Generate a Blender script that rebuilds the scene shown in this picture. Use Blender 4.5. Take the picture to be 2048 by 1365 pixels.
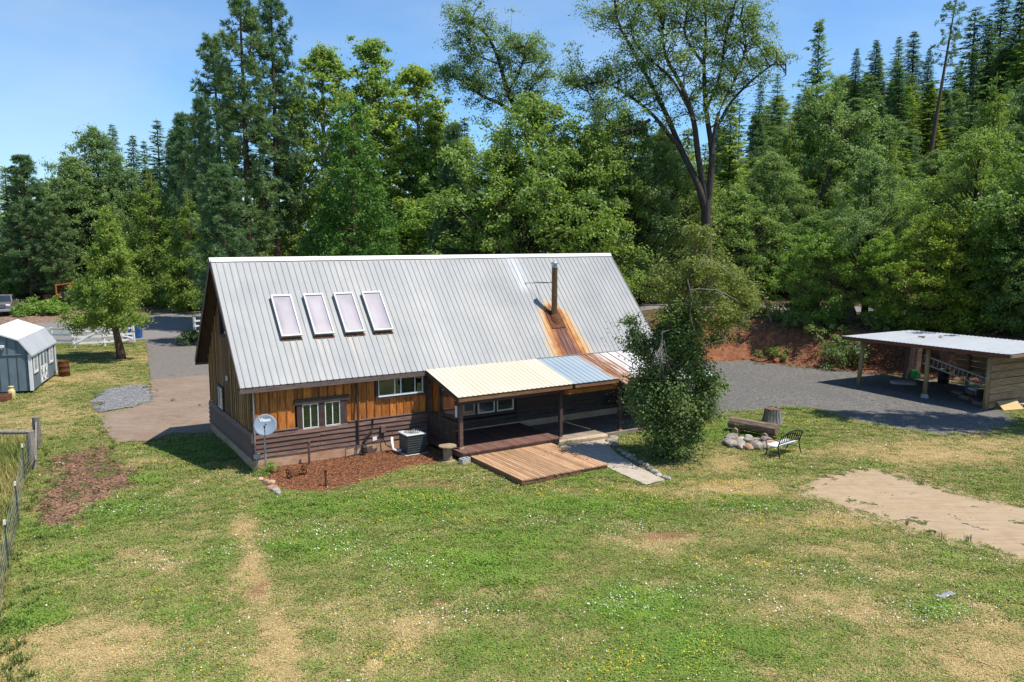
import bpy, bmesh, math, random
import numpy as np
from mathutils import Vector, Matrix, noise as mnoise

for o in list(bpy.data.objects):
    bpy.data.objects.remove(o, do_unlink=True)
SC = bpy.context.scene
COL = SC.collection
R = math.radians
PI = math.pi

# ------------------------------------------------------------------ camera
FPX, PITCH, CAMH = 1592.0, 0.127, 7.825          # focal length in px of a 2048 px wide picture
cam_d = bpy.data.cameras.new('camera')
cam_d.sensor_width = 36.0
cam_d.lens = 36.0 * FPX / 2048.0
cam_d.clip_start = 0.1
cam_d.clip_end = 3000
cam = bpy.data.objects.new('camera', cam_d)
cam.location = (0, 0, CAMH)
cam.rotation_euler = (PI / 2 - PITCH, 0, 0)
COL.objects.link(cam)
SC.camera = cam

# ------------------------------------------------------------------ sky, sun, exposure
SUNV = Vector((0.455, -0.135, 1.0)).normalized()
W = bpy.data.worlds.new('World')
SC.world = W
W.use_nodes = True
wn, wl = W.node_tree.nodes, W.node_tree.links
wn.clear()
sky = wn.new('ShaderNodeTexSky')
sky.sky_type = 'NISHITA'
sky.sun_disc = False
sky.sun_elevation = math.asin(SUNV.z)
sky.sun_rotation = math.atan2(SUNV.x, SUNV.y)
sky.altitude = 600
sky.air_density = 1.0
sky.dust_density = 0.5
sky.ozone_density = 3.5
bg = wn.new('ShaderNodeBackground')
bg.inputs['Strength'].default_value = 0.12
wo = wn.new('ShaderNodeOutputWorld')
# thin cirrus veils: stretched noise over the direction vector, all round the sky
tc = wn.new('ShaderNodeTexCoord')
mp = wn.new('ShaderNodeMapping')
mp.inputs['Rotation'].default_value = (0.2, 0.5, 0.6)
mp.inputs['Location'].default_value = (0.9, 0.3, 0.45)
mp.inputs['Scale'].default_value = (0.9, 3.2, 4.2)
n1 = wn.new('ShaderNodeTexNoise')
n1.inputs['Scale'].default_value = 1.3
n1.inputs['Detail'].default_value = 6
n1.inputs['Roughness'].default_value = 0.55
rp = wn.new('ShaderNodeValToRGB')
rp.color_ramp.elements[0].position = 0.45
rp.color_ramp.elements[0].color = (0, 0, 0, 1)
rp.color_ramp.elements[1].position = 0.80
rp.color_ramp.elements[1].color = (0.55, 0.55, 0.55, 1)
mx = wn.new('ShaderNodeMixRGB')
mx.inputs['Color2'].default_value = (3.9, 4.45, 4.75, 1)
wl.new(tc.outputs['Generated'], mp.inputs['Vector'])
wl.new(mp.outputs['Vector'], n1.inputs['Vector'])
wl.new(n1.outputs['Fac'], rp.inputs['Fac'])
wl.new(rp.outputs['Color'], mx.inputs['Fac'])
hs = wn.new('ShaderNodeMixRGB'); hs.blend_type = 'MULTIPLY'; hs.inputs['Fac'].default_value = 1.0
hs.inputs['Color2'].default_value = (0.66, 0.885, 1.03, 1)
wl.new(sky.outputs['Color'], hs.inputs['Color1'])
wl.new(hs.outputs['Color'], mx.inputs['Color1'])
wl.new(mx.outputs['Color'], bg.inputs['Color'])
wl.new(bg.outputs['Background'], wo.inputs['Surface'])

sun_d = bpy.data.lights.new('sun', 'SUN')
sun_d.energy = 4.5
sun_d.angle = R(0.53)
sun_d.color = (1.0, 0.945, 0.85)
sun = bpy.data.objects.new('sun', sun_d)
sun.rotation_euler = (-SUNV).to_track_quat('-Z', 'Y').to_euler()
sun.location = SUNV * 60
COL.objects.link(sun)
SC.view_settings.view_transform = 'Standard'
SC.view_settings.look = 'None'
SC.view_settings.exposure = 0.62
SC.view_settings.gamma = 1.0
SC.view_settings.use_curve_mapping = False
SC.cycles.max_bounces = 6
SC.cycles.transparent_max_bounces = 12
SC.cycles.use_adaptive_sampling = True

# ------------------------------------------------------------------ helpers
rng = np.random.default_rng(7)
random.seed(7)
cp_, sp_ = math.cos(PITCH), math.sin(PITCH)

def ray(px, py):
    x, y = (px - 1024) / FPX, -(py - 682.5) / FPX
    return np.array([x, cp_ + y * sp_, -sp_ + y * cp_])

def G(px, py, z=0.0):                 # ground point (height z) seen at a photo pixel
    d = ray(px, py)
    return np.array([0, 0, CAMH]) + d * ((z - CAMH) / d[2])

def A(px, py, Y):                     # point at distance Y seen at a photo pixel
    d = ray(px, py)
    return np.array([0, 0, CAMH]) + d * (Y / d[1])

def GT(px, py):                       # same on the terrain
    z = 0.0
    for _ in range(25):
        p = G(px, py, z)
        z = 0.5 * z + 0.5 * float(hgt(p[0], p[1]))
    return p

def sm(a, b, t):
    t = np.clip((np.asarray(t, float) - a) / (b - a), 0, 1)
    return t * t * (3 - 2 * t)

# ---- value noise on numpy arrays
_perm = np.random.default_rng(3).random((256, 256))
def vn(x, y):
    x = np.asarray(x, float); y = np.asarray(y, float)
    xi = np.floor(x).astype(int); yi = np.floor(y).astype(int)
    fx = x - xi; fy = y - yi
    fx = fx * fx * (3 - 2 * fx); fy = fy * fy * (3 - 2 * fy)
    a = _perm[xi & 255, yi & 255]; b = _perm[(xi + 1) & 255, yi & 255]
    c = _perm[xi & 255, (yi + 1) & 255]; d = _perm[(xi + 1) & 255, (yi + 1) & 255]
    return (a * (1 - fx) + b * fx) * (1 - fy) + (c * (1 - fx) + d * fx) * fy

def fbm(x, y, oct=4, s=1.0):
    x = np.asarray(x, float) * s; y = np.asarray(y, float) * s
    v = 0; a = 0.5; t = 0
    for i in range(oct):
        v = v + a * vn(x + 17.3 * i, y - 9.1 * i); t += a
        x = x * 2.03; y = y * 2.03; a *= 0.5
    return v / t

# ---- terrain
def ybase(x):
    return 50.3 - 0.75 * np.clip(np.asarray(x, float) - 16, 0, 14)

def hgt(x, y):
    x = np.asarray(x, float); y = np.asarray(y, float)
    d = y - ybase(x)
    right = sm(3, 11, x)
    wob = 0.5 * (fbm(x, y, 3, .16) - .5)
    bank = (2.1 * sm(0.2, 4.4, d + 2.2 * wob) + 0.55 * sm(4, 10, d)) * right
    hill = 0.30 * np.clip(d - 15, 0, 75) * sm(10, 55, x) + 0.05 * np.clip(y - 78, 0, 120) * (1 - sm(10, 55, x))
    left = 0.55 * sm(66, 80, y) * (1 - sm(-12, 6, x))
    rough = (fbm(x, y, 3, .3) - .5) * (0.10 + 1.2 * sm(70, 110, y))
    flat = 1 - sm(44, 50, y) * 0
    back = -0.35 * (1 - sm(-14, -8, x)) * 0
    return bank + hill + left + rough * flat + back

class MB:
    """collects shapes; build() links them as one mesh object"""
    def __init__(s): s.v = []; s.f = []; s.smooth = False
    def add(s, vs, fs):
        n = len(s.v)
        s.v += [tuple(map(float, p)) for p in vs]
        s.f += [tuple(i + n for i in f) for f in fs]
        return s
    def box(s, x0, x1, y0, y1, z0, z1, rot=None, at=None):
        vs = [(x0, y0, z0), (x1, y0, z0), (x1, y1, z0), (x0, y1, z0), (x0, y0, z1), (x1, y0, z1), (x1, y1, z1), (x0, y1, z1)]
        if rot is not None:
            vs = [tuple(rot @ Vector(p) + Vector(at or (0, 0, 0))) for p in vs]
        elif at is not None:
            vs = [tuple(Vector(p) + Vector(at)) for p in vs]
        return s.add(vs, [(0, 3, 2, 1), (4, 5, 6, 7), (0, 1, 5, 4), (1, 2, 6, 5), (2, 3, 7, 6), (3, 0, 4, 7)])
    def beam(s, a, b, w, h, up=(0, 0, 1)):          # rectangular bar from a to b
        a, b = Vector(a), Vector(b)
        d = (b - a).normalized(); u = Vector(up)
        sx = d.cross(u)
        if sx.length < 1e-4: sx = Vector((1, 0, 0))
        sx.normalize(); u = sx.cross(d).normalized()
        vs = []
        for p in (a, b):
            for q, r in ((-1, -1), (1, -1), (1, 1), (-1, 1)):
                vs.append(p + sx * (q * w / 2) + u * (r * h / 2))
        return s.add(vs, [(0, 3, 2, 1), (4, 5, 6, 7), (0, 1, 5, 4), (1, 2, 6, 5), (2, 3, 7, 6), (3, 0, 4, 7)])
    def tube(s, pts, rad, n=8, cap=True):
        pts = [Vector(p) for p in pts]
        if not hasattr(rad, '__len__'): rad = [rad] * len(pts)
        vs = []; fs = []
        ref = Vector((0.31, 0.17, 0.93)).normalized()
        for i, p in enumerate(pts):
            d = (pts[min(i + 1, len(pts) - 1)] - pts[max(i - 1, 0)]).normalized()
            x = d.cross(ref)
            if x.length < 0.05: x = d.cross(Vector((1, 0, 0)))
            x.normalize(); y = d.cross(x)
            for k in range(n):
                t = 2 * PI * k / n
                vs.append(p + (x * math.cos(t) + y * math.sin(t)) * rad[i])
        for i in range(len(pts) - 1):
            for k in range(n):
                fs.append((i * n + k, i * n + (k + 1) % n, (i + 1) * n + (k + 1) % n, (i + 1) * n + k))
        if cap:
            fs.append(tuple(range(n))[::-1]); fs.append(tuple((len(pts) - 1) * n + k for k in range(n)))
        return s.add(vs, fs)
    def lathe(s, prof, n=20, at=(0, 0, 0), cap=True):   # prof: [(r,z)...]
        vs = []; fs = []
        for r, z in prof:
            for k in range(n):
                t = 2 * PI * k / n
                vs.append((at[0] + r * math.cos(t), at[1] + r * math.sin(t), at[2] + z))
        m = len(prof)
        for i in range(m - 1):
            for k in range(n):
                fs.append((i * n + k, i * n + (k + 1) % n, (i + 1) * n + (k + 1) % n, (i + 1) * n + k))
        if cap:
            fs.append(tuple(range(n))[::-1]); fs.append(tuple((m - 1) * n + k for k in range(n)))
        return s.add(vs, fs)
    def prism(s, poly, axis, a, b):      # poly: 2D points in the two other axes (cyclic order), extruded a..b along axis
        n = len(poly); vs = []
        for t in (a, b):
            for (p, q) in poly:
                vs.append({'x': (t, p, q), 'y': (p, t, q), 'z': (p, q, t)}[axis])
        fs = [tuple(range(n)), tuple(range(2 * n - 1, n - 1, -1))]
        for i in range(n):
            j = (i + 1) % n
            fs.append((i, i + n, j + n, j))
        return s.add(vs, fs)
    def mesh(s, name, mat):
        me = bpy.data.meshes.new(name)
        me.from_pydata(s.v, [], s.f)
        if mat is not None: me.materials.append(mat)
        if s.smooth:
            me.shade_smooth()
        bm = bmesh.new(); bm.from_mesh(me)
        bmesh.ops.recalc_face_normals(bm, faces=bm.faces)
        bm.to_mesh(me); bm.free()
        return me
    def build(s, name, mat, parent=None, loc=None):
        return link(name, s.mesh(name, mat), parent, loc)

def link(name, me, parent=None, loc=None, rot=None):
    o = bpy.data.objects.new(name, me)
    COL.objects.link(o)
    if parent is not None: o.parent = parent
    if loc is not None: o.location = loc
    if rot is not None: o.rotation_euler = rot
    return o

def bevel(o, w=0.01, seg=1):
    m = o.modifiers.new('bevel', 'BEVEL'); m.width = w; m.segments = seg; m.limit_method = 'ANGLE'
    return o

def tag(o, label=None, cat=None, group=None, kind=None):
    if label: o['label'] = label
    if cat: o['category'] = cat
    if group: o['group'] = group
    if kind: o['kind'] = kind
    return o

def thing(name, loc, rotz=0.0, label=None, cat=None, group=None):
    o = bpy.data.objects.new(name, None)
    o.empty_display_size = 0.2
    COL.objects.link(o)
    o.location = [float(v) for v in loc]
    o.rotation_euler = (0, 0, rotz)
    return tag(o, label, cat, group)

# ------------------------------------------------------------------ materials
def nodes_of(name):
    m = bpy.data.materials.new(name); m.use_nodes = True
    nt = m.node_tree; nt.nodes.clear()
    return m, nt

class N:
    """tiny node builder"""
    def __init__(s, nt): s.nt = nt
    def new(s, t, **kw):
        n = s.nt.nodes.new('ShaderNode' + t)
        for k, v in kw.items(): setattr(n, k, v)
        return n
    def put(s, sock, v):
        if v is None: return
        if isinstance(v, bpy.types.NodeSocket): s.nt.links.new(v, sock)
        else:
            if isinstance(v, (tuple, list)) and len(v) == 3 and sock.type == 'RGBA': v = (*v, 1)
            sock.default_value = v
    def math(s, op, a, b=None, c=None, clamp=False):
        n = s.new('Math', operation=op, use_clamp=clamp)
        s.put(n.inputs[0], a); s.put(n.inputs[1], b); s.put(n.inputs[2], c)
        return n.outputs[0]
    def vmath(s, op, a, b=None):
        n = s.new('VectorMath', operation=op)
        s.put(n.inputs[0], a); s.put(n.inputs[1], b)
        return n.outputs[0]
    def noise(s, vec, scale, detail=4, rough=.55, out='Fac'):
        n = s.new('TexNoise'); s.put(n.inputs['Vector'], vec)
        n.inputs['Scale'].default_value = scale; n.inputs['Detail'].default_value = detail
        n.inputs['Roughness'].default_value = rough
        return n.outputs[out]
    def voro(s, vec, scale, out='Distance', feature='F1'):
        n = s.new('TexVoronoi', feature=feature); s.put(n.inputs['Vector'], vec)
        n.inputs['Scale'].default_value = scale
        return n.outputs[out]
    def ramp(s, fac, stops):
        n = s.new('ValToRGB'); s.put(n.inputs['Fac'], fac)
        cr = n.color_ramp
        while len(cr.elements) < len(stops): cr.elements.new(0.5)
        for e, (p, c) in zip(cr.elements, stops):
            e.position = p; e.color = (*c, 1) if len(c) == 3 else c
        return n.outputs['Color']
    def rangef(s, v, a, b, c=0.0, d=1.0):
        n = s.new('MapRange', clamp=True); s.put(n.inputs[0], v)
        for i, q in enumerate((a, b, c, d)): s.put(n.inputs[i + 1], q)
        return n.outputs[0]
    def mix(s, fac, a, b, mode='MIX'):
        n = s.new('MixRGB', blend_type=mode)
        s.put(n.inputs['Fac'], fac); s.put(n.inputs['Color1'], a); s.put(n.inputs['Color2'], b)
        return n.outputs['Color']
    def attr(s, name, kind='GEOMETRY', out='Fac'):
        n = s.new('Attribute', attribute_name=name, attribute_type=kind)
        return n.outputs[out]
    def bump(s, h, strength=.3, dist=.02):
        n = s.new('Bump'); n.inputs['Strength'].default_value = strength
        n.inputs['Distance'].default_value = dist; s.put(n.inputs['Height'], h)
        return n.outputs['Normal']
    def coords(s, stretch=(1, 1, 1), obj=None, rand=True):
        t = s.new('TexCoord')
        if obj is not None: t.object = obj
        v = t.outputs['Object']
        if rand and obj is None:
            oi = s.new('ObjectInfo')
            v = s.vmath('ADD', v, s.vmath('SCALE_', None)) if False else v
            r = s.math('MULTIPLY', oi.outputs['Random'], 53.0)
            cmb = s.new('CombineXYZ'); s.put(cmb.inputs[0], r); s.put(cmb.inputs[1], r); s.put(cmb.inputs[2], r)
            v = s.vmath('ADD', v, cmb.outputs[0])
        m = s.new('Mapping'); m.inputs['Scale'].default_value = stretch
        s.nt.links.new(v, m.inputs['Vector'])
        return m.outputs['Vector']
    def out(s, shader):
        o = s.new('OutputMaterial'); s.nt.links.new(shader, o.inputs['Surface'])
    def pbsdf(s, color, rough=.7, metal=0.0, spec=.3, normal=None, alpha=None):
        b = s.new('BsdfPrincipled')
        s.put(b.inputs['Base Color'], color); s.put(b.inputs['Roughness'], rough)
        s.put(b.inputs['Metallic'], metal); s.put(b.inputs['Specular IOR Level'], spec)
        if normal is not None: s.put(b.inputs['Normal'], normal)
        if alpha is not None: s.put(b.inputs['Alpha'], alpha)
        return b.outputs['BSDF']

def pm(name, c1, c2, scale=6, stretch=(1, 1, 1), detail=5, rough=.75, metal=0, spec=.25, bump=.25, bdist=.01,
       vary=.25, lo=.3, hi=.7, fine=None):
    """two-tone noise material; vary = brightness difference from object to object"""
    m, nt = nodes_of(name); k = N(nt)
    v = k.coords(stretch)
    f = k.noise(v, scale, detail, .6)
    col = k.ramp(f, [(lo, c1), (hi, c2)])
    if fine:
        g = k.noise(v, scale * fine[0], 3, .6)
        col = k.mix(k.rangef(g, .5, .72, 0, fine[2]), col, fine[1])
    if vary:
        oi = k.new('ObjectInfo')
        b = k.rangef(oi.outputs['Random'], 0, 1, 1 - vary, 1 + vary)
        cm = k.new('CombineXYZ')
        for i in range(3): k.put(cm.inputs[i], b)
        col = k.mix(1.0, col, cm.outputs[0], 'MULTIPLY')
    k.out(k.pbsdf(col, rough, metal, spec, k.bump(f, bump, bdist) if bump else None))
    return m

# ================================================================== GROUND
YAW = 0.563
HO = np.array([-8.79, 26.33])
cY, sY = math.cos(YAW), math.sin(YAW)
def toW(x, y, z=0.0):
    return (HO[0] + x * cY - y * sY, HO[1] + x * sY + y * cY, z)

def poly_sd(P, x, y):
    """signed distance to polygon (positive inside)"""
    P = np.asarray(P, float); x = np.asarray(x, float); y = np.asarray(y, float)
    n = len(P); d = np.full(x.shape, 1e9); ins = np.zeros(x.shape, bool)
    for i in range(n):
        a, b = P[i], P[(i + 1) % n]
        e = b - a; t = np.clip(((x - a[0]) * e[0] + (y - a[1]) * e[1]) / (e @ e), 0, 1)
        d = np.minimum(d, np.hypot(x - a[0] - t * e[0], y - a[1] - t * e[1]))
        c = (a[1] > y) != (b[1] > y)
        with np.errstate(divide='ignore', invalid='ignore'):
            xx = (b[0] - a[0]) * (y - a[1]) / (b[1] - a[1]) + a[0]
        ins ^= c & (x < xx)
    return np.where(ins, d, -d)

def pxpoly(pts): return [tuple(GT(*p)[:2]) for p in pts]

HOUSE = [toW(0, 0)[:2], toW(17.75, 0)[:2], toW(17.75, 6.96)[:2], toW(0, 6.96)[:2]]
REG = {}
REG['driveway'] = pxpoly([(284, 655), (292, 690), (298, 740), (303, 780), (318, 800), (430, 815), (520, 760), (520, 640), (400, 640)])
REG['apron'] = pxpoly([(300, 762), (303, 800), (262, 818), (196, 830), (210, 868), (236, 886), (300, 884), (345, 868), (440, 868), (520, 800), (520, 752), (400, 752)])
REG['road'] = [tuple(p) for p in ((-120, 52), (-60, 54.5), (-36, 58.9), (-29.5, 61.6), (-27, 64), (-25.4, 68.0), (-20, 71), (-8, 74), (-8, 86), (-24, 81.5), (-33, 79.0), (-44, 71.5), (-70, 66), (-120, 62))]
REG['shoulder'] = [tuple(p) for p in ((-120, 60), (-70, 65), (-44, 71), (-33, 78.5), (-22, 81.5), (-12, 85), (-14, 96), (-26, 97), (-38, 87), (-50, 82), (-70, 76), (-120, 74))]
REG['gravel_patch'] = pxpoly([(188, 800), (205, 783), (240, 774), (285, 772), (303, 782), (308, 800), (285, 810), (235, 820), (196, 827)])
REG['mulch_bed'] = [toW(*p)[:2] for p in ((0.30, 0.15), (6.5, .15), (6.5, -2.55), (5.6, -2.5), (4.7, -2.35), (3.6, -2.75), (2.2, -3.25), (1.2, -3.3), (0.35, -2.6), (-.15, -1.7), (0.1, -1.0))]
REG['chip_patch'] = pxpoly([(100, 912), (150, 905), (205, 886), (245, 900), (225, 915), (283, 942), (292, 975), (240, 990), (205, 1010), (150, 1052), (80, 1068), (62, 1040), (78, 985), (88, 950)])
REG['gravel_lot'] = [tuple(p) for p in [G(1385, 727)[:2], G(1500, 722)[:2], (16.4, 49.5), (18.3, 48.0), (20.2, 46.7), (22.6, 44.9), (25.0, 42.6), (24.0, 37.2), (22.6, 35.6), G(2040, 845)[:2], G(1960, 868)[:2], G(1880, 872)[:2], G(1780, 858)[:2], G(1690, 838)[:2], G(1630, 818)[:2], G(1560, 818)[:2], G(1500, 822)[:2], G(1440, 832)[:2], G(1420, 842)[:2], toW(19.5, -2.2)[:2], toW(18.2, 2)[:2], toW(18.2, 8)[:2]]]
REG['bare_patch'] = pxpoly([(1588, 986), (1625, 960), (1690, 944), (1745, 937), (1800, 952), (1880, 975), (1960, 996), (2090, 1022), (2200, 1080), (2200, 1160), (2070, 1128), (1960, 1098), (1860, 1072), (1765, 1046), (1690, 1020), (1640, 1002)])
REG['walkway'] = [toW(*p)[:2] for p in ((10.62, -2.98), (10.62, -3.4), (10.42, -5.6), (10.19, -8.37), (11.10, -8.31), (11.35, -6.6), (11.75, -5.2), (12.15, -4.2), (12.85, -3.3), (12.9, -3.0))]
UPROAD_Y = 61.2

FENCE = [(-18.24, 29.82), (-16.76, 27.09), (-15.98, 25.33), (-13.78, 21.38), (-12.06, 18.22), (-10.66, 15.75), (-8.0, 11.0)]
FIELD = FENCE + [(-8, 6), (-60, 6), (-60, 30.3), (-18.4, 30.3)]

def blobs(lst, x, y):
    v = np.zeros(np.shape(x))
    for px, py, rx, ry, a in lst:
        c = G(px, py)
        v = np.maximum(v, a * np.exp(-(((x - c[0]) / rx) ** 2 + ((y - c[1]) / ry) ** 2)))
    return v

DRYB = [(1500, 980, 3.2, 1.6, 1), (1640, 1040, 2.0, 1.0, .9), (1900, 905, 6, 2.0, .9), (1300, 1080, 1.6, .8, .9), (1750, 1230, 2.0, 1.2, .8), (1960, 1240, 1.4, 1.2, 1), (2000, 1330, 2, 1, .8),
        (120, 1300, 2.4, 1.2, 1), (300, 1280, 1.6, 1.0, .8), (540, 1300, .6, 1.9, 1), (500, 1130, .5, 2.2, .9), (480, 1060, .8, .8, .7), (250, 1130, 1.6, .9, .7), (790, 1100, .9, .7, .7), (860, 1250, 1.3, .7, .8), (680, 1210, 1.0, .5, .7), (740, 1330, 1.0, .6, .6),
        (280, 715, 4, 3, .8), (160, 760, 3, 4, .6), (60, 840, 4, 3, .6), (330, 920, 1.5, 1, .5), (1440, 930, 3, 1.4, .7), (1850, 1030, 3, 1.5, .3), (1620, 890, 3, 1.3, .5), (1150, 1290, .9, .5, .6), (1370, 1240, .8, .6, .7), (960, 1180, .7, .4, .8), (1700, 1100, 1.6, .6, .8), (1870, 1150, 1.6, .5, .8)]
LUSHB = [(1290, 1210, 1.5, 1.0, 1), (1420, 1300, 1.5, 1.0, 1), (960, 1130, 1.7, 1.1, .9), (820, 1010, 3, 1.3, .8), (1130, 1010, 2.5, 1.1, .8), (1500, 1010, 1.1, .8, .8), (620, 1090, 1.5, 1.0, .7), (250, 1020, 1.4, 1, .9), (400, 900, 2.2, 1.5, .8), (640, 1010, 2, 1, .8), (800, 1100, 1.0, 1, .6),
         (100, 1060, .8, .9, .8), (140, 1130, .9, .7, .8), (60, 1240, .7, .9, .9), (360, 1230, .8, .7, .6), (1050, 1080, 1.6, 1.0, .8), (1180, 950, 2, .8, .6), (1450, 870, 3, 1.5, .6), (430, 1130, .9, .7, .5), (1880, 1220, .6, .5, .9), (280, 960, .8, .8, .9), (1000, 1300, 1.1, .6, .6), (1300, 1330, 1.0, .6, .8)]
DIRTB = [(1340, 1070, 1.1, .4, 1), (820, 970, 1.6, .3, .9), (960, 1178, .35, .18, .9), (870, 1205, .5, .2, .9), (1060, 1225, .4, .2, .5), (530, 1000, .6, .35, .5), (740, 1290, .35, .3, .7), (200, 1240, .7, .3, .6), (1680, 965, 1.6, .8, .8), (1820, 960, 1.2, .4, .6), (520, 1180, .3, .8, .6), (360, 940, 1, .4, .4)]

TRACK = [G(*q)[:2] for q in ((488, 1030), (496, 1085), (508, 1140), (530, 1205), (548, 1270), (575, 1330), (600, 1400))]
TRACK2 = [G(*q)[:2] for q in ((1450, 1300), (1520, 1335), (1600, 1390))]
def line_d(T, x, y):
    d = np.full(np.shape(x), 99.0)
    for a, b in zip(T[:-1], T[1:]):
        e = b - a; t = np.clip(((x - a[0]) * e[0] + (y - a[1]) * e[1]) / (e @ e), 0, 1)
        d = np.minimum(d, np.hypot(x - a[0] - t * e[0], y - a[1] - t * e[1]))
    return d
def ground_maps(x, y):
    n1 = fbm(x, y, 5, .35); n2 = fbm(x + 40, y + 7, 5, .8); n3 = fbm(x - 20, y + 31, 4, 2.1)
    # streaks that run towards the right front, as mown tracks
    u = x * .45 - y * .89; w = x * .89 + y * .45
    n4 = fbm(u * .35, w * 1.2, 4, 1.0)
    dry = .72 * blobs(DRYB, x, y) + .62 * n1 + .5 * n2 + .4 * n4 - .56
    lush = blobs(LUSHB, x, y) + .5 * fbm(x + 9, y - 14, 4, .5) + .35 * n3 - .42
    dry = np.clip(dry - .75 * np.clip(lush, 0, 1), 0, 1)
    dirt = np.clip(blobs(DIRTB, x, y) * 1.5 + 1.6 * (fbm(x + 3, y + 77, 5, .6) - .66) + .5 * (n3 - .5), 0, 1)
    trk = np.maximum(np.exp(-(line_d(TRACK, x, y) / .26) ** 2), .8 * np.exp(-(line_d(TRACK2, x, y) / .3) ** 2)) * (.25 + .75 * n3)
    dry = np.clip(dry + 1.1 * trk, 0, 1); lush = lush * (1 - np.clip(trk, 0, 1))
    dirt = np.clip(dirt * (1 - .8 * np.clip(lush, 0, 1)) + .55 * trk, 0, 1)
    d = y - ybase(x)
    red = sm(-1.0, .6, d + 1.2 * (n2 - .5)) * (1 - sm(5.5, 7.5, d)) * sm(4, 10, x)
    duff = np.maximum(sm(6, 9, d) * sm(-5, 8, x), sm(80, 86, y))
    duff = np.maximum(duff, sm(0, 4, y - 60) * sm(-12, -4, x))
    inner = poly_sd([toW(-.2, -3)[:2], toW(18.5, -3)[:2], toW(18.5, 7)[:2], toW(-.2, 7)[:2]], x, y)
    return dry, np.clip(lush, 0, 1), dirt, red, duff

def make_ground():
    xs = np.concatenate([np.linspace(-420, -48, 42), np.arange(-46, 46, .36), np.linspace(48, 420, 42)])
    ys = np.concatenate([np.linspace(-60, 10, 10), np.arange(11, 72, .36), np.arange(73, 130, 2.5), np.linspace(132, 700, 34)])
    X, Y = np.meshgrid(xs, ys)
    Z = hgt(X, Y)
    nx, ny = len(xs), len(ys)
    co = np.stack([X, Y, Z], -1).reshape(-1, 3)
    i = np.arange(nx * ny).reshape(ny, nx)
    q = np.stack([i[:-1, :-1], i[:-1, 1:], i[1:, 1:], i[1:, :-1]], -1).reshape(-1, 4)
    me = np_mesh('ground', co, q, smooth=True)
    for nm, arr in zip(('dry', 'lush', 'dirt', 'red', 'duff'), ground_maps(X.ravel(), Y.ravel())):
        a = me.attributes.new(nm, 'FLOAT', 'POINT'); a.data.foreach_set('value', np.asarray(arr, np.float32))
    f = sm(-.3, .5, poly_sd(FIELD, X.ravel(), Y.ravel()))
    a = me.attributes.new('field', 'FLOAT', 'POINT'); a.data.foreach_set('value', f.astype(np.float32))
    return me

def np_mesh(name, co, faces, smooth=False, mat=None):
    """fast mesh from numpy arrays; faces (n,3) or (n,4)"""
    me = bpy.data.meshes.new(name)
    co = np.asarray(co, np.float32); faces = np.asarray(faces, np.int32)
    n, k = faces.shape
    me.vertices.add(len(co)); me.vertices.foreach_set('co', co.ravel())
    me.loops.add(n * k); me.loops.foreach_set('vertex_index', faces.ravel())
    me.polygons.add(n)
    me.polygons.foreach_set('loop_start', np.arange(0, n * k, k, dtype=np.int32))
    me.polygons.foreach_set('loop_total', np.full(n, k, np.int32))
    me.update(calc_edges=True)
    if not smooth: me.shade_flat()
    if mat is not None: me.materials.append(mat)
    return me

def world_xy(k):
    t = k.new('TexCoord')
    return t.outputs['Object']

def ground_mat():
    m, nt = nodes_of('lawn_soil'); k = N(nt)
    v = world_xy(k)
    f1 = k.noise(v, 1.2, 6, .62); f2 = k.noise(v, 7.0, 5, .65); f3 = k.noise(v, 34.0, 4, .7); f4 = k.noise(v, 90.0, 2, .6)
    green = k.ramp(f2, [(.28, (0.068, 0.089, 0.024)), (.5, (0.118, 0.139, 0.035)), (.75, (0.193, 0.208, 0.060))])
    lushc = k.ramp(f2, [(.28, (0.043, 0.082, 0.014)), (.72, (0.102, 0.180, 0.031))])
    dryc = k.ramp(f3, [(.25, (0.234, 0.154, 0.068)), (.5, (0.413, 0.288, 0.132)), (.78, (0.591, 0.450, 0.238))])
    dirtc = k.ramp(f3, [(.25, (.155, .075, .040)), (.75, (.33, .18, .10))])
    redc = k.ramp(k.noise(v, 2.6, 7, .75), [(.25, (.075, .030, .016)), (.45, (.19, .075, .038)), (.62, (.28, .125, .066)), (.8, (.36, .21, .13))])
    duffc = k.ramp(f2, [(.25, (.050, .030, .018)), (.5, (.12, .075, .045)), (.8, (.26, .18, .11))])
    def msk(name, nz, amp, lo, hi):
        a = k.attr(name)
        return k.rangef(k.math('ADD', a, k.math('MULTIPLY', k.math('SUBTRACT', nz, .5), amp)), lo, hi)
    col = k.mix(msk('lush', f2, .9, .2, .8), green, lushc)
    f23 = k.math('ADD', k.math('MULTIPLY', f2, .5), k.math('MULTIPLY', f3, .5))
    col = k.mix(msk('dry', f23, 2.6, .25, .85), col, dryc)
    col = k.mix(k.math('MULTIPLY', msk('dirt', f23, 2.4, .38, .62), .85), col, dirtc)
    col = k.mix(msk('red', f2, .5, .3, .7), col, redc)
    col = k.mix(msk('duff', f2, .6, .3, .7), col, duffc)
    fieldc = k.ramp(f3, [(.3, (.16, .15, .045)), (.7, (.33, .28, .10))])
    col = k.mix(k.math('MULTIPLY', k.attr('field'), .85), col, fieldc)
    col = k.mix(1.0, col, k.ramp(f4, [(.2, (.62, .62, .62)), (.8, (1.3, 1.3, 1.3))]), 'MULTIPLY')
    h = k.math('ADD', k.math('MULTIPLY', f3, .6), k.math('MULTIPLY', f4, .4))
    k.out(k.pbsdf(col, .95, 0, .08, k.bump(h, .8, .06)))
    return m

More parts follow.
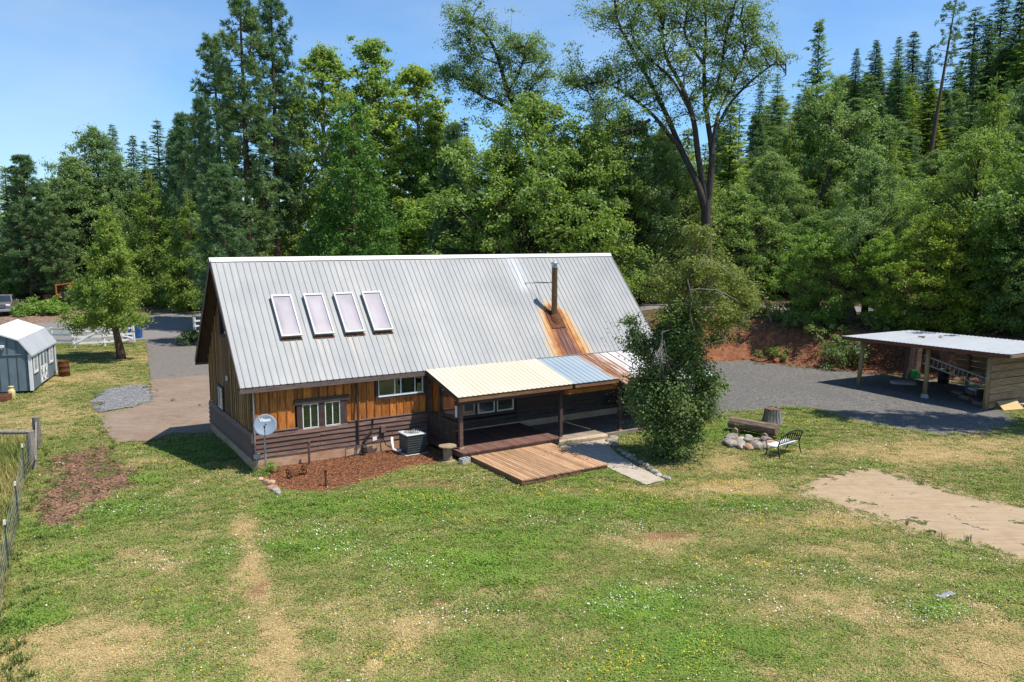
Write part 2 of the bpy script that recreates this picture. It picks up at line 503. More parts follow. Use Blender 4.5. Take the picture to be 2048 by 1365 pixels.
def sheet_mat(name, stops, scale, jag=.5, jscale=3.0, spots=None, weeds=0.0, rough=.9, bump=.4, bd=.02, voro=None, big=None, streak=None):
    """ragged-edged sheet: opacity follows the distance to the outline, broken by noise"""
    m, nt = nodes_of(name); k = N(nt)
    v = world_xy(k)
    f = k.noise(v, scale, 6, .68)
    col = k.ramp(f, stops)
    h = f
    if voro:
        vo = k.voro(v, voro, 'Color')
        bw = k.new('RGBToBW'); k.put(bw.inputs[0], vo)
        col = k.mix(1.0, col, k.ramp(bw.outputs[0], [(.15, (.45, .45, .45)), (.5, (.95, .95, .95)), (.9, (1.75, 1.72, 1.68))]), 'MULTIPLY')
        h = k.math('ADD', f, bw.outputs[0])
    if big:
        g = k.noise(v, big[0], 5, .6)
        col = k.mix(k.rangef(g, .42, .66, 0, big[2]), col, big[1])
    if streak:
        mp_ = k.new('Mapping'); mp_.inputs['Rotation'].default_value = (0, 0, streak[0]); mp_.inputs['Scale'].default_value = (.35, 4.0, 1)
        k.nt.links.new(v, mp_.inputs['Vector'])
        g = k.noise(mp_.outputs[0], 1.6, 6, .68)
        col = k.mix(k.rangef(g, .45, .75, 0, streak[2]), col, streak[1])
    if spots:
        g = k.noise(v, spots[0], 4, .7)
        col = k.mix(k.rangef(g, spots[2], spots[2] + .08, 0, spots[3]), col, spots[1])
    e = k.attr('edge')
    nz = k.math('ADD', k.math('MULTIPLY', k.math('SUBTRACT', k.noise(v, jscale, 5, .65), .5), jag * 2.4),
                k.math('MULTIPLY', k.math('SUBTRACT', k.noise(v, 28, 3, .7), .5), min(jag, .4) * 1.2))
    alpha = k.rangef(k.math('ADD', e, nz), -.01, .03)
    if weeds:
        g = k.noise(v, .9, 5, .75)
        alpha = k.math('MULTIPLY', alpha, k.rangef(g, 1 - weeds, 1 - weeds + .02, 1, 0))
    k.out(k.pbsdf(col, rough, 0, .15, k.bump(h, bump, bd), alpha))
    return m

def sheet(name, poly, mat, step, dz, margin=.6, label=None):
    P = np.array(poly)
    xs = np.arange(P[:, 0].min() - margin, P[:, 0].max() + margin + step, step)
    ys = np.arange(P[:, 1].min() - margin, P[:, 1].max() + margin + step, step)
    X, Y = np.meshgrid(xs, ys)
    sd = poly_sd(P, X, Y)
    keep = sd > -margin
    i = np.arange(X.size).reshape(X.shape)
    kq = keep[:-1, :-1] | keep[:-1, 1:] | keep[1:, 1:] | keep[1:, :-1]
    q = np.stack([i[:-1, :-1], i[:-1, 1:], i[1:, 1:], i[1:, :-1]], -1)[kq]
    used = np.unique(q); remap = np.full(X.size, -1); remap[used] = np.arange(len(used))
    co = np.stack([X.ravel()[used], Y.ravel()[used], hgt(X.ravel()[used], Y.ravel()[used]) + dz], -1)
    me = np_mesh(name, co, remap[q], smooth=True, mat=mat)
    a = me.attributes.new('edge', 'FLOAT', 'POINT'); a.data.foreach_set('value', sd.ravel()[used].astype(np.float32))
    o = link(name, me)
    o['kind'] = 'structure'
    return o

g_me = make_ground()
g_me.materials.append(ground_mat())
ground = link('ground', g_me); ground['kind'] = 'structure'

M_asph = sheet_mat('worn_asphalt', [(.25, (0.104, 0.091, 0.083)), (.5, (0.152, 0.136, 0.125)), (.8, (0.208, 0.187, 0.170))], 5.0, .16, 2.0, (1.0, (0.091, 0.073, 0.063), .60, .5), bump=.3, streak=(1.4, (.10, .085, .075), .5))
M_apron = sheet_mat('brown_apron', [(.25, (0.156, 0.110, 0.080)), (.5, (0.208, 0.152, 0.113)), (.8, (0.262, 0.201, 0.155))], 3.0, .30, 2.0, (2.0, (0.117, 0.065, 0.038), .63, .6), bump=.3, big=(.5, (0.262, 0.204, 0.158), .6), streak=(.2, (0.103, 0.066, 0.048), .55))
M_road = sheet_mat('road_asphalt', [(.25, (0.139, 0.128, 0.118)), (.55, (0.187, 0.173, 0.163)), (.8, (0.235, 0.218, 0.205))], 4.0, .30, 1.5, bump=.3)
M_shld = sheet_mat('dirt_shoulder', [(.25, (0.112, 0.070, 0.049)), (.5, (0.189, 0.126, 0.091)), (.8, (0.259, 0.182, 0.133))], 3.0, .9, .8, bump=.6, bd=.04, voro=9)
M_gravel = sheet_mat('grey_gravel', [(.3, (0.096, 0.091, 0.086)), (.55, (0.139, 0.132, 0.123)), (.8, (0.189, 0.177, 0.162))], 3.0, .55, 1.3, bump=.9, bd=.03, voro=24, big=(.35, (0.113, 0.107, 0.102), .7))
M_gravel2 = sheet_mat('pale_gravel', [(.3, (0.121, 0.121, 0.125)), (.55, (0.182, 0.182, 0.185)), (.8, (0.259, 0.259, 0.259))], 3.0, .8, 1.6, weeds=.37, bump=.9, bd=.03, voro=22)
M_mulch = sheet_mat('bark_mulch', [(.25, (.10, .038, .018)), (.5, (.24, .10, .050)), (.75, (.38, .19, .10))], 30.0, .22, 3.0, bump=1.0, bd=.03, voro=46)
M_chip = sheet_mat('old_wood_chips', [(.25, (0.114, 0.061, 0.038)), (.5, (0.199, 0.113, 0.069)), (.75, (0.304, 0.187, 0.116))], 16.0, 1.1, 1.3, weeds=.47, bump=.9, bd=.03, voro=24)
M_bare = sheet_mat('bare_dirt', [(.25, (0.258, 0.175, 0.104)), (.5, (0.326, 0.240, 0.149)), (.8, (0.390, 0.295, 0.196))], 2.6, 1.6, 2.4, (3.2, (0.155, 0.104, 0.062), .66, .5), weeds=.40, bump=.5, big=(.45, (0.358, 0.279, 0.192), .7), streak=(.52, (.22, .16, .11), .7))
M_conc = sheet_mat('walk_concrete', [(.25, (0.280, 0.222, 0.174)), (.5, (0.371, 0.314, 0.256)), (.8, (0.445, 0.388, 0.330))], 3.5, .07, 3.0, (3.0, (0.215, 0.165, 0.124), .64, .4), bump=.2)

sheet('road', REG['road'], M_road, .8, .03, 1.0)
sheet('road_shoulder', REG['shoulder'], M_shld, .8, .020, 1.6)
sheet('driveway', REG['driveway'], M_asph, .4, .022, .4)
sheet('driveway_apron', REG['apron'], M_apron, .36, .034, .7)
sheet('gravel_patch', REG['gravel_patch'], M_gravel2, .3, .046, 1.2)
sheet('mulch_bed', REG['mulch_bed'], M_mulch, .2, .03, .5)
sheet('wood_chip_patch', REG['chip_patch'], M_chip, .3, .016, 1.4)
sheet('gravel_lot', REG['gravel_lot'], M_gravel, .4, .016, 1.2)
sheet('bare_dirt_patch', REG['bare_patch'], M_bare, .3, .016, 1.4)
sheet('walkway', REG['walkway'], M_conc, .15, .036, .3)
upr = [(8, 59.6), (17, 59.9), (24, 56.5), (30, 52.5), (36, 50.5), (70, 49), (70, 53), (36, 54.3), (31, 56), (25, 60.2), (17.5, 63.8), (6, 64), (-6, 63.5), (-6, 60)]
sheet('upper_road', upr, M_road, .5, .03, .8)

# ================================================================== HOUSE
M_orange = pm('stained_board', (.24, .068, .014), (.60, .215, .046), 3.0, (9, 9, 1.0), 6, .6, 0, .25, .3, .006, .42, fine=(.35, (.09, .03, .01), .8))
M_weath = pm('weathered_board', (.085, .040, .018), (.27, .140, .058), 3.0, (9, 9, .8), 6, .75, 0, .2, .3, .006, .40, fine=(.3, (.07, .04, .02), .6))
M_batd = pm('stained_batten', (.12, .036, .010), (.40, .14, .032), 3.0, (9, 9, 1.0), 6, .6, 0, .25, .3, .006, .5)
M_batw = pm('weathered_batten', (.24, .125, .052), (.48, .29, .130), 3.0, (9, 9, .8), 6, .75, 0, .2, .3, .006, .35)
M_plank = pm('brown_skirt_plank', (.092, .048, .037), (.205, .120, .092), 2.4, (.8, 6, 6), 7, .7, 0, .25, .5, .01, .22, fine=(2.5, (.24, .18, .155), .45))
M_brown = pm('dark_brown_trim', (.040, .026, .022), (.085, .056, .047), 4, (1, 1, 1), 5, .6, 0, .3, .3, .006, .12)
M_fascia = pm('grey_brown_fascia', (.075, .050, .046), (.175, .125, .112), 2.5, (.7, 5, 7), 7, .75, 0, .25, .5, .008, .12, fine=(3, (.27, .21, .19), .5))
M_beam = pm('stained_beam', (.13, .062, .034), (.27, .145, .085), 3, (.7, 6, 6), 6, .65, 0, .25, .4, .006, .15)
M_soffit = pm('soffit_board', (.045, .028, .02), (.10, .06, .042), 3, (4, 1, 1), 5, .8, 0, .2, .2, .006, .1)
M_base = pm('foundation', (.40, .20, .105), (.55, .41, .285), .8, (1, 1, 1.5), 6, .9, 0, .1, .3, .01, 0, fine=(6, (.17, .12, .09), .5))
M_white = pm('white_vinyl', (.72, .72, .70), (.82, .82, .80), 5, rough=.45, bump=0, vary=.04)
M_cream = pm('cream_frame', (.42, .35, .26), (.52, .44, .33), 5, rough=.6, bump=0, vary=.04)
M_dark = pm('dark_room', (.012, .012, .013), (.03, .028, .026), 2, rough=.9, bump=0, vary=0)
M_curtain = pm('pale_curtain', (.30, .36, .34), (.48, .54, .51), 3, (10, 10, .5), rough=.9, bump=.2, vary=.1)
M_blackm = pm('black_metal', (.018, .018, .02), (.04, .04, .042), 6, rough=.5, metal=.3, bump=.1, vary=.1)
M_rust = pm('rusty_iron', (.055, .022, .013), (.19, .075, .032), 8, rough=.85, metal=.2, bump=.5, bdist=.01, vary=.15, fine=(4, (.27, .12, .05), .6))
M_galv = pm('galvanised', (.30, .32, .34), (.46, .48, .50), 7, rough=.42, metal=.55, bump=.05, vary=.08)
M_pipe = pm('brown_pipe', (.035, .024, .02), (.075, .05, .042), 6, rough=.5, bump=.1, vary=.1)

def glass_mat(name, tint=(.02, .025, .025), clear=.5):
    m, nt = nodes_of(name); k = N(nt)
    tr = k.new('BsdfTransparent'); tr.inputs['Color'].default_value = (.62, .70, .68, 1)
    dk = k.pbsdf(tint, .04, 0, .9)
    a = k.new('MixShader'); a.inputs[0].default_value = clear
    nt.links.new(dk, a.inputs[1]); nt.links.new(tr.outputs[0], a.inputs[2])
    gl = k.new('BsdfGlossy'); gl.inputs['Roughness'].default_value = .015
    gl.inputs['Color'].default_value = (.95, .97, 1, 1)
    fr = k.new('Fresnel'); fr.inputs['IOR'].default_value = 1.9
    b = k.new('MixShader'); nt.links.new(fr.outputs[0], b.inputs[0])
    nt.links.new(a.outputs[0], b.inputs[1]); nt.links.new(gl.outputs[0], b.inputs[2])
    k.out(b.outputs[0])
    return m
M_glass = glass_mat('window_glass')
M_mirror = glass_mat('porch_glass', (.05, .05, .045), .15)

house = thing('house', (HO[0], HO[1], 0), YAW, 'brown board house with steep grey metal roof, skylights and front porch', 'house')
L, WD = 17.75, 6.965
YE, ZE, YR, ZR = -.22, 2.93, WD / 2, 7.12
SLOPE = math.atan2(ZR - ZE, YR - YE)
SLEN = math.hypot(ZR - ZE, YR - YE)
def roofz(y):
    yy = y if y <= YR else WD - y
    return ZE + (yy - YE) * math.tan(SLOPE)

# ---- core walls (boards stand off them) with concrete base
w = MB()
w.prism([(.17, .0), (WD - .1, .0), (WD - .1, 2.9), (YR, ZR - .45), (.17, 2.9)], 'x', .14, L - .1)
wall = w.build('wall', M_dark, house)
b = MB(); b.box(.03, L - .02, -.012, WD - .03, -.6, .40)
b.build('foundation', M_base, house)

# windows on the front wall: (x0,x1,z0,z1)
WIN = [(1.72, 3.16, 1.20, 2.10), (4.58, 6.44, 2.06, 2.80), (8.12, 8.70, .92, 2.2), (8.80, 9.62, .92, 2.2), (9.68, 10.52, .92, 2.2)]
PITCHB = .296
nb = int((L - .05) / PITCHB)
for i in range(nb + 1):
    x = .03 + i * PITCHB
    xc = x + PITCHB / 2
    zb, zt = 1.22 if xc < 10.55 else 1.98, 2.88
    spans = [(zb, zt)]
    for (a, c, z0, z1) in WIN:
        if a - .02 < xc + PITCHB / 2 - .03 and xc - PITCHB / 2 + .03 < c + .02:
            ns = []
            for (p, q) in spans:
                if z0 - .02 > p: ns.append((p, min(q, z0 - .02)))
                if z1 + .02 < q: ns.append((max(p, z1 + .02), q))
            spans = [s for s in ns if s[1] - s[0] > .04]
    dy = random.uniform(-.006, .006)
    for (p, q) in spans:
        if x + PITCHB > L: continue
        m = MB().box(x + .004, x + PITCHB - .004, .085 + dy, .115 + dy, p, q)
        m.build('board', M_orange, wall)
        if not any(a - .05 < x < c + .05 and (p < z0 < q or p < z1 < q) for (a, c, z0, z1) in WIN):
            MB().box(x - .022, x + .022, .060 + dy, .0845 + dy - .006, p + .002, q - .003).build('batten', M_batd, wall)

# left gable boards
WINL = [(4.46, 5.26, 1.30, 2.10), (3.38, 4.35, 4.24, 5.5)]
PL = .29
y = .16
while y < WD - .1:
    y1 = min(y + PL, WD - .02)
    zb = 1.27
    def seg(p, q0, q1, nm, xa, xb, ya, yb2):
        m = MB().prism([(ya, p), (yb2, p), (yb2, q1), (ya, q0)], 'x', xa, xb)
        m.build(nm, M_batw if nm == 'batten' else M_weath, wall)
    yc = (y + y1) / 2
    spans = [(zb, None)]
    for (a, c, z0, z1) in WINL:
        if a - .02 < y1 - .03 and y + .03 < c + .02:
            ns = []
            for (p, q) in spans:
                if z0 > p: ns.append((p, z0 - .02))
                ns.append((z1 + .02, q))
            spans = ns
    for (p, q) in spans:
        f0 = (lambda yy: roofz(yy) - .13) if q is None else (lambda yy: q)
        if f0(y) - p < .05: continue
        dx = random.uniform(-.006, .006)
        seg(p, f0(y + .004), f0(y1 - .004), 'board', .085 + dx, .115 + dx, y + .004, y1 - .004)
        if not any(a - .05 < y < c + .05 for (a, c, z0, z1) in WINL):
            seg(p + .002, f0(y - .03) - .003, f0(y + .03) - .003, 'batten', .052 + dx, .079 + dx, y - .03, y + .03)
    y = y1

# ---- horizontal skirt planks: front, tilted like laps
def lap(parent, x0, x1, z0, h, mat, t=.045, y=0.0):
    vs = []
    ja = [random.uniform(-.012, .012) for _ in range(6)]
    n = max(2, int((x1 - x0) / .5)); 
    for i in range(n + 1):
        xx = x0 + (x1 - x0) * i / n
        e0 = random.uniform(-.012, .012); e1 = random.uniform(-.008, .008)
        vs += [(xx, y - t, z0 + e0), (xx, y - t * .35, z0 + h + e1), (xx, y + .05, z0 + h + e1), (xx, y + .05, z0 + e0)]
    fs = [(0, 1, 2, 3), tuple(4 * n + q for q in (3, 2, 1, 0))]
    for i in range(n):
        for q in range(4):
            fs.append((4 * i + q, 4 * i + 4 + q, 4 * i + 4 + (q + 1) % 4, 4 * i + (q + 1) % 4))
    return MB().add(vs, fs).build('plank', mat, parent)
cuts = [[0, 2.26, 3.42, 6.62], [0, 2.34, 5.1, 6.62], [0, 1.9, 3.42, 6.62], [0, 2.34, 4.2, 6.62], [0, 3.0, 6.62]]
for r in range(5):
    z0 = .425 + r * .168
    for a, c in zip(cuts[r][:-1], cuts[r][1:]):
        lap(wall, a + .004, c - .004, z0, .150, M_plank, t=.052, y=.012)
    for a, c in (((6.63, 8.7), (8.7, 10.6)) if r < 2 else ((6.63, 8.0),)): lap(wall, a + .004, c - .004, z0, .150, M_brown, y=.012)
for r in range(9):
    for a, c in ((10.6, 14.0 + .4 * (r % 2)), (14.0 + .4 * (r % 2), L - .02)):
        lap(wall, a + .004, c - .004, .42 + r * .175, .160, M_brown, y=.012)
# ledge above the skirt
MB().box(0.0, 1.56, -.03, .08, 1.275, 1.305).build('ledge', M_fascia, wall)
MB().box(3.40, 6.62, -.03, .08, 1.275, 1.305).build('ledge', M_fascia, wall)
# left side planks
for r in range(5):
    z0 = .36 + r * .182
    MB().prism([(-.015, z0), (.03, z0 + .17), (.075, z0 + .17), (.075, z0)], 'y', .01, WD - .02).build('plank', M_plank, wall)
MB().box(-.05, .10, -.045, -.012, .36, 1.27).build('corner_board', M_plank, wall)
MB().box(.02, .12, .03, .13, 1.28, 2.85).build('corner_board', M_brown, wall)

# ---- windows
def window(x0, x1, z0, z1, lights, frame=M_white, curtain=True, fw=.035, trim=.10, face=0, header=None, sill=True, glass=None):
    """front-wall window; lights = list of (fraction start, fraction end) panes"""
    wnd = MB()
    yf = .035
    for a, c, p, q in ((x0, x1, z1 - fw, z1), (x0, x1, z0, z0 + fw), (x0, x0 + fw, z0 + fw, z1 - fw), (x1 - fw, x1, z0 + fw, z1 - fw)):
        wnd.box(a, c, yf, yf + .06, p, q)
    o = wnd.build('window', frame, house)
    for j, (s, e) in enumerate(lights):
        a, c = x0 + fw + (x1 - x0 - 2 * fw) * s, x0 + fw + (x1 - x0 - 2 * fw) * e
        MB().box(a + .003, c - .003, yf + .025, yf + .031, z0 + fw, z1 - fw).build('pane', glass or M_glass, o)
        if j: MB().box(a - .016, a + .016, yf + .008, yf + .05, z0 + fw + .002, z1 - fw - .002).build('mullion', frame, o)
        if curtain and j % 2 == 1:
            MB().box(a + (c - a) * .15, c - (c - a) * .25, .135, .150, z0 + .03, z1 - .03).build('curtain', M_curtain, o)
    t = trim
    if t:
        MB().box(x0 - t, x0 - .002, .012, .10, z0 - .02, z1 + .002).build('trim_board', M_brown, o)
        MB().box(x1 + .002, x1 + t, .012, .10, z0 - .02, z1 + .002).build('trim_board', M_brown, o)
        MB().box(x0 - (header or t), x1 + (header or t), -.004, .10, z1 + .004, z1 + .004 + (.15 if header else t)).build('trim_board', M_brown, o)
        MB().box(x0 - t, x1 + t, .006, .10, z0 - .024 - t * .8, z0 - .024).build('trim_board', M_brown, o)
    if sill: MB().box(x0 - .01, x1 + .01, -.012, .034, z0 - .022, z0 + .012).build('sill', M_white, o)
    return o
window(1.75, 2.33, 1.22, 2.10, [(0, .5), (.5, 1)], trim=.0)
window(2.56, 3.13, 1.22, 2.10, [(0, .5), (.5, 1)], trim=.0)
MB().box(2.332, 2.558, .02, .10, 1.2, 2.10).build('window_post', M_brown, house)
MB().box(1.55, 1.748, .012, .10, 1.20, 2.10).build('window_trim', M_brown, house)
MB().box(3.132, 3.36, .012, .10, 1.20, 2.10).build('window_trim', M_brown, house)
MB().box(1.46, 3.46, -.012, .10, 2.104, 2.29).build('window_trim', M_brown, house)
window(4.60, 6.42, 2.08, 2.78, [(0, .36), (.36, .5), (.5, .83), (.83, 1)], trim=.11)
window(8.14, 8.68, .93, 2.2, [(0, 1)], M_cream, False, .06, 0, glass=M_mirror, sill=False)
window(8.82, 9.60, .93, 2.2, [(0, 1)], M_white, False, .05, 0, glass=M_mirror, sill=False)
window(9.70, 10.50, .93, 2.2, [(0, 1)], M_white, False, .05, 0, glass=M_mirror, sill=False)
MB().box(8.02, 10.60, .05, .12, .80, .925).build('window_trim', M_brown, house)
for xx in (8.02, 8.685, 9.605, 10.505):
    MB().box(xx, xx + (.09 if xx < 8.9 else .095), .05, .11, .926, 2.2).build('window_trim', M_brown, house)
# left wall windows
for (a, c, z0, z1) in WINL:
    m = MB()
    for p, q, r0, r1 in ((a, c, z1 - .04, z1), (a, c, z0, z0 + .04), (a, a + .04, z0 + .04, z1 - .04), (c - .04, c, z0 + .04, z1 - .04)):
        m.box(.03, .09, p, q, r0, r1)
    o = m.build('window', M_white if z0 < 3 else M_brown, house)
    MB().box(.055, .061, a + .04, c - .04, z0 + .04, z1 - .04).build('pane', M_glass, o)
    MB().box(.045, .075, (a + c) / 2 - .018, (a + c) / 2 + .018, z0 + .041, z1 - .041).build('mullion', M_white if z0 < 3 else M_brown, o)
    for p, q, r0, r1 in ((a - .09, c + .09, z1 + .003, z1 + .10), (a - .09, a - .003, z0 - .02, z1), (c + .003, c + .09, z0 - .02, z1), (a - .09, c + .09, z0 - .10, z0 - .022)):
        MB().box(.012, .1, p, q, r0, r1).build('trim_board', M_brown, o)
MB().box(.0, .05, 3.52, 3.62, 2.58, 2.76).build('wall_light', M_white, house)

# ---- roof: panels of ribbed sheet
PW = .93325
def rib_mesh(name, width, length, nrib, mat, h=.022, nv=1, thick=.004):
    pts = []
    pit = width / nrib
    for r in range(nrib):
        c = r * pit
        pts += [(c, 0), (c + pit - .050, 0), (c + pit - .034, h), (c + pit - .016, h)]
    pts += [(width, 0)]
    co = []
    for j in range(nv + 1):
        for (x, z) in pts: co.append((x, length * j / nv, z))
    n = len(pts); fs = []
    for j in range(nv):
        for i in range(n - 1):
            fs.append((j * n + i, j * n + i + 1, (j + 1) * n + i + 1, (j + 1) * n + i))
    # a turned-down drip lip at the lower end gives the sheet an edge
    k0 = len(co)
    for (x, z) in pts: co.append((x, 0, z - .012))
    for i in range(n - 1): fs.append((k0 + i, k0 + i + 1, i + 1, i))
    return np_mesh(name, np.array(co), np.array(fs), mat=mat)

def roof_mat(name, c1, c2, rustfn=None, rough=.42, metal=.35, streak=(.30, .30, .30), samt=.35):
    m, nt = nodes_of(name); k = N(nt)
    t = k.new('TexCoord'); t.object = house
    v = t.outputs['Object']
    mp_ = k.new('Mapping'); mp_.inputs['Scale'].default_value = (6, .35, .35); nt.links.new(v, mp_.inputs['Vector'])
    f = k.noise(mp_.outputs[0], 1.6, 6, .6)
    f2 = k.rangef(k.noise(v, .45, 6, .62), .3, .7)
    col = k.mix(f2, c1, c2)
    col = k.mix(k.rangef(f, .52, .8, 0, samt), col, streak)
    oi = k.new('ObjectInfo')
    b_ = k.rangef(oi.outputs['Random'], 0, 1, .93, 1.05)
    cm = k.new('CombineXYZ')
    for i in range(3): k.put(cm.inputs[i], b_)
    col = k.mix(1.0, col, cm.outputs[0], 'MULTIPLY')
    rgh = rough; met = metal
    if rustfn:
        sx = k.new('SeparateXYZ'); nt.links.new(v, sx.inputs[0])
        col, rust = rustfn(k, v, sx.outputs[0], sx.outputs[1], col)
        rgh = k.rangef(rust, 0, 1, rough, .85); met = k.rangef(rust, 0, 1, metal, .0)
    k.out(k.pbsdf(col, rgh, met, .4, k.bump(k.noise(v, 3, 3), .06, .01)))
    return m

def gauss(k, x, c, w):
    d = k.math('DIVIDE', k.math('SUBTRACT', x, c), w)
    return k.math('EXPONENT', k.math('MULTIPLY', k.math('MULTIPLY', d, d), -1))
def main_rust(k, v, x, y, col):
    mp_ = k.new('Mapping'); mp_.inputs['Scale'].default_value = (14, .9, .9); k.nt.links.new(v, mp_.inputs['Vector'])
    st = k.noise(mp_.outputs[0], 1.0, 5, .65)
    below = k.rangef(y, 2.35, 1.35, 0, 1)
    width = k.rangef(y, 2.2, -.2, .62, 1.15)
    d = k.math('ABSOLUTE', k.math('SUBTRACT', x, 13.32))
    near = k.math('SUBTRACT', 1.0, k.math('DIVIDE', d, width))
    mk = k.math('MULTIPLY', k.math('ADD', near, k.math('MULTIPLY', k.math('SUBTRACT', st, .5), .8)), below)
    mk = k.math('ADD', mk, k.math('MULTIPLY', k.math('SUBTRACT', below, 1.0), 1.2))
    mk = k.math('ADD', mk, k.math('MULTIPLY', k.math('SUBTRACT', k.noise(v, 3.0, 6, .7), .5), .75))
    halo = k.rangef(mk, -.10, .32)
    core = k.rangef(mk, .46, .72)
    col = k.mix(k.math('MULTIPLY', halo, .85), col, (.50, .31, .11))
    col = k.mix(k.rangef(mk, .20, .50), col, (.36, .13, .028))
    col = k.mix(core, col, k.ramp(st, [(.35, (.085, .032, .022)), (.55, (.15, .066, .048)), (.75, (.28, .18, .15))]))
    # stains under the skylights and a bright replaced sheet strip
    stain = None
    for cx in (1.75, 2.7, 2.95, 3.9, 4.2, 5.15, 5.5):
        g = gauss(k, x, cx, .035)
        stain = g if stain is None else k.math('MAXIMUM', stain, g)
    stain = k.math('MULTIPLY', stain, k.math('MULTIPLY', k.rangef(y, 1.12, 1.0), k.rangef(y, -.2, 1.0)))
    col = k.mix(k.math('MULTIPLY', stain, .8), col, (.42, .34, .26))
    br = k.math('MULTIPLY', gauss(k, x, 12.45, .30), k.rangef(y, 2.0, 2.3))
    col = k.mix(k.math('MULTIPLY', k.math('MULTIPLY', br, k.rangef(st, .3, .6)), .75), col, (.46, .49, .52))
    return col, k.rangef(mk, .05, .4)
def porch_rust(k, v, x, y, col):
    mp_ = k.new('Mapping'); mp_.inputs['Scale'].default_value = (15, .8, .8); k.nt.links.new(v, mp_.inputs['Vector'])
    st = k.noise(mp_.outputs[0], 1.0, 5, .65)
    st2 = k.noise(v, 3.5, 5, .65)
    a = k.math('MULTIPLY', k.rangef(x, 13.2, 13.75), k.rangef(x, 15.2, 14.2))
    rib = k.math('PINGPONG', k.math('SUBTRACT', x, 13.75), .23)
    ribm = k.math('MULTIPLY', k.math('MULTIPLY', k.rangef(rib, .06, .0), k.rangef(x, 13.6, 13.76)), k.rangef(x, 18.5, 14.2, .25, 1))
    mk = k.math('ADD', k.math('MULTIPLY', a, .62), k.math('MULTIPLY', k.math('SUBTRACT', st, .5), 1.7))
    mk = k.math('MAXIMUM', mk, k.math('MULTIPLY', ribm, k.math('ADD', st, .35)))
    row = k.math('MULTIPLY', gauss(k, y, -2.2, .10), k.rangef(k.noise(v, 5, 3), .48, .56))
    mk = k.math('MAXIMUM', mk, k.math('MULTIPLY', row, k.rangef(x, 14.2, 14.6)))
    col = k.mix(k.math('MULTIPLY', k.rangef(mk, .15, .5), .7), col, (.38, .21, .09))
    col = k.mix(k.rangef(mk, .38, .62), col, k.ramp(st, [(.3, (.085, .028, .016)), (.6, (.20, .066, .022)), (.8, (.27, .12, .05))]))
    return col, k.rangef(mk, .2, .5)

M_roof = roof_mat('grey_roof_metal', (.205, .217, .230), (.300, .296, .287), main_rust, .55, .0, streak=(.345, .345, .345), samt=.6)
M_tan = roof_mat('tan_roof_metal', (0.548, 0.464, 0.342), (0.612, 0.530, 0.405), None, .5, 0, (0.510, 0.424, 0.317), .4)
M_blue = roof_mat('bluegrey_roof_metal', (0.230, 0.293, 0.345), (0.287, 0.345, 0.391), porch_rust, .55, .0)
M_whiter = roof_mat('pale_roof_metal', (0.437, 0.454, 0.471), (0.529, 0.540, 0.552), porch_rust, .6, .0)
M_backr = M_roof

roof = MB()
t_ = .09
def slab_pts(y0, z0, y1, z1):  # roof deck polygon under the sheets
    return [(y0, z0 - .02), (y1, z1 - .02), (y1, z1 - .02 - t_ * 1.3), (y0, z0 - .02 - t_ * 1.3)]
roof.prism(slab_pts(YE + .03, ZE + .02, YR, ZR), 'x', -.40, L + .485)
roof.prism(slab_pts(WD - YE - .03, ZE + .02, YR, ZR), 'x', -.40, L + .485)
roof = roof.build('roof', M_soffit, house)
pmesh = rib_mesh('roof_panel', PW, SLEN, 4, M_roof)
for i in range(20):
    o = link('roof_panel', pmesh, roof, (-.415 + i * PW, YE, ZE), (SLOPE, 0, 0))
for i in range(20):
    o = link('roof_panel', pmesh, roof, (-.415 + (i + 1) * PW, WD - YE, ZE), (SLOPE, 0, PI))
rc = MB()
for s_ in (1, -1):
    d = Vector((0, -s_ * math.cos(SLOPE), -math.sin(SLOPE)))
    nrm = Vector((0, -s_ * math.sin(SLOPE), math.cos(SLOPE)))
    a = Vector((0, YR, ZR + .05)); e = a + d * .20
    rc.add([(-.43, *a.yz), (L + .515, *a.yz), (L + .515, *e.yz), (-.43, *e.yz)], [(0, 1, 2, 3)])
rc.build('ridge_cap', pm('ridge_cap_metal', (.36, .36, .355), (.44, .44, .43), 3, rough=.5, metal=.2, bump=.05, vary=0), roof)
# fascia and barge boards
MB().box(-.405, 6.40, YE + .012, YE + .05, ZE - .20, ZE - .005).build('fascia', M_fascia, roof)
MB().box(6.41, L + .49, YE + .012, YE + .05, ZE - .20, ZE - .005).build('fascia', M_fascia, roof)
MB().box(-.405, L + .49, WD - YE - .05, WD - YE - .012, ZE - .20, ZE - .005).build('fascia', M_fascia, roof)
for xx in (-.412, L + .49):
    for s_ in (0, 1):
        a = (xx + .015, YE + .04 if not s_ else WD - YE - .04, ZE - .10 + .03); c = (xx + .015, YR, ZR - .10)
        MB().beam(a, c, .03, .20, (0, 0, 1)).build('barge_board', M_brown, roof)

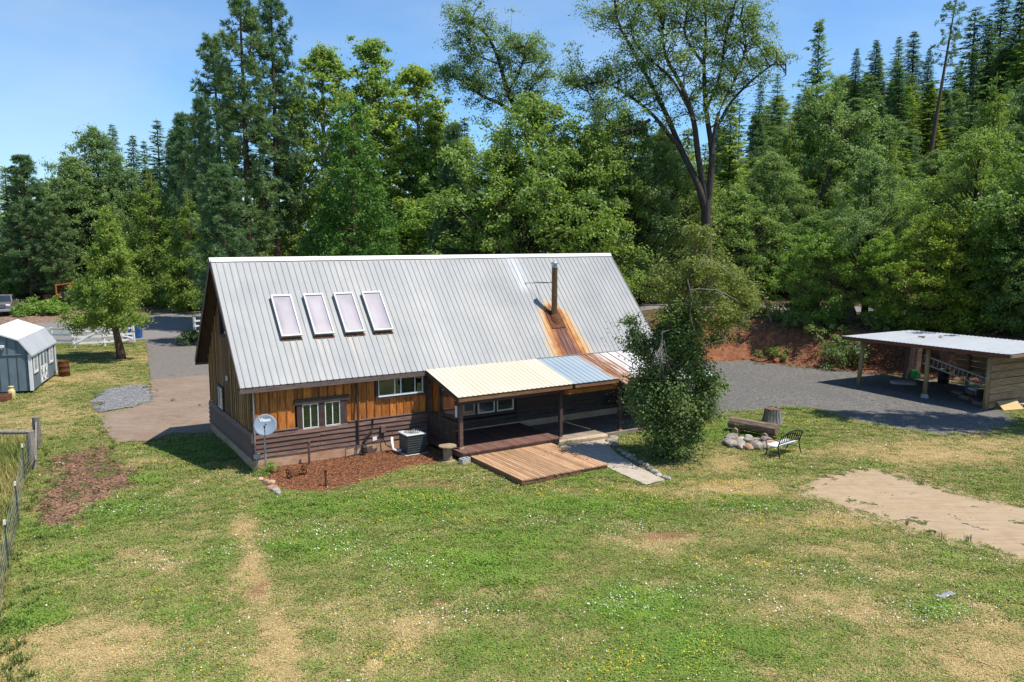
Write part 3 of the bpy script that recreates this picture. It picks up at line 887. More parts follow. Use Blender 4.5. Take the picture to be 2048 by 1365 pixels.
# ---- skylights
M_skyl = pm('hazy_acrylic', (.17, .148, .195), (.23, .205, .255), 1.2, (1, 1, 1), 4, .45, 0, .35, 0, .01, .08)
M_skf = pm('skylight_frame', (.38, .38, .37), (.50, .49, .48), 4, rough=.5, bump=.1, vary=.05)
rotS = Matrix.Rotation(SLOPE, 3, 'X')
def roof_pt(x, y): return Vector((x, y, roofz(y)))
for (x0, x1) in ((1.37, 2.12), (2.57, 3.32), (3.735, 4.50), (4.86, 5.64)):
    base = roof_pt(x0, 1.02)
    wd, ln = x1 - x0, 1.86
    sk = link('skylight', MB().box(0.02, wd - .02, .02, ln - .02, -.06, .12).mesh('skylight', M_galv), house, base, (SLOPE, 0, 0))
    fr = MB()
    for a, c, p, q in ((0, wd, 0, .06), (0, wd, ln - .085, ln), (0, .06, .06, ln - .085), (wd - .06, wd, .06, ln - .085)):
        fr.box(a, c, p, q, .121, .165)
    fr.build('frame', M_skf, sk)
    pn = MB(); nx_, ny_ = 6, 10; vs = []; fs = []
    for j in range(ny_ + 1):
        for i in range(nx_ + 1):
            u, v_ = i / nx_, j / ny_
            vs.append((.061 + (wd - .122) * u, .061 + (ln - .147) * v_, .130 + .018 * (1 - (2 * u - 1) ** 4) * (1 - (2 * v_ - 1) ** 6)))
    for j in range(ny_):
        for i in range(nx_): fs.append((j * 7 + i, j * 7 + i + 1, j * 7 + i + 8, j * 7 + i + 7))
    pn.smooth = True
    pn.add(vs, fs).build('pane', M_skyl, sk)
    MB().box(-.01, wd + .01, -.10, -.002, -.005, .030).build('flashing', M_rust, sk)

# ---- stove pipe
cb = Vector((13.27, 1.12, roofz(1.12)))
M_pipest = pm('heat_stained_steel', (.085, .045, .02), (.19, .125, .065), 2.5, (6, 6, .5), 5, .38, .55, .4, .08, .005, 0, fine=(.4, (.30, .13, .05), .7))
ch = MB(); ch.smooth = False
ch.lathe([(.125, -.30), (.125, .95), (.132, .955), (.132, .99), (.125, .995), (.125, 1.75), (.132, 1.755), (.132, 1.79), (.125, 1.795), (.125, 2.2)], 24, cb)
chim = ch.build('chimney', M_pipest, house)
MB().lathe([(.135, 2.18), (.135, 2.24), (.10, 2.26), (.10, 2.31), (.155, 2.32), (.155, 2.38), (.08, 2.44), (.02, 2.45)], 24, cb).build('cap', M_galv, chim)
MB().lathe([(.30, -.36), (.27, -.10), (.20, .08), (.135, .16)], 24, cb, cap=False).build('boot', M_rust, chim)
MB().box(-.36, .36, -.55, .40, .0, .035, rotS, roof_pt(13.27, 1.12)).build('flashing', M_rust, chim)
for q in ((12.58, 2.42), (13.12, 2.45)):
    p2 = roof_pt(*q)
    br = MB().tube([(13.27, 1.16, cb.z + 1.52), (p2.x, p2.y, p2.z)], .012, 6)
    br.build('brace', M_blackm, chim)

# ---- porch roof
def proof(x0, x1, n, yf, zf, mat, y0=-.17, z0=2.965, ribs=4):
    ln = math.hypot(yf - y0, zf - z0); sl = math.atan2(z0 - zf, y0 - yf)
    me = rib_mesh('porch_roof_panel', (x1 - x0) / n, ln, ribs, mat, .02)
    for i in range(n):
        link('porch_roof_panel', me, proofo, (x0 + i * (x1 - x0) / n, yf, zf), (sl, 0, 0))
pr = MB()
pr.prism([(-2.70, 2.305), (-.18, 2.93), (-.18, 2.885), (-2.70, 2.26)], 'x', 6.46, 13.72)
pr.prism([(-3.25, 2.075), (-.18, 2.93), (-.18, 2.885), (-3.25, 2.03)], 'x', 13.74, 18.5)
proofo = pr.build('porch_roof', M_soffit, house)
proof(6.42, 11.46, 6, -2.76, 2.325, M_tan)
proof(11.462, 13.74, 3, -2.76, 2.320, M_blue, ribs=3)
proof(13.745, 18.52, 5, -3.32, 2.09, M_whiter)
MB().beam((11.46, -.13, 2.985), (18.3, -.13, 2.985), .16, .02).build('flashing', M_galv, proofo)
MB().box(6.46, 11.42, -2.735, -2.695, 2.14, 2.30).build('fascia', M_beam, proofo)
MB().box(11.56, 13.72, -2.735, -2.695, 2.14, 2.30).build('fascia', M_beam, proofo)
MB().box(13.76, 18.48, -3.27, -3.23, 1.93, 2.06).build('fascia', M_brown, proofo)
MB().beam((6.44, -.2, 2.86), (6.44, -2.73, 2.235), .035, .17).build('barge_board', M_brown, proofo)
for xx in (14.4, 15.2, 16, 16.8, 17.6, 18.35):
    MB().beam((xx, -.2, 2.83), (xx, -3.2, 1.985), .045, .12).build('rafter', M_brown, proofo)
for xx in (7.2, 8.0, 8.8, 9.6, 10.4, 11.2, 12.0, 12.8, 13.6):
    MB().beam((xx, -.2, 2.82), (xx, -2.68, 2.205), .045, .11).build('rafter', M_brown, proofo)
MB().box(6.5, 11.0, -2.46, -2.32, 1.96, 2.13).build('beam', M_brown, house)
MB().box(11.2, 18.3, -2.62, -2.48, 1.90, 2.08).build('beam', M_orange, house)

# posts, lower part bare
for (px_, py_, zb, zt) in ((6.72, -2.37, .365, 2.2), (11.12, -2.37, .16, 2.2), (13.88, -2.62, .15, 2.14), (16.4, -2.62, .15, 2.1), (18.2, -2.62, .15, 2.05)):
    o = MB().box(px_ - .07, px_ + .07, py_ - .07, py_ + .07, zb + .05, zt).build('porch_post', M_brown if px_ > 7 else M_plank, house)
    bevel(o, .008)
    MB().box(px_ - .09, px_ + .09, py_ - .09, py_ + .09, zb - .02, zb + .05).build('post_foot', M_base, o)
for zz in (1.1, ):
    MB().box(6.55, 6.67, -1.10, -.98, .37, 2.62).build('porch_post', M_brown, house)
MB().box(6.54, 6.68, -.12, -.0, .37, 2.78).build('porch_post', M_brown, house)

# windbreak glass and railing on the left end of the porch
fr = MB()
fr.box(6.585, 6.635, -2.29, -2.22, 1.50, 2.30)
ws = fr.build('windbreak', M_white, house)
MB().prism([(-1.10, 1.50), (-2.22, 1.50), (-2.22, 2.28), (-1.10, 2.55)], 'x', 6.605, 6.613).build('pane', M_mirror, ws)
MB().box(6.575, 6.645, -2.29, -1.10, 1.43, 1.497).build('rail', M_brown, ws)
rl = MB().box(6.57, 6.65, -2.29, -.12, 1.24, 1.31); rl.box(6.58, 6.64, -2.29, -.12, .43, .49)
rl = rl.build('porch_railing', M_brown, house)
yy = -2.2
while yy < -.15:
    MB().box(6.592, 6.628, yy, yy + .045, .492, 1.238).build('baluster', M_brown, rl); yy += .135

# upper porch floor of planks
pf = MB().box(6.50, 10.70, -2.90, -2.86, .14, .305)
pf.box(6.50, 6.54, -2.86, 0, .14, .305); pf.box(10.66, 10.70, -2.86, 0, .14, .305)
for yy in (-.6, -1.2, -1.8, -2.4): pf.box(6.54, 10.66, yy, yy + .04, .14, .305)
pf = pf.build('porch_floor', M_plank, house)
n = 29
M_pdeck = pm('porch_deck_plank', (.085, .042, .032), (.19, .105, .08), 2.5, (7, .7, 6), 6, .7, 0, .25, .3, .006, .18)
pme = MB().box(0, 4.26 / n - .006, -2.965, -.02, .31, .35).mesh('plank', M_pdeck)
for i in range(n):
    link('plank', pme, pf, (6.47 + i * 4.26 / n, random.uniform(-.012, .012), 0))

# wall fittings
cd = MB().tube([(.06, -.06, 2.74), (.06, -.06, .58)], .022, 8); cd.tube([(.09, -.06, .44), (.09, -.06, -.05)], .02, 8)
cd = cd.build('conduit', M_galv, house)
MB().box(-.02, .20, -.14, -.035, .44, .60).build('meter_box', M_galv, cd)
dp = MB().tube([(3.76, .02, 2.8), (3.76, .0, 2.1), (3.74, -.08, 1.30), (3.74, -.09, .34)], .035, 8)
dp.build('downpipe', M_pipe, house)
g_ = MB().tube([(4.33, -.07, 1.31), (4.30, -.09, .92), (3.98, -.12, .66), (3.95, -.13, .14)], .035, 8)
g_.tube([(3.20, -.16, .03), (3.20, -.16, .34), (3.84, -.16, .42)], .026, 8)
g_.tube([(3.95, -.16, .44), (4.60, -.16, .52)], .026, 8); g_.tube([(3.55, -.14, .06), (3.55, -.14, .30), (3.9, -.14, .32)], .022, 8)
g_.lathe([(.10, .0), (.12, .05), (.12, .22), (.07, .30)], 12, (3.93, -.16, .10))
g_.build('drain_pipes', M_pipe, house)
MB().box(4.26, 4.42, -.17, -.14, .46, .64).build('notice_plate', M_white, house)
e_ = MB().box(4.62, 4.80, -.12, -.04, .75, 1.0); 
e_ = e_.build('disconnect_box', M_plank, house)
MB().tube([(4.70, -.08, .75), (4.70, -.10, .50), (4.78, -.16, .28), (5.02, -.35, .12), (5.16, -.45, .12)], .022, 7).build('cable', M_blackm, e_)

# ---- patio, step
pt = MB().box(10.76, 18.4, -2.74, .04, -.2, .14).build('patio', pm('patio_concrete', (.17, .13, .10), (.30, .245, .20), 1.5, rough=.85, bump=.2, vary=0), None)
pt.location = (HO[0], HO[1], 0); pt.rotation_euler = (0, 0, YAW); pt['kind'] = 'structure'
st = MB(); st.prism([(10.78, -2.76), (12.95, -3.02), (13.15, -2.76)], 'z', -.1, .138)
st.box(10.78, 13.1, -2.758, -2.60, .02, .1401)
st = st.build('concrete_step', M_conc2 if 'M_conc2' in globals() else pm('step_concrete', (.36, .27, .18), (.46, .365, .265), 2, rough=.9, bump=.2, vary=0), None)
st.location = (HO[0], HO[1], 0); st.rotation_euler = (0, 0, YAW); bevel(st, .012)
tag(st, 'tan concrete step at the edge of the covered porch', 'step')

# ---- low deck in front
deck = thing('wooden_deck', toW(8.55, -4.53), YAW, 'low square deck of weathered brown planks on the lawn', 'deck')
M_deck = pm('deck_plank', (.255, .135, .068), (.46, .285, .158), 2.2, (8, .7, 6), 7, .75, 0, .2, .4, .006, .26, fine=(2.5, (0.442, 0.338, 0.247), .4))
rim = MB(); hw = 1.75
rim.box(-hw, hw, -hw, -hw + .04, .02, .155); rim.box(-hw, hw, hw - .04, hw, .02, .155)
rim.box(-hw, -hw + .04, -hw + .04, hw - .04, .02, .155); rim.box(hw - .04, hw, -hw + .04, hw - .04, .02, .155)
for q in (-1.0, -.35, .35, 1.0): rim.box(-hw + .04, hw - .04, q, q + .04, .02, .155)
rim.build('frame', M_beam, deck)
n = 25
dme = MB().box(.006, 2 * hw / n - .008, -hw - .02, hw + .02, .158, .198).mesh('plank', M_deck)
for i in range(n):
    link('plank', dme, deck, (-hw + i * 2 * hw / n, random.uniform(-.02, .015), random.uniform(-.002, .002)), (0, random.uniform(-.006, .006), random.uniform(-.002, .002)))

# ================================================================== THINGS IN THE YARD
M_stone = pm('field_stone', (.16, .135, .115), (.36, .31, .265), 5, rough=.9, bump=.6, bdist=.02, vary=.35, fine=(3, (.45, .40, .34), .5))
M_rstone = pm('reddish_stone', (.24, .13, .08), (.44, .28, .19), 5, rough=.9, bump=.6, bdist=.02, vary=.3)
M_log = pm('grey_log', (.085, .060, .042), (.25, .185, .135), 3, (1, 5, 5), 7, .9, 0, .15, .8, .02, .15)
M_cut = pm('cut_wood', (.22, .15, .10), (.42, .32, .23), 6, rough=.85, bump=.4, vary=.2)
M_yw = pm('raw_lumber', (.42, .27, .11), (.60, .42, .20), 3, (1, 6, 6), 6, .75, 0, .2, .3, .006, .15)
M_grayw = pm('weathered_grey_wood', (.13, .115, .10), (.30, .27, .24), 3, (4, 4, .7), 7, .9, 0, .1, .6, .015, .15)
M_wp = pm('white_paint', (.64, .65, .65), (.74, .74, .73), 4, rough=.6, bump=.1, vary=.05)
M_shed = pm('blue_grey_siding', (.115, .155, .180), (.155, .20, .225), 3, (1, 1, .4), 5, .65, 0, .25, .1, .004, .03)
M_spool = pm('spool_wood', (.22, .15, .09), (.38, .28, .18), 4, rough=.8, bump=.3, vary=.1)
M_steel = pm('brushed_grey_metal', (.40, .41, .42), (.52, .53, .54), 5, rough=.5, metal=.5, bump=.05, vary=.05)
M_roofw = pm('pale_sheet_metal', (.30, .32, .345), (.37, .39, .415), 3, (3, .4, 1), 5, .55, 0, .4, .04, .005, .06)
M_blk = pm('concrete_block', (.30, .28, .26), (.44, .42, .39), 8, rough=.95, bump=.5, vary=.1)

def hpt(x, y, z=0.0): return toW(x, y, z)

# ---- air conditioner
ac = thing('air_conditioner', hpt(5.55, -.78, .03), YAW, 'black outdoor air conditioner with pale lid by the house wall', 'air conditioner')
b = MB()
b.box(-.37, .37, -.37, .37, .03, .70)
bevel(b.build('body', pm('ac_dark', (.018, .024, .026), (.035, .042, .045), 6, rough=.5, bump=0, vary=0), ac), .05, 2)
for i in range(7):
    g_ = MB(); z = .12 + i * .085
    g_.box(-.375, .375, -.379, -.372, z, z + .012); g_.box(.372, .379, -.375, .375, z, z + .012); g_.box(-.379, -.372, -.375, .375, z, z + .012)
    g_.build('louvre', pm('ac_wire%d' % i, (.10, .11, .11), (.14, .15, .15), 5, rough=.5, bump=0, vary=0) if i == 0 else bpy.data.materials['ac_wire0'], ac)
lid = MB().box(-.40, .40, -.40, .40, .705, .765).build('lid', pm('ac_lid', (.40, .41, .41), (.50, .51, .51), 5, rough=.5, bump=0, vary=0), ac)
bevel(lid, .04, 2)
for r_ in (.08, .15, .22, .29):
    pts = [(r_ * math.cos(t * PI / 8), r_ * math.sin(t * PI / 8), .785 + .03 * (1 - r_ / .3)) for t in range(17)]
    MB().tube(pts, .008, 5).build('fan_guard', M_blackm, lid)
MB().box(-.45, .45, -.45, .45, -.05, .028).build('pad', M_blk, ac)
hz = MB(); hz.smooth = True
hz.tube([(-.38, .1, .12), (-.55, .12, .10), (-.68, .2, .16), (-.66, .32, .38), (-.58, .5, .52)], .05, 8)
hz.build('hose', M_wp, ac)

# ---- cable spool table
sp = thing('cable_spool', hpt(6.16, -2.42, 0), YAW, 'small wooden cable spool standing as a table beside the porch', 'spool')
for nm, z0, z1 in (('bottom_disc', .0, .045), ('top_disc', .52, .57)):
    MB().lathe([(.31, z0), (.32, z0 + .01), (.32, z1 - .01), (.31, z1)], 28).build(nm, M_spool, sp)
for i in range(10):
    a = 2 * PI * i / 10
    m = MB(); m.box(-.045, .045, -.012, .012, .046, .519, Matrix.Rotation(a + PI / 2, 3, 'Z'), (.145 * math.cos(a), .145 * math.sin(a), 0))
    m.build('stave', M_spool, sp)

# ---- satellite dish
di = thing('satellite_dish', hpt(.30, -.42, 0), YAW, 'blue grey satellite dish on a pole at the house corner', 'satellite dish')
MB().tube([(0, 0, -.2), (0, 0, 1.45)], .035, 12).build('pole', M_galv, di)
nd = Vector((-.28, -.86, .42)).normalized()
q = nd.to_track_quat('Z', 'Y').to_matrix()
M_dish = pm('dish_paint', (.17, .215, .27), (.21, .26, .32), 3, rough=.5, bump=0, vary=0)
ds = MB(); ds.smooth = True
rr = [0, .08, .16, .24, .32, .37]
vs = []; fs = []; nseg = 36
for r_ in rr:
    for k in range(nseg):
        t = 2 * PI * k / nseg
        vs.append(tuple(q @ Vector((r_ * math.cos(t), r_ * 1.0 * math.sin(t), .42 * r_ * r_)) + Vector((0, -.12, 1.66))))
for i in range(len(rr) - 1):
    for k in range(nseg): fs.append((i * nseg + k, i * nseg + (k + 1) % nseg, (i + 1) * nseg + (k + 1) % nseg, (i + 1) * nseg + k))
ds.add(vs, fs)
ds = ds.build('reflector', M_dish, di)
sl = ds.modifiers.new('thick', 'SOLIDIFY'); sl.thickness = .012; sl.offset = -1
fe = MB().tube([tuple(q @ Vector((0, -.36, .06)) + Vector((0, -.12, 1.66))), tuple(q @ Vector((0, -.33, .22)) + Vector((0, -.12, 1.66))), tuple(q @ Vector((0, -.16, .42)) + Vector((0, -.12, 1.66)))], .014, 6)
fe.box(-.03, .03, -.03, .03, -.03, .05, q, tuple(q @ Vector((0, -.14, .43)) + Vector((0, -.12, 1.66))))
fe.build('feed_arm', M_blackm, di)
MB().beam((0, 0, 1.45), tuple(q @ Vector((0, 0, -.02)) + Vector((0, -.12, 1.66))), .08, .08).build('bracket', M_blackm, di)
fc = bpy.data.curves.new('lettering', 'FONT'); fc.body = 'Viasat'; fc.size = .15; fc.align_x = 'CENTER'; fc.extrude = .001; fc.offset = .006
fo = bpy.data.objects.new('lettering_tmp', fc); COL.objects.link(fo)
bpy.context.view_layer.update()
tm = bpy.data.meshes.new_from_object(fo.evaluated_get(bpy.context.evaluated_depsgraph_get()))
bpy.data.objects.remove(fo, do_unlink=True)
# text frame: x to the reader's right, y up the dish
yv = (Vector((0, 0, 1)) - nd * nd.z).normalized(); xv = yv.cross(nd).normalized()
Mx = Matrix((xv, yv, nd)).transposed()
for v in tm.vertices:
    p2 = Vector((v.co.x, v.co.y + .13, 0)); h2 = .42 * (p2.x ** 2 + p2.y ** 2) + .006 + v.co.z
    v.co = Mx @ Vector((p2.x, p2.y, h2)) + Vector((0, -.12, 1.66))
tm.materials.clear(); tm.materials.append(M_wp)
for p in tm.polygons: p.material_index = 0
link('lettering', tm, di)
sw = MB()
for i in range(3):
    a0, y0_ = .215 + i * .022, .185 + .012 * i
    pts = [Mx @ Vector((a0, y0_ - .02 + .02 * j, .42 * (a0 ** 2 + y0_ ** 2) + .008)) + Vector((0, -.12, 1.66)) for j in range(2)]
    sw.tube(pts, .005, 4)
sw.build('logo_mark', M_wp, di)['kind'] = 'stuff'

# ---- old iron axle with two wheels, pipe stake
ax = thing('iron_wheels', hpt(1.02, -1.45, .03), YAW + .25, 'rusty axle with two small spoked iron wheels on the mulch', 'wheels')
for s_ in (-1, 1):
    w_ = MB()
    ring = [(s_ * .29, .15 * math.cos(t * PI / 10), .16 + .15 * math.sin(t * PI / 10)) for t in range(21)]
    w_.tube(ring, .020, 6)
    for t in range(6): w_.tube([(s_ * .29, 0, .16), (s_ * .29, .15 * math.cos(t * PI / 3), .16 + .15 * math.sin(t * PI / 3))], .009, 5)
    w_.lathe([(.035, -.03), (.035, .03)], 10)
    n0 = len(w_.v) - 20
    for i in range(n0, len(w_.v)):
        x, y, z = w_.v[i]; w_.v[i] = (s_ * .29 + z, y, .16 + x)
    w_.build('wheel', M_rust, ax)
MB().tube([(-.29, 0, .16), (.29, 0, .16)], .018, 6).build('axle', M_rust, ax)
for t in range(5):
    a = 2 * PI * t / 5
    MB().tube([(-.26, .08 * math.cos(a), .16 + .08 * math.sin(a)), (0, .08 * math.cos(a + .4), .16 + .08 * math.sin(a + .4)), (.26, .08 * math.cos(a + .8), .16 + .08 * math.sin(a + .8))], .010, 5).build('reel_blade', M_rust, ax)
pk = MB().lathe([(.04, -.2), (.04, .50), (.052, .50), (.052, .54), (.03, .54)], 14)
pk = pk.build('pipe_stake', M_rust, None, hpt(1.51, -2.95)); tag(pk, 'short rusty pipe standing upright in the mulch bed', 'pipe')
pk = MB().box(-.035, .035, -.035, .035, -.2, .80); pk.lathe([(.05, .80), (.05, .86), (.02, .88)], 10)
pk = pk.build('standpipe', M_plank, None, hpt(1.83, -.30)); tag(pk, 'brown water standpipe post against the house planks', 'standpipe')

# ---- stones
def stone_mesh(seed, sx, sy, sz, mat, sub=2, rough=.18):
    bm = bmesh.new(); bmesh.ops.create_icosphere(bm, subdivisions=sub, radius=1)
    o_ = Vector((seed * 7.3, seed * 3.1, seed * 1.7))
    for v in bm.verts:
        n_ = mnoise.noise(v.co * 1.1 + o_) * rough * 1.6 + mnoise.noise(v.co * 2.6 + o_) * rough * .7
        v.co = v.co * (1 + n_)
        v.co = Vector((v.co.x * sx, v.co.y * sy, max(v.co.z, -.55) * sz))
    me = bpy.data.meshes.new('stone'); bm.to_mesh(me); bm.free(); me.materials.append(mat)
    return me
def stone(name, p, s, mat, label, group=None, cat='stone', rz=None, flat=.7):
    sd = random.randrange(999)
    me = stone_mesh(sd, s * random.uniform(.85, 1.2), s * random.uniform(.75, 1.05), s * flat, mat)
    o_ = link(name, me, None, (p[0], p[1], p[2] + s * flat * .35), (0, 0, random.uniform(0, 6) if rz is None else rz))
    return tag(o_, label, cat, group)
for i, (px, py, s, m, lb) in enumerate([(522, 960, .09, M_rstone, 'smallest red stone at the left end of the mulch bed'), (533, 966, .13, M_rstone, 'tan stone beside the smallest red stone at the mulch bed'), (543, 969, .17, M_rstone, 'largest tan stone edging the left of the mulch bed'), (545, 978, .15, M_rstone, 'reddish stone in the middle of the mulch bed edging'), (551, 983, .15, M_stone, 'grey stone near the lower end of the mulch bed edging'), (556, 989, .13, M_stone, 'lowest grey stone edging the mulch bed')]):
    stone('edging_stone', G(px, py), s, m, lb, 'stones edging the mulch bed')
wl_ = [(1218, 884), (1229, 893), (1240, 903), (1250, 909), (1258, 915), (1268, 921), (1281, 928), (1292, 934), (1302, 941), (1310, 947), (1318, 953), (1328, 957), (1337, 959)]
for i, (px, py) in enumerate(wl_):
    stone('path_stone', G(px, py), random.uniform(.11, .19), M_stone, '%s rounded stone of the row along the walkway, counted from the porch' % ['first', 'second', 'third', 'fourth', 'fifth', 'sixth', 'seventh', 'eighth', 'ninth', 'tenth', 'eleventh', 'twelfth', 'last'][i], 'stones along the walkway')
stone('boulder', G(1226, 882), .22, M_stone, 'pale stone at the corner of the concrete step', None, 'stone')
stone('boulder', GT(261, 688), .42, M_stone, 'grey boulder at the foot of the white gate post', None, 'stone')
# fire ring
pit = G(1497, 889)
ash = sheet('fire_pit_ash', [(pit[0] + 1.0 * math.cos(t), pit[1] + .85 * math.sin(t)) for t in np.linspace(0, 6.28, 14)[:-1]], sheet_mat('ash_ground', [(.3, (.14, .125, .115)), (.7, (.30, .275, .25))], 9, .4, 3.0), .15, .03, .4)
ords = ['blocky dark', 'pale round', 'flat grey', 'squat', 'tan', 'orange tinted', 'smooth pale', 'broad grey', 'tilted', 'thin flat', 'small pale', 'rough brown', 'low grey', 'upright', 'half buried', 'wide flat']
wh = ['at the back left', 'at the left', 'at the front left', 'at the front', 'at the front right', 'at the right', 'at the back right', 'at the back']
for i in range(16):
    t = 2.5 + 2 * PI * i / 16
    r_ = .74 + .12 * (i % 2)
    p = (pit[0] + r_ * math.cos(t) * 1.0, pit[1] + r_ * .85 * math.sin(t), .03)
    stone('fire_ring_stone', p, random.uniform(.19, .29) * (1.25 if i in (0, 6) else 1), M_rstone if i in (5, 9) else M_stone, '%s stone %s of the fire ring' % (ords[i], wh[i // 2]), 'stones of the fire ring', flat=random.uniform(.38, .85))
for i, (dx, dy) in enumerate(((-.3, .1), (.25, -.15), (.1, .35))):
    stone('fire_ring_stone', (pit[0] + dx, pit[1] + dy, .03), .22, M_stone, ['left', 'right', 'rear'][i] + ' stone lying inside the fire ring', 'stones of the fire ring', flat=.5)

# ---- log seat, stump
la, lb_ = G(1462, 862), G(1552, 878)
lg = thing('log_seat', (*((la + lb_) / 2)[:2], 0), math.atan2(lb_[1] - la[1], lb_[0] - la[0]), 'long weathered log seat resting on two short logs by the fire ring', 'log seat')
ln = float(np.linalg.norm(lb_ - la)) / 2 + .05
def rough_log(l, r, n=18, seg=10, amp=.02):
    m = MB(); m.smooth = False
    vs = []; fs = []
    for i in range(seg + 1):
        x = -l + 2 * l * i / seg
        for k in range(n):
            t = 2 * PI * k / n
            rr_ = r * (1 + amp * 3 * mnoise.noise(Vector((x * .8, math.cos(t) * 2, math.sin(t) * 2)))) + .012 * math.sin(7 * t + x)
            vs.append((x, rr_ * math.cos(t), rr_ * math.sin(t)))
    for i in range(seg):
        for k in range(n): fs.append((i * n + k, i * n + (k + 1) % n, (i + 1) * n + (k + 1) % n, (i + 1) * n + k))
    fs.append(tuple(range(n))[::-1]); fs.append(tuple(seg * n + k for k in range(n)))
    return m.add(vs, fs)
mlog = rough_log(ln, .235)
mlog.v = [(x, y, z + .36) for x, y, z in mlog.v]
mlog.build('log', M_log, lg)
for s_ in (-.62, .62):
    m = rough_log(.36, .13, 14, 3)
    m.v = [(y + s_ * ln, x, z + .10) for x, y, z in m.v]
    m.build('support_log', M_cut, lg)
stp = G(1545, 846)
st_ = thing('tree_stump', (stp[0], stp[1], 0), 0, 'tall grey tree stump with broken rotten top behind the log seat', 'stump')
m = MB(); vs = []; fs = []; n = 40; prof = [(-.1, .48), (.0, .44), (.15, .40), (.35, .36), (.55, .335), (.64, .33)]
for z, r_ in prof:
    for k in range(n):
        t = 2 * PI * k / n
        rr_ = r_ * (1 + .05 * math.sin(5 * t + 1) + .045 * (k % 2) + .04 * mnoise.noise(Vector((math.cos(t) * 3, math.sin(t) * 3, 1))))
        vs.append((rr_ * math.cos(t), rr_ * math.sin(t), z + (.05 * mnoise.noise(Vector((math.cos(t) * 4, math.sin(t) * 4, 5))) if z > .6 else 0)))
for i in range(len(prof) - 1):
    for k in range(n): fs.append((i * n + k, i * n + (k + 1) % n, (i + 1) * n + (k + 1) % n, (i + 1) * n + k))
m.add(vs, fs).build('bark', M_grayw, st_)
m = MB(); vs = [(0, 0, .52)]
for r_, zz in ((.14, .50), (.26, .57), (.325, .62)):
    for k in range(n):
        t = 2 * PI * k / n; vs.append((r_ * math.cos(t), r_ * math.sin(t), zz + .07 * mnoise.noise(Vector((r_ * 9 * math.cos(t), r_ * 9 * math.sin(t), 2)))))
fs = [(0, 1 + k, 1 + (k + 1) % n) for k in range(n)]
for i in range(2):
    for k in range(n): fs.append((1 + i * n + k, 1 + i * n + (k + 1) % n, 1 + (i + 1) * n + (k + 1) % n, 1 + (i + 1) * n + k))
m.add(vs, fs).build('rotten_top', pm('rotten_wood', (.12, .055, .03), (.30, .16, .09), 9, rough=.95, bump=.8, vary=0), st_)

# ---- iron garden bench, back to the camera
ba, bb = G(1555, 917), G(1597, 904)
bu = (bb - ba) / np.linalg.norm(bb - ba); bl = float(np.linalg.norm(bb - ba))
bn = thing('garden_bench', ((ba[0] + bb[0]) / 2, (ba[1] + bb[1]) / 2, 0), math.atan2(bu[1], bu[0]), 'black iron garden bench with pale seat beside the fire ring', 'bench')
hl = bl / 2
for s_ in (-1, 1):
    lg_ = MB(); lg_.smooth = True
    lg_.tube([(s_ * hl, -.10, 0), (s_ * hl, -.03, .22), (s_ * hl, 0, .42), (s_ * hl, -.06, .62), (s_ * hl, -.13, .80)], .022, 7)
    lg_.build('leg', M_blackm, bn)
    lg_ = MB(); lg_.smooth = True
    lg_.tube([(s_ * hl, .52, 0), (s_ * hl, .44, .2), (s_ * hl, .45, .40)], .022, 7); lg_.build('leg', M_blackm, bn)
    lg_ = MB(); lg_.smooth = True
    lg_.tube([(s_ * hl, -.03, .62), (s_ * hl, .2, .66), (s_ * hl, .44, .62), (s_ * hl, .50, .56), (s_ * hl, .46, .42)], .020, 7); lg_.build('armrest', M_blackm, bn)
    MB().tube([(s_ * hl, -.02, .20), (s_ * hl, .45, .20)], .014, 6).build('stretcher', M_blackm, bn)
for i in range(7):
    y = .02 + i * .066
    MB().box(-hl + .02, hl - .02, y, y + .052, .405 - .025 * math.sin(i / 6 * PI), .425 - .025 * math.sin(i / 6 * PI)).build('seat_slat', M_wp, bn)
def arch(x): return .80 + .14 * (1 - (x / hl) ** 2)
tp_ = [(x, -.13 - .03 * (1 - (x / hl) ** 2), arch(x)) for x in np.linspace(-hl, hl, 15)]
m = MB(); m.smooth = True; m.tube(tp_, .022, 7); m.build('top_rail', M_blackm, bn)
m = MB(); m.smooth = True; m.tube([(x, -.02 - .02 * (1 - (x / hl) ** 2), .50 + .03 * (1 - (x / hl) ** 2)) for x in np.linspace(-hl, hl, 9)], .018, 6); m.build('lower_rail', M_blackm, bn)
for i in range(9):
    x = -hl + (i + .5) * 2 * hl / 9; w_ = hl / 9 * .85
    m = MB(); m.smooth = True
    z0, z1 = .52, arch(x) - .01
    pts = [(x + w_ * math.sin(t * 2 * PI), -.03 - .10 * (.5 - .5 * math.cos(t * 2 * PI)), z0 + (z1 - z0) * (.5 - .5 * math.cos(t * 2 * PI))) for t in np.linspace(0, 1, 15)]
    m.tube(pts, .011, 5); m.build('scroll', M_blackm, bn)

# ---- grey cloth scrap on the lawn
c_ = G(1890, 1194); m = MB(); m.smooth = True; vs = []; fs = []
for i in range(9):
    for j in range(5):
        x, y = -.24 + .06 * i, -.08 + .04 * j
        vs.append((x + .03 * math.sin(j), y + .10 * x, .05 + .05 * mnoise.noise(Vector((x * 9, y * 12, 3)))))
for i in range(8):
    for j in range(4): fs.append((i * 5 + j, (i + 1) * 5 + j, (i + 1) * 5 + j + 1, i * 5 + j + 1))
cl0 = m.add(vs, fs).build('cloth_scrap', pm('grey_cloth', (.16, .165, .20), (.28, .285, .33), 6, rough=.95, bump=.3, vary=0), None, tuple(c_))
cl0.rotation_euler[2] = .35; tag(cl0, 'crumpled grey cloth scrap lying on the dry lawn', 'cloth')
s2 = cl0.modifiers.new('t', 'SOLIDIFY'); s2.thickness = .012

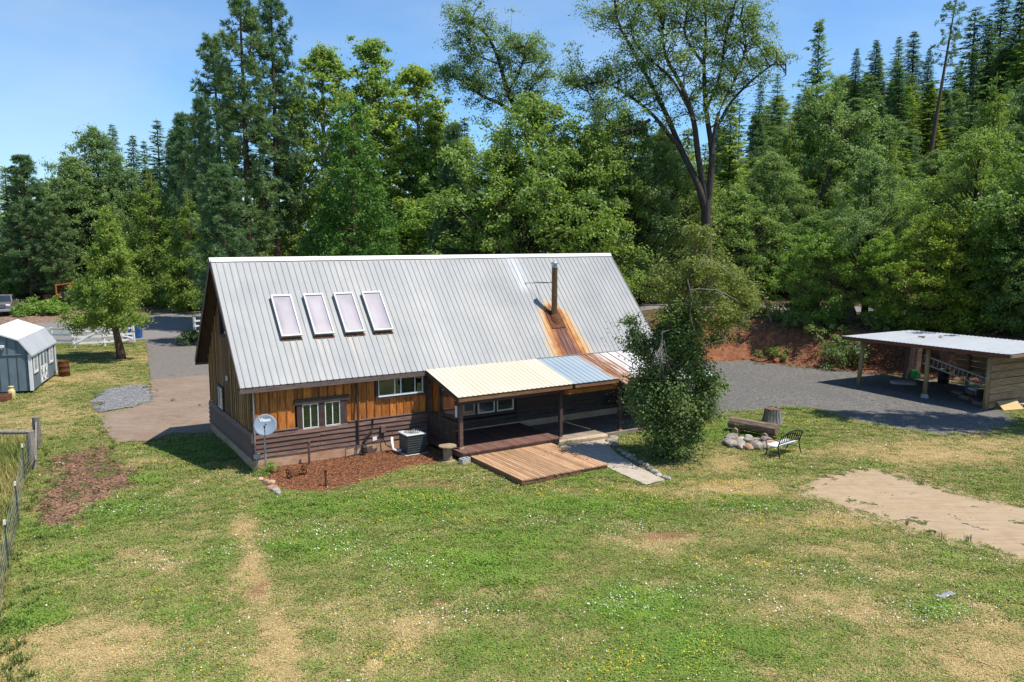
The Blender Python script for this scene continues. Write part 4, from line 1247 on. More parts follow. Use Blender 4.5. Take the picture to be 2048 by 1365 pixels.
# ---- concrete block by the deck
def cinder(p, rz, label, rx=0.0):
    m = MB()
    for a in (-.2, -.02, .16): m.box(a, a + .04, -.1, .1, 0, .19)
    m.box(-.16, -.02, -.1, -.065, 0, .19); m.box(-.16, -.02, .065, .1, 0, .19); m.box(.02, .16, -.1, -.065, 0, .19); m.box(.02, .16, .065, .1, 0, .19)
    o_ = m.build('concrete_block', M_blk, None, tuple(p)); o_.rotation_euler = (rx, 0, rz)
    return tag(o_, label, 'block')
cinder(hpt(6.50, -3.05, .02), YAW + .3, 'grey concrete block on the grass at the deck corner')

# ---- appliances in the porch shade
fr_ = thing('white_fridge', hpt(16.75, -.55, .14), YAW, 'white fridge standing in the porch shade behind the ivy tree', 'fridge')
bevel(MB().box(-.36, .36, -.33, .33, .03, 1.5).build('cabinet', M_wp, fr_), .02)
MB().box(-.355, .355, -.385, -.335, .05, 1.0).build('door', M_wp, fr_); MB().box(-.355, .355, -.385, -.335, 1.01, 1.49).build('freezer_door', M_wp, fr_)
MB().box(.28, .31, -.42, -.386, .55, .95).build('handle', M_galv, fr_)
gr = thing('grill', hpt(15.75, -.75, .14), YAW, 'dark kettle grill on legs in the porch shade', 'grill')
k_ = MB(); k_.smooth = True; k_.lathe([(.05, .52), (.2, .58), (.28, .72), (.28, .78), (.2, .92), (.06, .98), (.02, 1.0)], 20); k_.build('kettle', M_blackm, gr)
for t in range(3): MB().tube([(.18 * math.cos(t * 2.09), .18 * math.sin(t * 2.09), .6), (.3 * math.cos(t * 2.09), .3 * math.sin(t * 2.09), 0)], .014, 6).build('leg', M_blackm, gr)

# ================================================================== CARPORT
o3 = G(1716, 771); a3 = G(1970, 820)
ux = (a3 - o3)[:2]; cl_len = float(np.linalg.norm(ux)); ux = ux / cl_len
crz = math.atan2(ux[1], ux[0])
M_cplank = pm('pale_brown_plank', (.17, .105, .065), (.38, .265, .175), 2.2, (.7, 5, 6), 7, .8, 0, .2, .5, .008, .2, fine=(2, (.44, .33, .23), .4))
M_cwall = pm('side_wall_plank', (.19, .10, .055), (.42, .265, .155), 2.2, (5, .7, 6), 7, .8, 0, .2, .5, .008, .2, fine=(2, (.44, .33, .23), .4))
M_cred = pm('red_brown_fascia', (.12, .042, .022), (.22, .085, .048), 3, (.7, 5, 5), 5, .7, 0, .2, .3, .006, .1)
M_cpost = pm('peeled_post', (.22, .135, .06), (.42, .285, .14), 3, (5, 5, .7), 6, .8, 0, .2, .4, .008, .15)
cp = thing('carport', (o3[0], o3[1], 0), crz, 'open carport of posts and planks with flat metal roof on the gravel', 'carport')
# local frame: x along the open front towards the right, y into the depth
for i, (x, zt) in enumerate(((0, 2.42), (3.93, 2.46), (cl_len, 2.50))):
    m = MB(); m.smooth = True
    lean = .10 if i == 0 else .03
    m.tube([(x, 0, -.2 if i != 1 else .18), (x + lean, .02, 1.2), (x + lean * 1.6, .02, zt)], [.115 if i < 2 else .15, .11, .105], 12)
    m.build('post', M_cpost, cp)
MB().lathe([(.24, -.05), (.22, .12), (.15, .22)], 4, (3.93, 0, 0)).build('post_footing', M_blk, cp)
for x in (.6, 3.0, 5.2, 7.1): MB().tube([(x, 4.75, -.2), (x, 4.75, 2.5)], .10, 10).build('post', M_cplank, cp)
MB().beam((-.8, .02, 2.50), (8.1, .02, 2.62), .10, .14).build('beam', M_cpost, cp)
MB().beam((-.8, 4.75, 2.52), (8.1, 4.75, 2.58), .10, .14).build('beam', M_cpost, cp)
crm = MB(); crm.add([(-.9, -.35, 2.60), (8.15, -.35, 2.74), (8.15, 5.1, 2.72), (-.9, 5.1, 2.64), (-.9, -.35, 2.56), (8.15, -.35, 2.70), (8.15, 5.1, 2.68), (-.9, 5.1, 2.60)], [(0, 1, 2, 3), (7, 6, 5, 4), (0, 4, 5, 1), (1, 5, 6, 2), (2, 6, 7, 3), (3, 7, 4, 0)])
cr_ = crm.build('roof', M_soffit, cp)
cpm = rib_mesh('roof_panel', 9.05 / 10, 5.5, 4, M_roofw, .02)
for i in range(10):
    x = -.9 + i * .905
    link('roof_panel', cpm, cr_, (x, -.38, 2.612 + .0155 * (x + .9)), (.007, -.0155, 0))
MB().beam((-.9, -.37, 2.515), (8.15, -.37, 2.655), .03, .16).build('fascia', M_cred, cr_)
MB().beam((8.17, -.36, 2.65), (8.17, 5.1, 2.63), .03, .14).build('fascia', M_cplank, cr_)
for i in range(7):
    z0 = .08 + i * .345
    o_ = MB().box(cl_len + .13, cl_len + .18, -.02, 4.7, z0, z0 + .315).build('wall_plank', M_cwall, cp)
    o_.rotation_euler[0] = random.uniform(-.0028, .0028)
for i in range(6):
    z0 = .55 + i * .30
    MB().box(2.2, cl_len + .1, 4.86, 4.9, z0, z0 + .265).build('back_plank', M_cplank, cp)
# stored things
def cpt(x, y, z=0.0): return (o3[0] + ux[0] * x - ux[1] * y, o3[1] + ux[1] * x + ux[0] * y, z)
ld = thing('ladder', cpt(2.2, 2.15, 1.36), crz, 'long aluminium ladder hung slanting inside the carport', 'ladder')
l1, l2 = Vector((0, 0, .0)), Vector((3.45, .0, -.72))
up_ = Vector((.06, 0, .42))
for k in (0, 1): MB().beam(l1 + up_ * k, l2 + up_ * k, .03, .06).build('side_rail', M_steel, ld)
for i in range(15):
    p = l1.lerp(l2, (i + .5) / 15); MB().tube([p, p + up_], .018, 6).build('rung', M_steel, ld)
sb = MB(); pts = [(.65 * math.copysign(abs(math.cos(t)) ** .45, math.cos(t)), .38 * math.copysign(abs(math.sin(t)) ** .6, math.sin(t))) for t in np.linspace(0, 2 * PI, 29)[:-1]]
sb.prism(pts, 'z', 0, .14); sb = sb.build('board_slab', pm('pale_slab', (.36, .29, .25), (.46, .38, .33), 3, rough=.8, bump=.1, vary=0), None, (*G(1806, 769)[:2], .02)); sb.rotation_euler[2] = -.25
tag(bevel(sb, .03, 2), 'pale rounded slab lying in the carport shade', 'slab')
gb = stone('sack', G(1829, 757), .34, pm('green_plastic', (.02, .22, .05), (.04, .34, .09), 4, rough=.5, bump=.2, vary=0), 'bright green plastic sack beside the leaning boards', None, 'sack', flat=1.1)
for i in range(4):
    p0 = G(1808 + i * 9, 757 - i); p1 = np.array(p0) + np.array([.5 - .05 * i, .5, 2.35])
    lb0 = MB().beam(tuple(p0), tuple(p1), .20, .05).build('leaning_board', M_plank if i < 3 else M_cplank, None)
    tag(lb0, ['leftmost dark board leaning inside the carport', 'second dark board leaning inside the carport', 'third dark board leaning inside the carport', 'paler board leaning inside the carport, next to the ladder'][i], 'board', 'boards leaning inside the carport')
def bucket(p, r_, h, mat, label, nm='bucket'):
    t = thing(nm, p, 0, label, nm)
    m = MB(); m.smooth = True; m.lathe([(r_ * .85, 0), (r_, h), (r_ * .93, h), (r_ * .8, .03)], 18); m.build('body', mat, t)
    MB().tube([(r_, 0, h), (r_ * .7, 0, h + .12), (0, 0, h + .16), (-r_ * .7, 0, h + .12), (-r_, 0, h)], .008, 5).build('handle', M_galv, t)
bucket(cpt(4.5, 2.9), .20, .36, M_wp, 'white bucket on the ground inside the carport')
bucket(cpt(4.1, 3.3), .2, .34, pm('blue_plastic', (.10, .18, .34), (.14, .24, .42), 4, rough=.5, bump=0, vary=0), 'blue bucket on the ground inside the carport')
bar_m = lambda: None
def barrel(p, r_, h, mat, label, lay=False):
    t = thing('steel_barrel', p, .3, label, 'barrel')
    m = MB(); m.smooth = True
    m.lathe([(r_ - .01, 0), (r_, .015), (r_, h * .32), (r_ + .012, h * .335), (r_, h * .35), (r_, h * .65), (r_ + .012, h * .665), (r_, h * .68), (r_, h - .02), (r_ + .008, h), (r_ - .012, h), (r_ - .015, h - .10), (r_ - .02, .05)], 28)
    m.build('drum', mat, t)
    return t
barrel((*G(1886, 768)[:2], 0), .28, .80, M_blackm, 'dark steel drum inside the carport below the ladder')
for i, (px, py) in enumerate(((1915, 790), (1930, 800), (1948, 806), (1958, 812), (1940, 796))):
    m = rough_log(.28, .11, 12, 2); g0 = G(px, py)
    o_ = m.build('firewood_log', M_log, None, (g0[0], g0[1], .10 + .17 * (i == 4))); o_.rotation_euler[2] = random.uniform(0, 3)
    tag(o_, ['leftmost', 'second', 'third', 'rightmost', 'topmost'][i] + ' firewood log on the ground inside the carport', 'log', 'firewood in the carport')
# wedge-shaped crate and block at the right wall
g0 = G(2012, 818)
cr0 = thing('lumber_box', (g0[0], g0[1], 0), .3, 'yellow raw lumber box with sloping top by the carport wall', 'box')
MB().prism([(-.36, 0), (.36, 0), (.0, .32)], 'x', -.55, .55).build('side', M_cplank, cr0)
for s_ in (-1, 1):
    a = Vector((0, s_ * .40, .015)); c = Vector((0, 0, .35))
    MB().add([(-.6, a.y, a.z), (.6, a.y, a.z), (.6, c.y, c.z), (-.6, c.y, c.z), (-.6, a.y * 1.03, a.z + .03), (.6, a.y * 1.03, a.z + .03), (.6, c.y, c.z + .035), (-.6, c.y, c.z + .035)], [(0, 3, 2, 1), (4, 5, 6, 7), (0, 1, 5, 4), (1, 2, 6, 5), (2, 3, 7, 6), (3, 0, 4, 7)]).build('lid_board', M_yw, cr0)
g1 = G(2044, 815); cinder((g1[0], g1[1], .1), .25, 'grey concrete block beside the lumber box', PI / 2)
for i, (x, y) in enumerate(((2.0, 2.2), (2.5, 3.0))):
    m = MB().box(-.16, .16, -.07, .07, 0, .07); o_ = m.build('wood_scrap', M_cut, None, cpt(x, y, 2.655 + .0155 * (x + .9) + .01)); o_.rotation_euler[2] = crz + .6
    tag(o_, ['larger', 'smaller'][i] + ' wood scrap lying on the carport roof', 'wood scrap', 'scraps on the carport roof')
    if i: o_.scale = (.6, .6, .7)

# ================================================================== LEFT: SHED, BARREL, CAN, FENCES
c0 = G(66, 786); c1 = G(113, 751)
du = (c1 - c0)[:2]; sl_ = float(np.linalg.norm(du)); srz = math.atan2(du[1], du[0])
sh = thing('garden_shed', (c0[0], c0[1], 0), srz, 'blue grey garden shed with gambrel roof and white double door', 'shed')
SW = 3.6       # local: x along the door wall (away from camera), y to the left = depth of the gable
prof = [(0, .12), (0, 2.02), (.5, 2.74), (SW / 2, 3.25), (SW - .5, 2.74), (SW, 2.02), (SW, .12)]
MB().prism(prof, 'x', .02, sl_ - .02).build('wall', M_shed, sh)
for i in range(9):
    y = .2 + i * .4
    zt = np.interp(y, [p[0] for p in prof[1:6]], [p[1] for p in prof[1:6]])
    MB().box(-.012, .0, y - .012, y + .012, .14, zt - .05).build('siding_groove', pm('groove', (.05, .07, .085), (.06, .085, .1), 3, bump=0, vary=0) if i == 0 else bpy.data.materials['groove'], sh)
MB().box(-.02, .01, 0, SW, 1.98, 2.03).build('trim_band', M_shed, sh)
MB().box(.1, sl_ - .1, .1, SW - .1, -.05, .118).build('skid', M_dark, sh)
for x in (-.03, sl_ - .09): MB().box(x, x + .12, -.045, -.002, .12, 2.0).build('corner_board', M_wp, sh)
MB().box(-.045, -.002, -.04, .10, .12, 2.0).build('corner_board', M_wp, sh)
rs = MB(); ov = .12
rp_ = [(-.10, 1.93), (.47, 2.77), (SW / 2, 3.30), (SW - .47, 2.77), (SW + .10, 1.93)]
ri = [(p, q - .05) for p, q in rp_][::-1]
rs.prism(rp_ + ri, 'x', -ov, sl_ + ov); rs = rs.build('roof', M_wp, sh)
def shpanel(p, q, mat, nr):
    ln_ = math.hypot(q[0] - p[0], q[1] - p[1]); an = math.atan2(q[1] - p[1], q[0] - p[0])
    me = rib_mesh('roof_panel', (sl_ + 2 * ov) / 4, ln_, nr, mat, .015)
    for i in range(4):
        link('roof_panel', me, rs, (-ov + i * (sl_ + 2 * ov) / 4, p[0] + .012 * -math.sin(an), p[1] + .012), (an, 0, 0))
shpanel(rp_[0], rp_[1], M_roofw, 6)
shpanel(rp_[1], rp_[2], pm('white_sheet_metal', (.52, .53, .54), (.60, .60, .60), 3, rough=.5, bump=0, vary=.02), 6)
# door with arched lights and crossed lower panels
dc = sl_ * .47
dr = MB().box(dc - .78, dc + .78, -.035, -.004, .2, 1.93).build('double_door', M_wp, sh)
for s_ in (-1, 1):
    xc = dc + s_ * .38
    pts = [(xc - .24, 1.10), (xc + .24, 1.10), (xc + .24, 1.55)] + [(xc + .24 * math.cos(t), 1.55 + .28 * math.sin(t)) for t in np.linspace(.3, PI - .3, 7)] + [(xc - .24, 1.55)]
    MB().prism(pts, 'y', -.042, -.0355).build('door_panel', M_shed, dr)
    MB().box(xc - .27, xc + .27, -.041, -.0355, .30, .98).build('door_panel', M_shed, dr)
    MB().beam((xc - .27, -.05, .30), (xc + .27, -.05, .98), .02, .07).build('cross_brace', M_wp, dr)
    MB().beam((xc + .27, -.055, .30), (xc - .27, -.055, .98), .02, .07).build('cross_brace', M_wp, dr)
for xc in (sl_ * .16, sl_ * .80):
    w_ = MB()
    for a, c, p, q_ in ((xc - .42, xc + .42, 1.80, 1.90), (xc - .42, xc + .42, .92, 1.02), (xc - .42, xc - .32, 1.02, 1.80), (xc + .32, xc + .42, 1.02, 1.80)): w_.box(a, c, -.05, -.004, p, q_)
    w_ = w_.build('window', M_wp, sh)
    MB().box(xc - .32, xc + .32, -.02, -.010, 1.02, 1.80).build('pane', M_glass, w_)
    MB().box(xc - .315, xc + .315, -.0085, -.003, 1.03, 1.79).build('blind', M_curtain, w_)
    for x in (-.11, .11): MB().box(xc + x - .012, xc + x + .012, -.034, -.021, 1.021, 1.799).build('glazing_bar', M_wp, w_)
    for z in (1.41, 1.6): MB().box(xc - .319, xc + .319, -.036, -.0345, z - .012, z + .012).build('glazing_bar', M_wp, w_)
fl = MB().box(-.14, -.02, 1.1, 1.35, 2.4, 2.52); fl.box(-.05, -.01, 1.18, 1.27, 2.3, 2.42); fl.build('flood_light', M_wp, sh)

t = barrel((*G(129, 753)[:2], 0), .29, .90, M_rust, 'rusty steel barrel standing open beside the shed')
cn = thing('milk_can', (*G(24, 798)[:2], 0), 0, 'pale yellow milk can in front of the shed', 'milk can')
m = MB(); m.smooth = True; m.lathe([(.155, 0), (.165, .02), (.165, .40), (.14, .46), (.095, .50), (.095, .58), (.12, .60), (.12, .63), (.03, .64)], 22)
m.build('body', pm('yellow_paint', (.50, .42, .17), (.62, .54, .26), 4, rough=.6, bump=.1, vary=0), cn)
for s_ in (-1, 1): MB().tube([(s_ * .10, 0, .56), (s_ * .17, 0, .54), (s_ * .17, 0, .44), (s_ * .15, 0, .42)], .012, 6).build('handle', M_yw, cn)
g0 = G(-8, 803)
pb = thing('planter_box', (g0[0], g0[1], 0), .25, 'red brown planter box at the left edge by the milk can', 'planter')
for a in ((-.6, .6, -.4, -.36), (-.6, .6, .36, .4), (-.6, -.56, -.36, .36), (.56, .6, -.36, .36)): MB().box(*a, 0, .32).build('side_board', M_cred, pb)
MB().box(-.56, .56, -.36, .36, .0, .26).build('soil', M_soffit, pb)

# white rail fence with braced gate
M_fw = M_wp
def post(parent, px, py, h, lean=(0, 0), w_=.14, nm='post'):
    p = GT(px, py); o_ = MB().beam((p[0], p[1], p[2] - .2), (p[0] + lean[0], p[1] + lean[1], p[2] + h), w_, w_, (0, 1, 0)).build(nm, M_fw, parent); return p
fe_ = thing('rail_fence', (0, 0, 0), 0, 'white three-rail fence behind the shed and along the road', 'fence')
P0, P1 = GT(-120, 693), GT(104, 690)
for i in range(5):
    f_ = i / 4; p = P0 * (1 - f_) + P1 * f_; MB().beam((p[0], p[1], p[2] - .2), (p[0], p[1], p[2] + 1.3), .14, .14, (0, 1, 0)).build('post', M_fw, fe_)
P2 = GT(148, 692)
for z in (.35, .78, 1.2):
    MB().beam((P0[0], P0[1] - .09, P0[2] + z), (P1[0], P1[1] - .09, P1[2] + z), .04, .14).build('rail', M_fw, fe_)
    MB().beam((P1[0], P1[1] - .09, P1[2] + z), (P2[0], P2[1] - .05, P2[2] + z + .02), .04, .14).build('rail', M_fw, fe_)
gt = thing('braced_gate', (0, 0, 0), 0, 'white open farm gate with diagonal braces beside the driveway', 'gate')
q1 = post(gt, 151, 696, 1.45, (-.30, 0)); q2 = post(gt, 210, 693, 1.35, (-.12, 0)); q3 = post(gt, 268, 687, 1.45, (-.03, 0), .17)
for (a, c, l0, l1) in ((q1, q2, -.30, -.12), (q2, q3, -.12, -.03)):
    for z in (.32, .76, 1.2):
        MB().beam((a[0] + l0 * z / 1.4, a[1] - .1, a[2] + z), (c[0] + l1 * z / 1.4, c[1] - .1, c[2] + z), .04, .14).build('rail', M_fw, gt)
MB().beam((q1[0] - .05, q1[1] - .15, .3), (q2[0] - .1, q2[1] - .15, 1.3), .03, .12).build('brace', M_fw, gt)
MB().beam((q2[0] - .05, q2[1] - .15, 1.2), (q3[0], q3[1] - .15, .4), .03, .12).build('brace', M_fw, gt)
MB().box(-.02, .02, -.12, -.02, .9, 1.0, None, (q3[0], q3[1], q3[2])).build('latch', M_blackm, gt)
rf = thing('rail_fence', (0, 0, 0), 0, 'short white rail fence on the far side of the driveway by the roof end', 'fence')
r1, r2 = GT(391, 672), GT(425, 668)
for p, h in ((r1, 1.5), (r2, 1.35)): MB().beam((p[0], p[1], p[2] - .2), (p[0] - .05, p[1], p[2] + h), .16, .16, (0, 1, 0)).build('post', M_fw, rf)
for z in (.35, .8, 1.22): MB().beam((r1[0], r1[1] - .1, r1[2] + z), (r2[0], r2[1] - .1, r2[2] + z - .05), .04, .14).build('rail', M_fw, rf)
g0 = GT(263, 680)
bb_ = thing('blue_bin', (g0[0] - .1, g0[1] + .9, g0[2]), .2, 'blue metal bin just behind the white gate post', 'bin')
M_blu = pm('blue_paint', (.02, .07, .26), (.035, .11, .36), 4, rough=.5, bump=.05, vary=0)
bevel(MB().box(-.45, .45, -.4, .4, 0, 1.05).build('body', M_blu, bb_), .03)
bevel(MB().box(-.49, .49, -.44, .44, 1.055, 1.15).build('lid', M_blu, bb_), .03)

# old wooden corner posts, wire fence and steel posts at the left edge
M_op = M_grayw
def wood_post(p, h, r_, label, lean=(0, 0)):
    m = MB(); m.smooth = False
    m.tube([(0, 0, -.3), (lean[0] * .5, lean[1] * .5, h * .5), (lean[0], lean[1], h)], [r_ * 1.05, r_, r_ * .96], 12)
    o_ = m.build('wooden_post', M_op, None, (p[0], p[1], 0)); return tag(o_, label, 'post', 'old fence posts')
pA, pB = G(76, 892), G(66, 936)
wood_post(pA, 1.12, .14, 'taller grey wooden corner post of the wire fence')
wood_post(pB, 1.30, .13, 'nearer grey wooden corner post of the wire fence')
pr_ = MB(); e1 = (pB[0] + .05, pB[1], 1.25); e0 = G(-40, 930); e0z = A(-40, 862, float(pB[1]) + .6)
pr_.tube([tuple(e0z), tuple((np.array(e0z) + np.array(e1)) / 2 + np.array([0, 0, -.03])), e1], [.07, .075, .07], 10)
tag(pr_.build('fence_pole', M_op), 'horizontal grey pole fixed to the nearer corner post', 'pole')
br_ = MB().beam((pA[0], pA[1], .95), (pB[0] + .3, pB[1] - .3, .35), .05, .07); tag(br_.build('brace_board', M_op), 'slanting brace board between the two corner posts', 'board')
M_tp = pm('green_steel', (.015, .045, .035), (.03, .08, .06), 5, rough=.6, bump=0, vary=0)
tps = []
for i, (bx_, by_, tx, ty) in enumerate(((50, 962, 48, 943), (37, 1050, 33, 988), (17, 1140, 13, 1057), (0, 1240, 2, 1200))):
    p = G(bx_, by_); tps.append(p)
    t = thing('steel_post', (p[0], p[1], 0), .4, ['farthest green steel post of the wire fence', 'third green steel post of the wire fence', 'second green steel post of the wire fence', 'nearest green steel post of the wire fence'][i] + ', at the left edge', 'post', 'steel posts of the wire fence')
    m = MB().box(-.02, .02, -.004, .004, -.3, 1.12); m.box(-.004, .004, -.03, -.004, -.3, 1.12); m.build('shaft', M_tp, t)
    MB().box(-.022, .022, -.034, .008, 1.121, 1.24).build('white_tip', M_wp, t)
wf = thing('wire_fence', (0, 0, 0), 0, 'thin wire mesh fence strung along the steel posts', 'fence')
pts = [np.array(pB)] + tps + [np.array([-8.0, 11.0, 0])]
hw_ = MB(); vw = MB()
for z in (.06, .22, .38, .54, .72, .90, 1.08):
    for a, c in zip(pts[:-1], pts[1:]): hw_.beam((a[0], a[1], z), (c[0], c[1], z), .0028, .0028)
for a, c in zip(pts[:-1], pts[1:]):
    n_ = int(np.linalg.norm(c - a) / .3)
    for i in range(n_):
        p = a + (c - a) * (i + .5) / n_; vw.beam((p[0], p[1], .04), (p[0], p[1], 1.1), .002, .002, (0, 1, 0))
hw_.build('line_wire', M_steel, wf)['kind'] = 'stuff'; vw.build('stay_wire', M_steel, wf)['kind'] = 'stuff'

# ================================================================== VEHICLES AND CLUTTER BEYOND THE ROAD
def wheel(parent, x, y, r_, w_, rim=True):
    m = MB(); m.smooth = True
    m.lathe([(r_ * .6, -w_ / 2), (r_ * .92, -w_ / 2), (r_, -w_ * .3), (r_, w_ * .3), (r_ * .92, w_ / 2), (r_ * .6, w_ / 2)], 24)
    m.v = [(x + a, y + c, r_ + b) for a, b, c in m.v]
    o_ = m.build('wheel', pm('tyre', (.012, .012, .012), (.025, .025, .024), 6, rough=.9, bump=.2, vary=0) if 'tyre' not in bpy.data.materials else bpy.data.materials['tyre'], parent)
    m = MB(); m.lathe([(.05, -w_ * .52), (r_ * .58, -w_ * .45), (r_ * .6, w_ * .45), (.05, w_ * .52)], 16); m.v = [(x + a, y + c, r_ + b) for a, b, c in m.v]
    m.build('rim', M_steel, o_)
def pickup(p, rz, label, paint, nm='pickup_truck'):
    t = thing(nm, p, rz, label, 'truck')
    # side profile (x forward, z up), extruded across y with a narrower cabin
    low = [(-2.85, .62), (-2.85, 1.28), (-.95, 1.30), (1.15, 1.28), (2.55, 1.20), (2.78, 1.0), (2.80, .58), (2.3, .50), (-2.3, .50)]
    bevel(MB().prism(low, 'y', -.97, .97).build('body', paint, t), .06, 2)
    vs = []
    cab = [(-.95, 1.302), (-.75, 1.92), (.35, 1.96), (1.18, 1.302)]
    for s_ in (-1, 1):
        for (x, z) in cab: vs.append((x, s_ * (.92 if z < 1.5 else .74), z))
    bevel(MB().add(vs, [(0, 1, 2, 3), (7, 6, 5, 4), (0, 4, 5, 1), (1, 5, 6, 2), (2, 6, 7, 3), (3, 7, 4, 0)]).build('cabin', paint, t), .05, 2)
    dg = bpy.data.materials.get('vehicle_glass') or pm('vehicle_glass', (.012, .018, .024), (.02, .03, .04), 2, rough=.06, spec=.8, bump=0, vary=0)
    MB().add([(1.12, -.80, 1.36), (1.12, .80, 1.36), (.44, .66, 1.89), (.44, -.66, 1.89), (1.14, -.80, 1.37), (1.14, .80, 1.37), (.46, .66, 1.90), (.46, -.66, 1.90)], [(0, 3, 2, 1), (4, 5, 6, 7), (0, 1, 5, 4), (1, 2, 6, 5), (2, 3, 7, 6), (3, 0, 4, 7)]).build('windscreen', dg, t)
    for s_ in (-1, 1):
        for a, c in ((-.78, .02), (.08, .92)):
            MB().add([(a, s_ * .935, 1.34), (c, s_ * .935, 1.34), (min(c, .36), s_ * .775, 1.86), (max(a + .06, -.70), s_ * .775, 1.86)], [(0, 1, 2, 3)]).build('side_window', dg, t)
        wheel(t, 1.75, s_ * .86, .42, .28); wheel(t, -1.75, s_ * .86, .42, .28)
        bevel(MB().box(2.62, 2.80, s_ * .72 - .17, s_ * .72 + .17, .98, 1.18).build('headlight', M_wp, t), .03)
        MB().tube([(.95, s_ * .97, 1.42), (.95, s_ * 1.12, 1.46)], .04, 6).build('mirror', paint, t)
    gm = MB().box(2.79, 2.84, -.50, .50, .84, 1.18).build('grille', M_blackm, t)
    for z in (.90, 1.0, 1.1): MB().box(2.841, 2.86, -.48, .48, z, z + .04).build('grille_bar', M_galv, gm)
    MB().box(2.841, 2.862, -.03, .03, .86, 1.17).build('grille_bar', M_galv, gm)
    bevel(MB().box(2.70, 2.98, -.98, .98, .48, .72).build('bumper', M_galv, t), .04, 2)
    bm_ = MB().box(-2.72, -1.0, -.80, .80, 1.302, 1.31).build('bed_floor', M_dark, t)
    return t
M_tr = pm('grey_olive_paint', (.10, .095, .085), (.16, .15, .135), 2, rough=.35, spec=.5, bump=0, vary=0)
M_bkp = pm('black_paint', (.012, .013, .015), (.022, .023, .026), 2, rough=.3, spec=.5, bump=0, vary=0)
g0 = GT(12, 633); pickup((g0[0] - 1.4, g0[1] + 2.0, g0[2]), -PI / 2 + .42, 'grey pickup truck facing the road at the left edge', M_tr)
g0 = GT(318, 612); pickup((g0[0] - .6, g0[1] + 3.2, g0[2]), -PI / 2 + .1, 'black pickup truck half hidden behind the young cedar', M_bkp)
g0 = GT(133, 622)
tb = thing('dumpster_trailer', (g0[0] + .8, g0[1] + 1.6, g0[2]), .2, 'black box trailer parked in the shade left of the young cedar', 'trailer')
bx0 = MB(); bx0.prism([(-1.3, .55), (1.3, .55), (1.5, 1.9), (-1.5, 1.9)], 'y', -1.6, 1.6); bevel(bx0.build('box', M_bkp, tb), .04)
for x in (-1.3, -.45, .45, 1.3): MB().box(x - .04, x + .04, -1.68, -1.605, .6, 1.85).build('rib', M_bkp, tb)
for s_ in (-1, 1): wheel(tb, -.0 + s_ * .8, -1.35, .34, .22)
g0 = GT(97, 612)
rk = thing('orange_frame', (g0[0], g0[1] + 3.0, g0[2]), .3, 'orange steel frame of a machine standing among the trees', 'machine')
M_or = pm('orange_paint', (.42, .10, .03), (.58, .17, .06), 4, rough=.6, bump=.1, vary=0)
for a, c in (((-.7, 0, .9), (-.7, 0, 2.0)), ((.7, 0, .9), (.7, 0, 2.2)), ((-.7, 0, 2.0), (.7, 0, 2.2)), ((-.7, 0, 1.0), (.7, 0, .8)), ((.7, 0, 2.2), (.7, 1.3, 2.1)), ((-.7, 0, 2.0), (-.7, 1.3, 2.0))): MB().beam(a, c, .12, .12).build('bar', M_or, rk)
MB().box(-.8, .8, .1, 1.6, .35, .9).build('chassis', M_or, rk)
for s_ in (-1, 1): wheel(rk, s_ * .7, .2, .4, .25)
g0 = GT(90, 590)
ct = thing('lean_to', (g0[0] - 1, g0[1] + 9, g0[2]), .3, 'small open lean-to with pale plank roof among the trees', 'shelter')
for x in (-1.4, 1.4):
    for y in (-1, 1): MB().box(x - .07, x + .07, y - .07, y + .07, -.1, 2.3 + .15 * y).build('post', M_grayw, ct)
for i in range(8):
    MB().box(-1.8 + i * .45, -1.8 + i * .45 + .43, -1.4, 1.4, 2.5, 2.54).build('roof_board', M_cplank, ct)
# brush and log pile at the road side
for i in range(26):
    px, py = random.uniform(360, 425), random.uniform(586, 602)
    g0 = GT(px, py); g0[1] += random.uniform(0, 1.5)
    m = rough_log(random.uniform(.6, 1.5), random.uniform(.06, .15), 8, 3)
    o_ = m.build('brush_log', M_log if i % 3 else M_cut, None, (g0[0], g0[1], float(hgt(g0[0], g0[1])) + random.uniform(.1, .8)))
    o_.rotation_euler = (random.uniform(-.3, .3), random.uniform(-.3, .3), random.uniform(0, 3.1))
    tag(o_, '%s %s log at the %s of the brush pile beyond the road, %s' % ('grey' if i % 3 else 'pale', 'long' if o_.dimensions.x > 2 else 'short', 'left' if px < 382 else ('middle' if px < 404 else 'right'), 'nearer the road' if py > 594 else 'nearer the trees'), 'log', 'brush pile logs')
# rotten stump and thin dead trunk on the bank
g0 = GT(1695, 640)
m = MB(); m.smooth = False
m.tube([(0, 0, -.3), (.05, 0, .5), (-.1, .1, 1.1), (-.25, .1, 1.45)], [.62, .48, .40, .22], 11)
tag(m.build('rotten_stump', BK['dark'] if 'BK' in globals() else M_log, None, tuple(g0)), 'leaning dark rotten stump on top of the red bank', 'stump')
g0 = GT(1552, 690); t1 = A(1527, 588, float(g0[1]) + .5)
m = MB(); m.tube([tuple(g0 - np.array([0, 0, .2])), tuple((g0 + t1) / 2 + np.array([.05, 0, 0])), tuple(t1)], [.09, .075, .06], 8)
tag(m.build('dead_trunk', M_log), 'thin leaning dead trunk on the red bank', 'trunk')

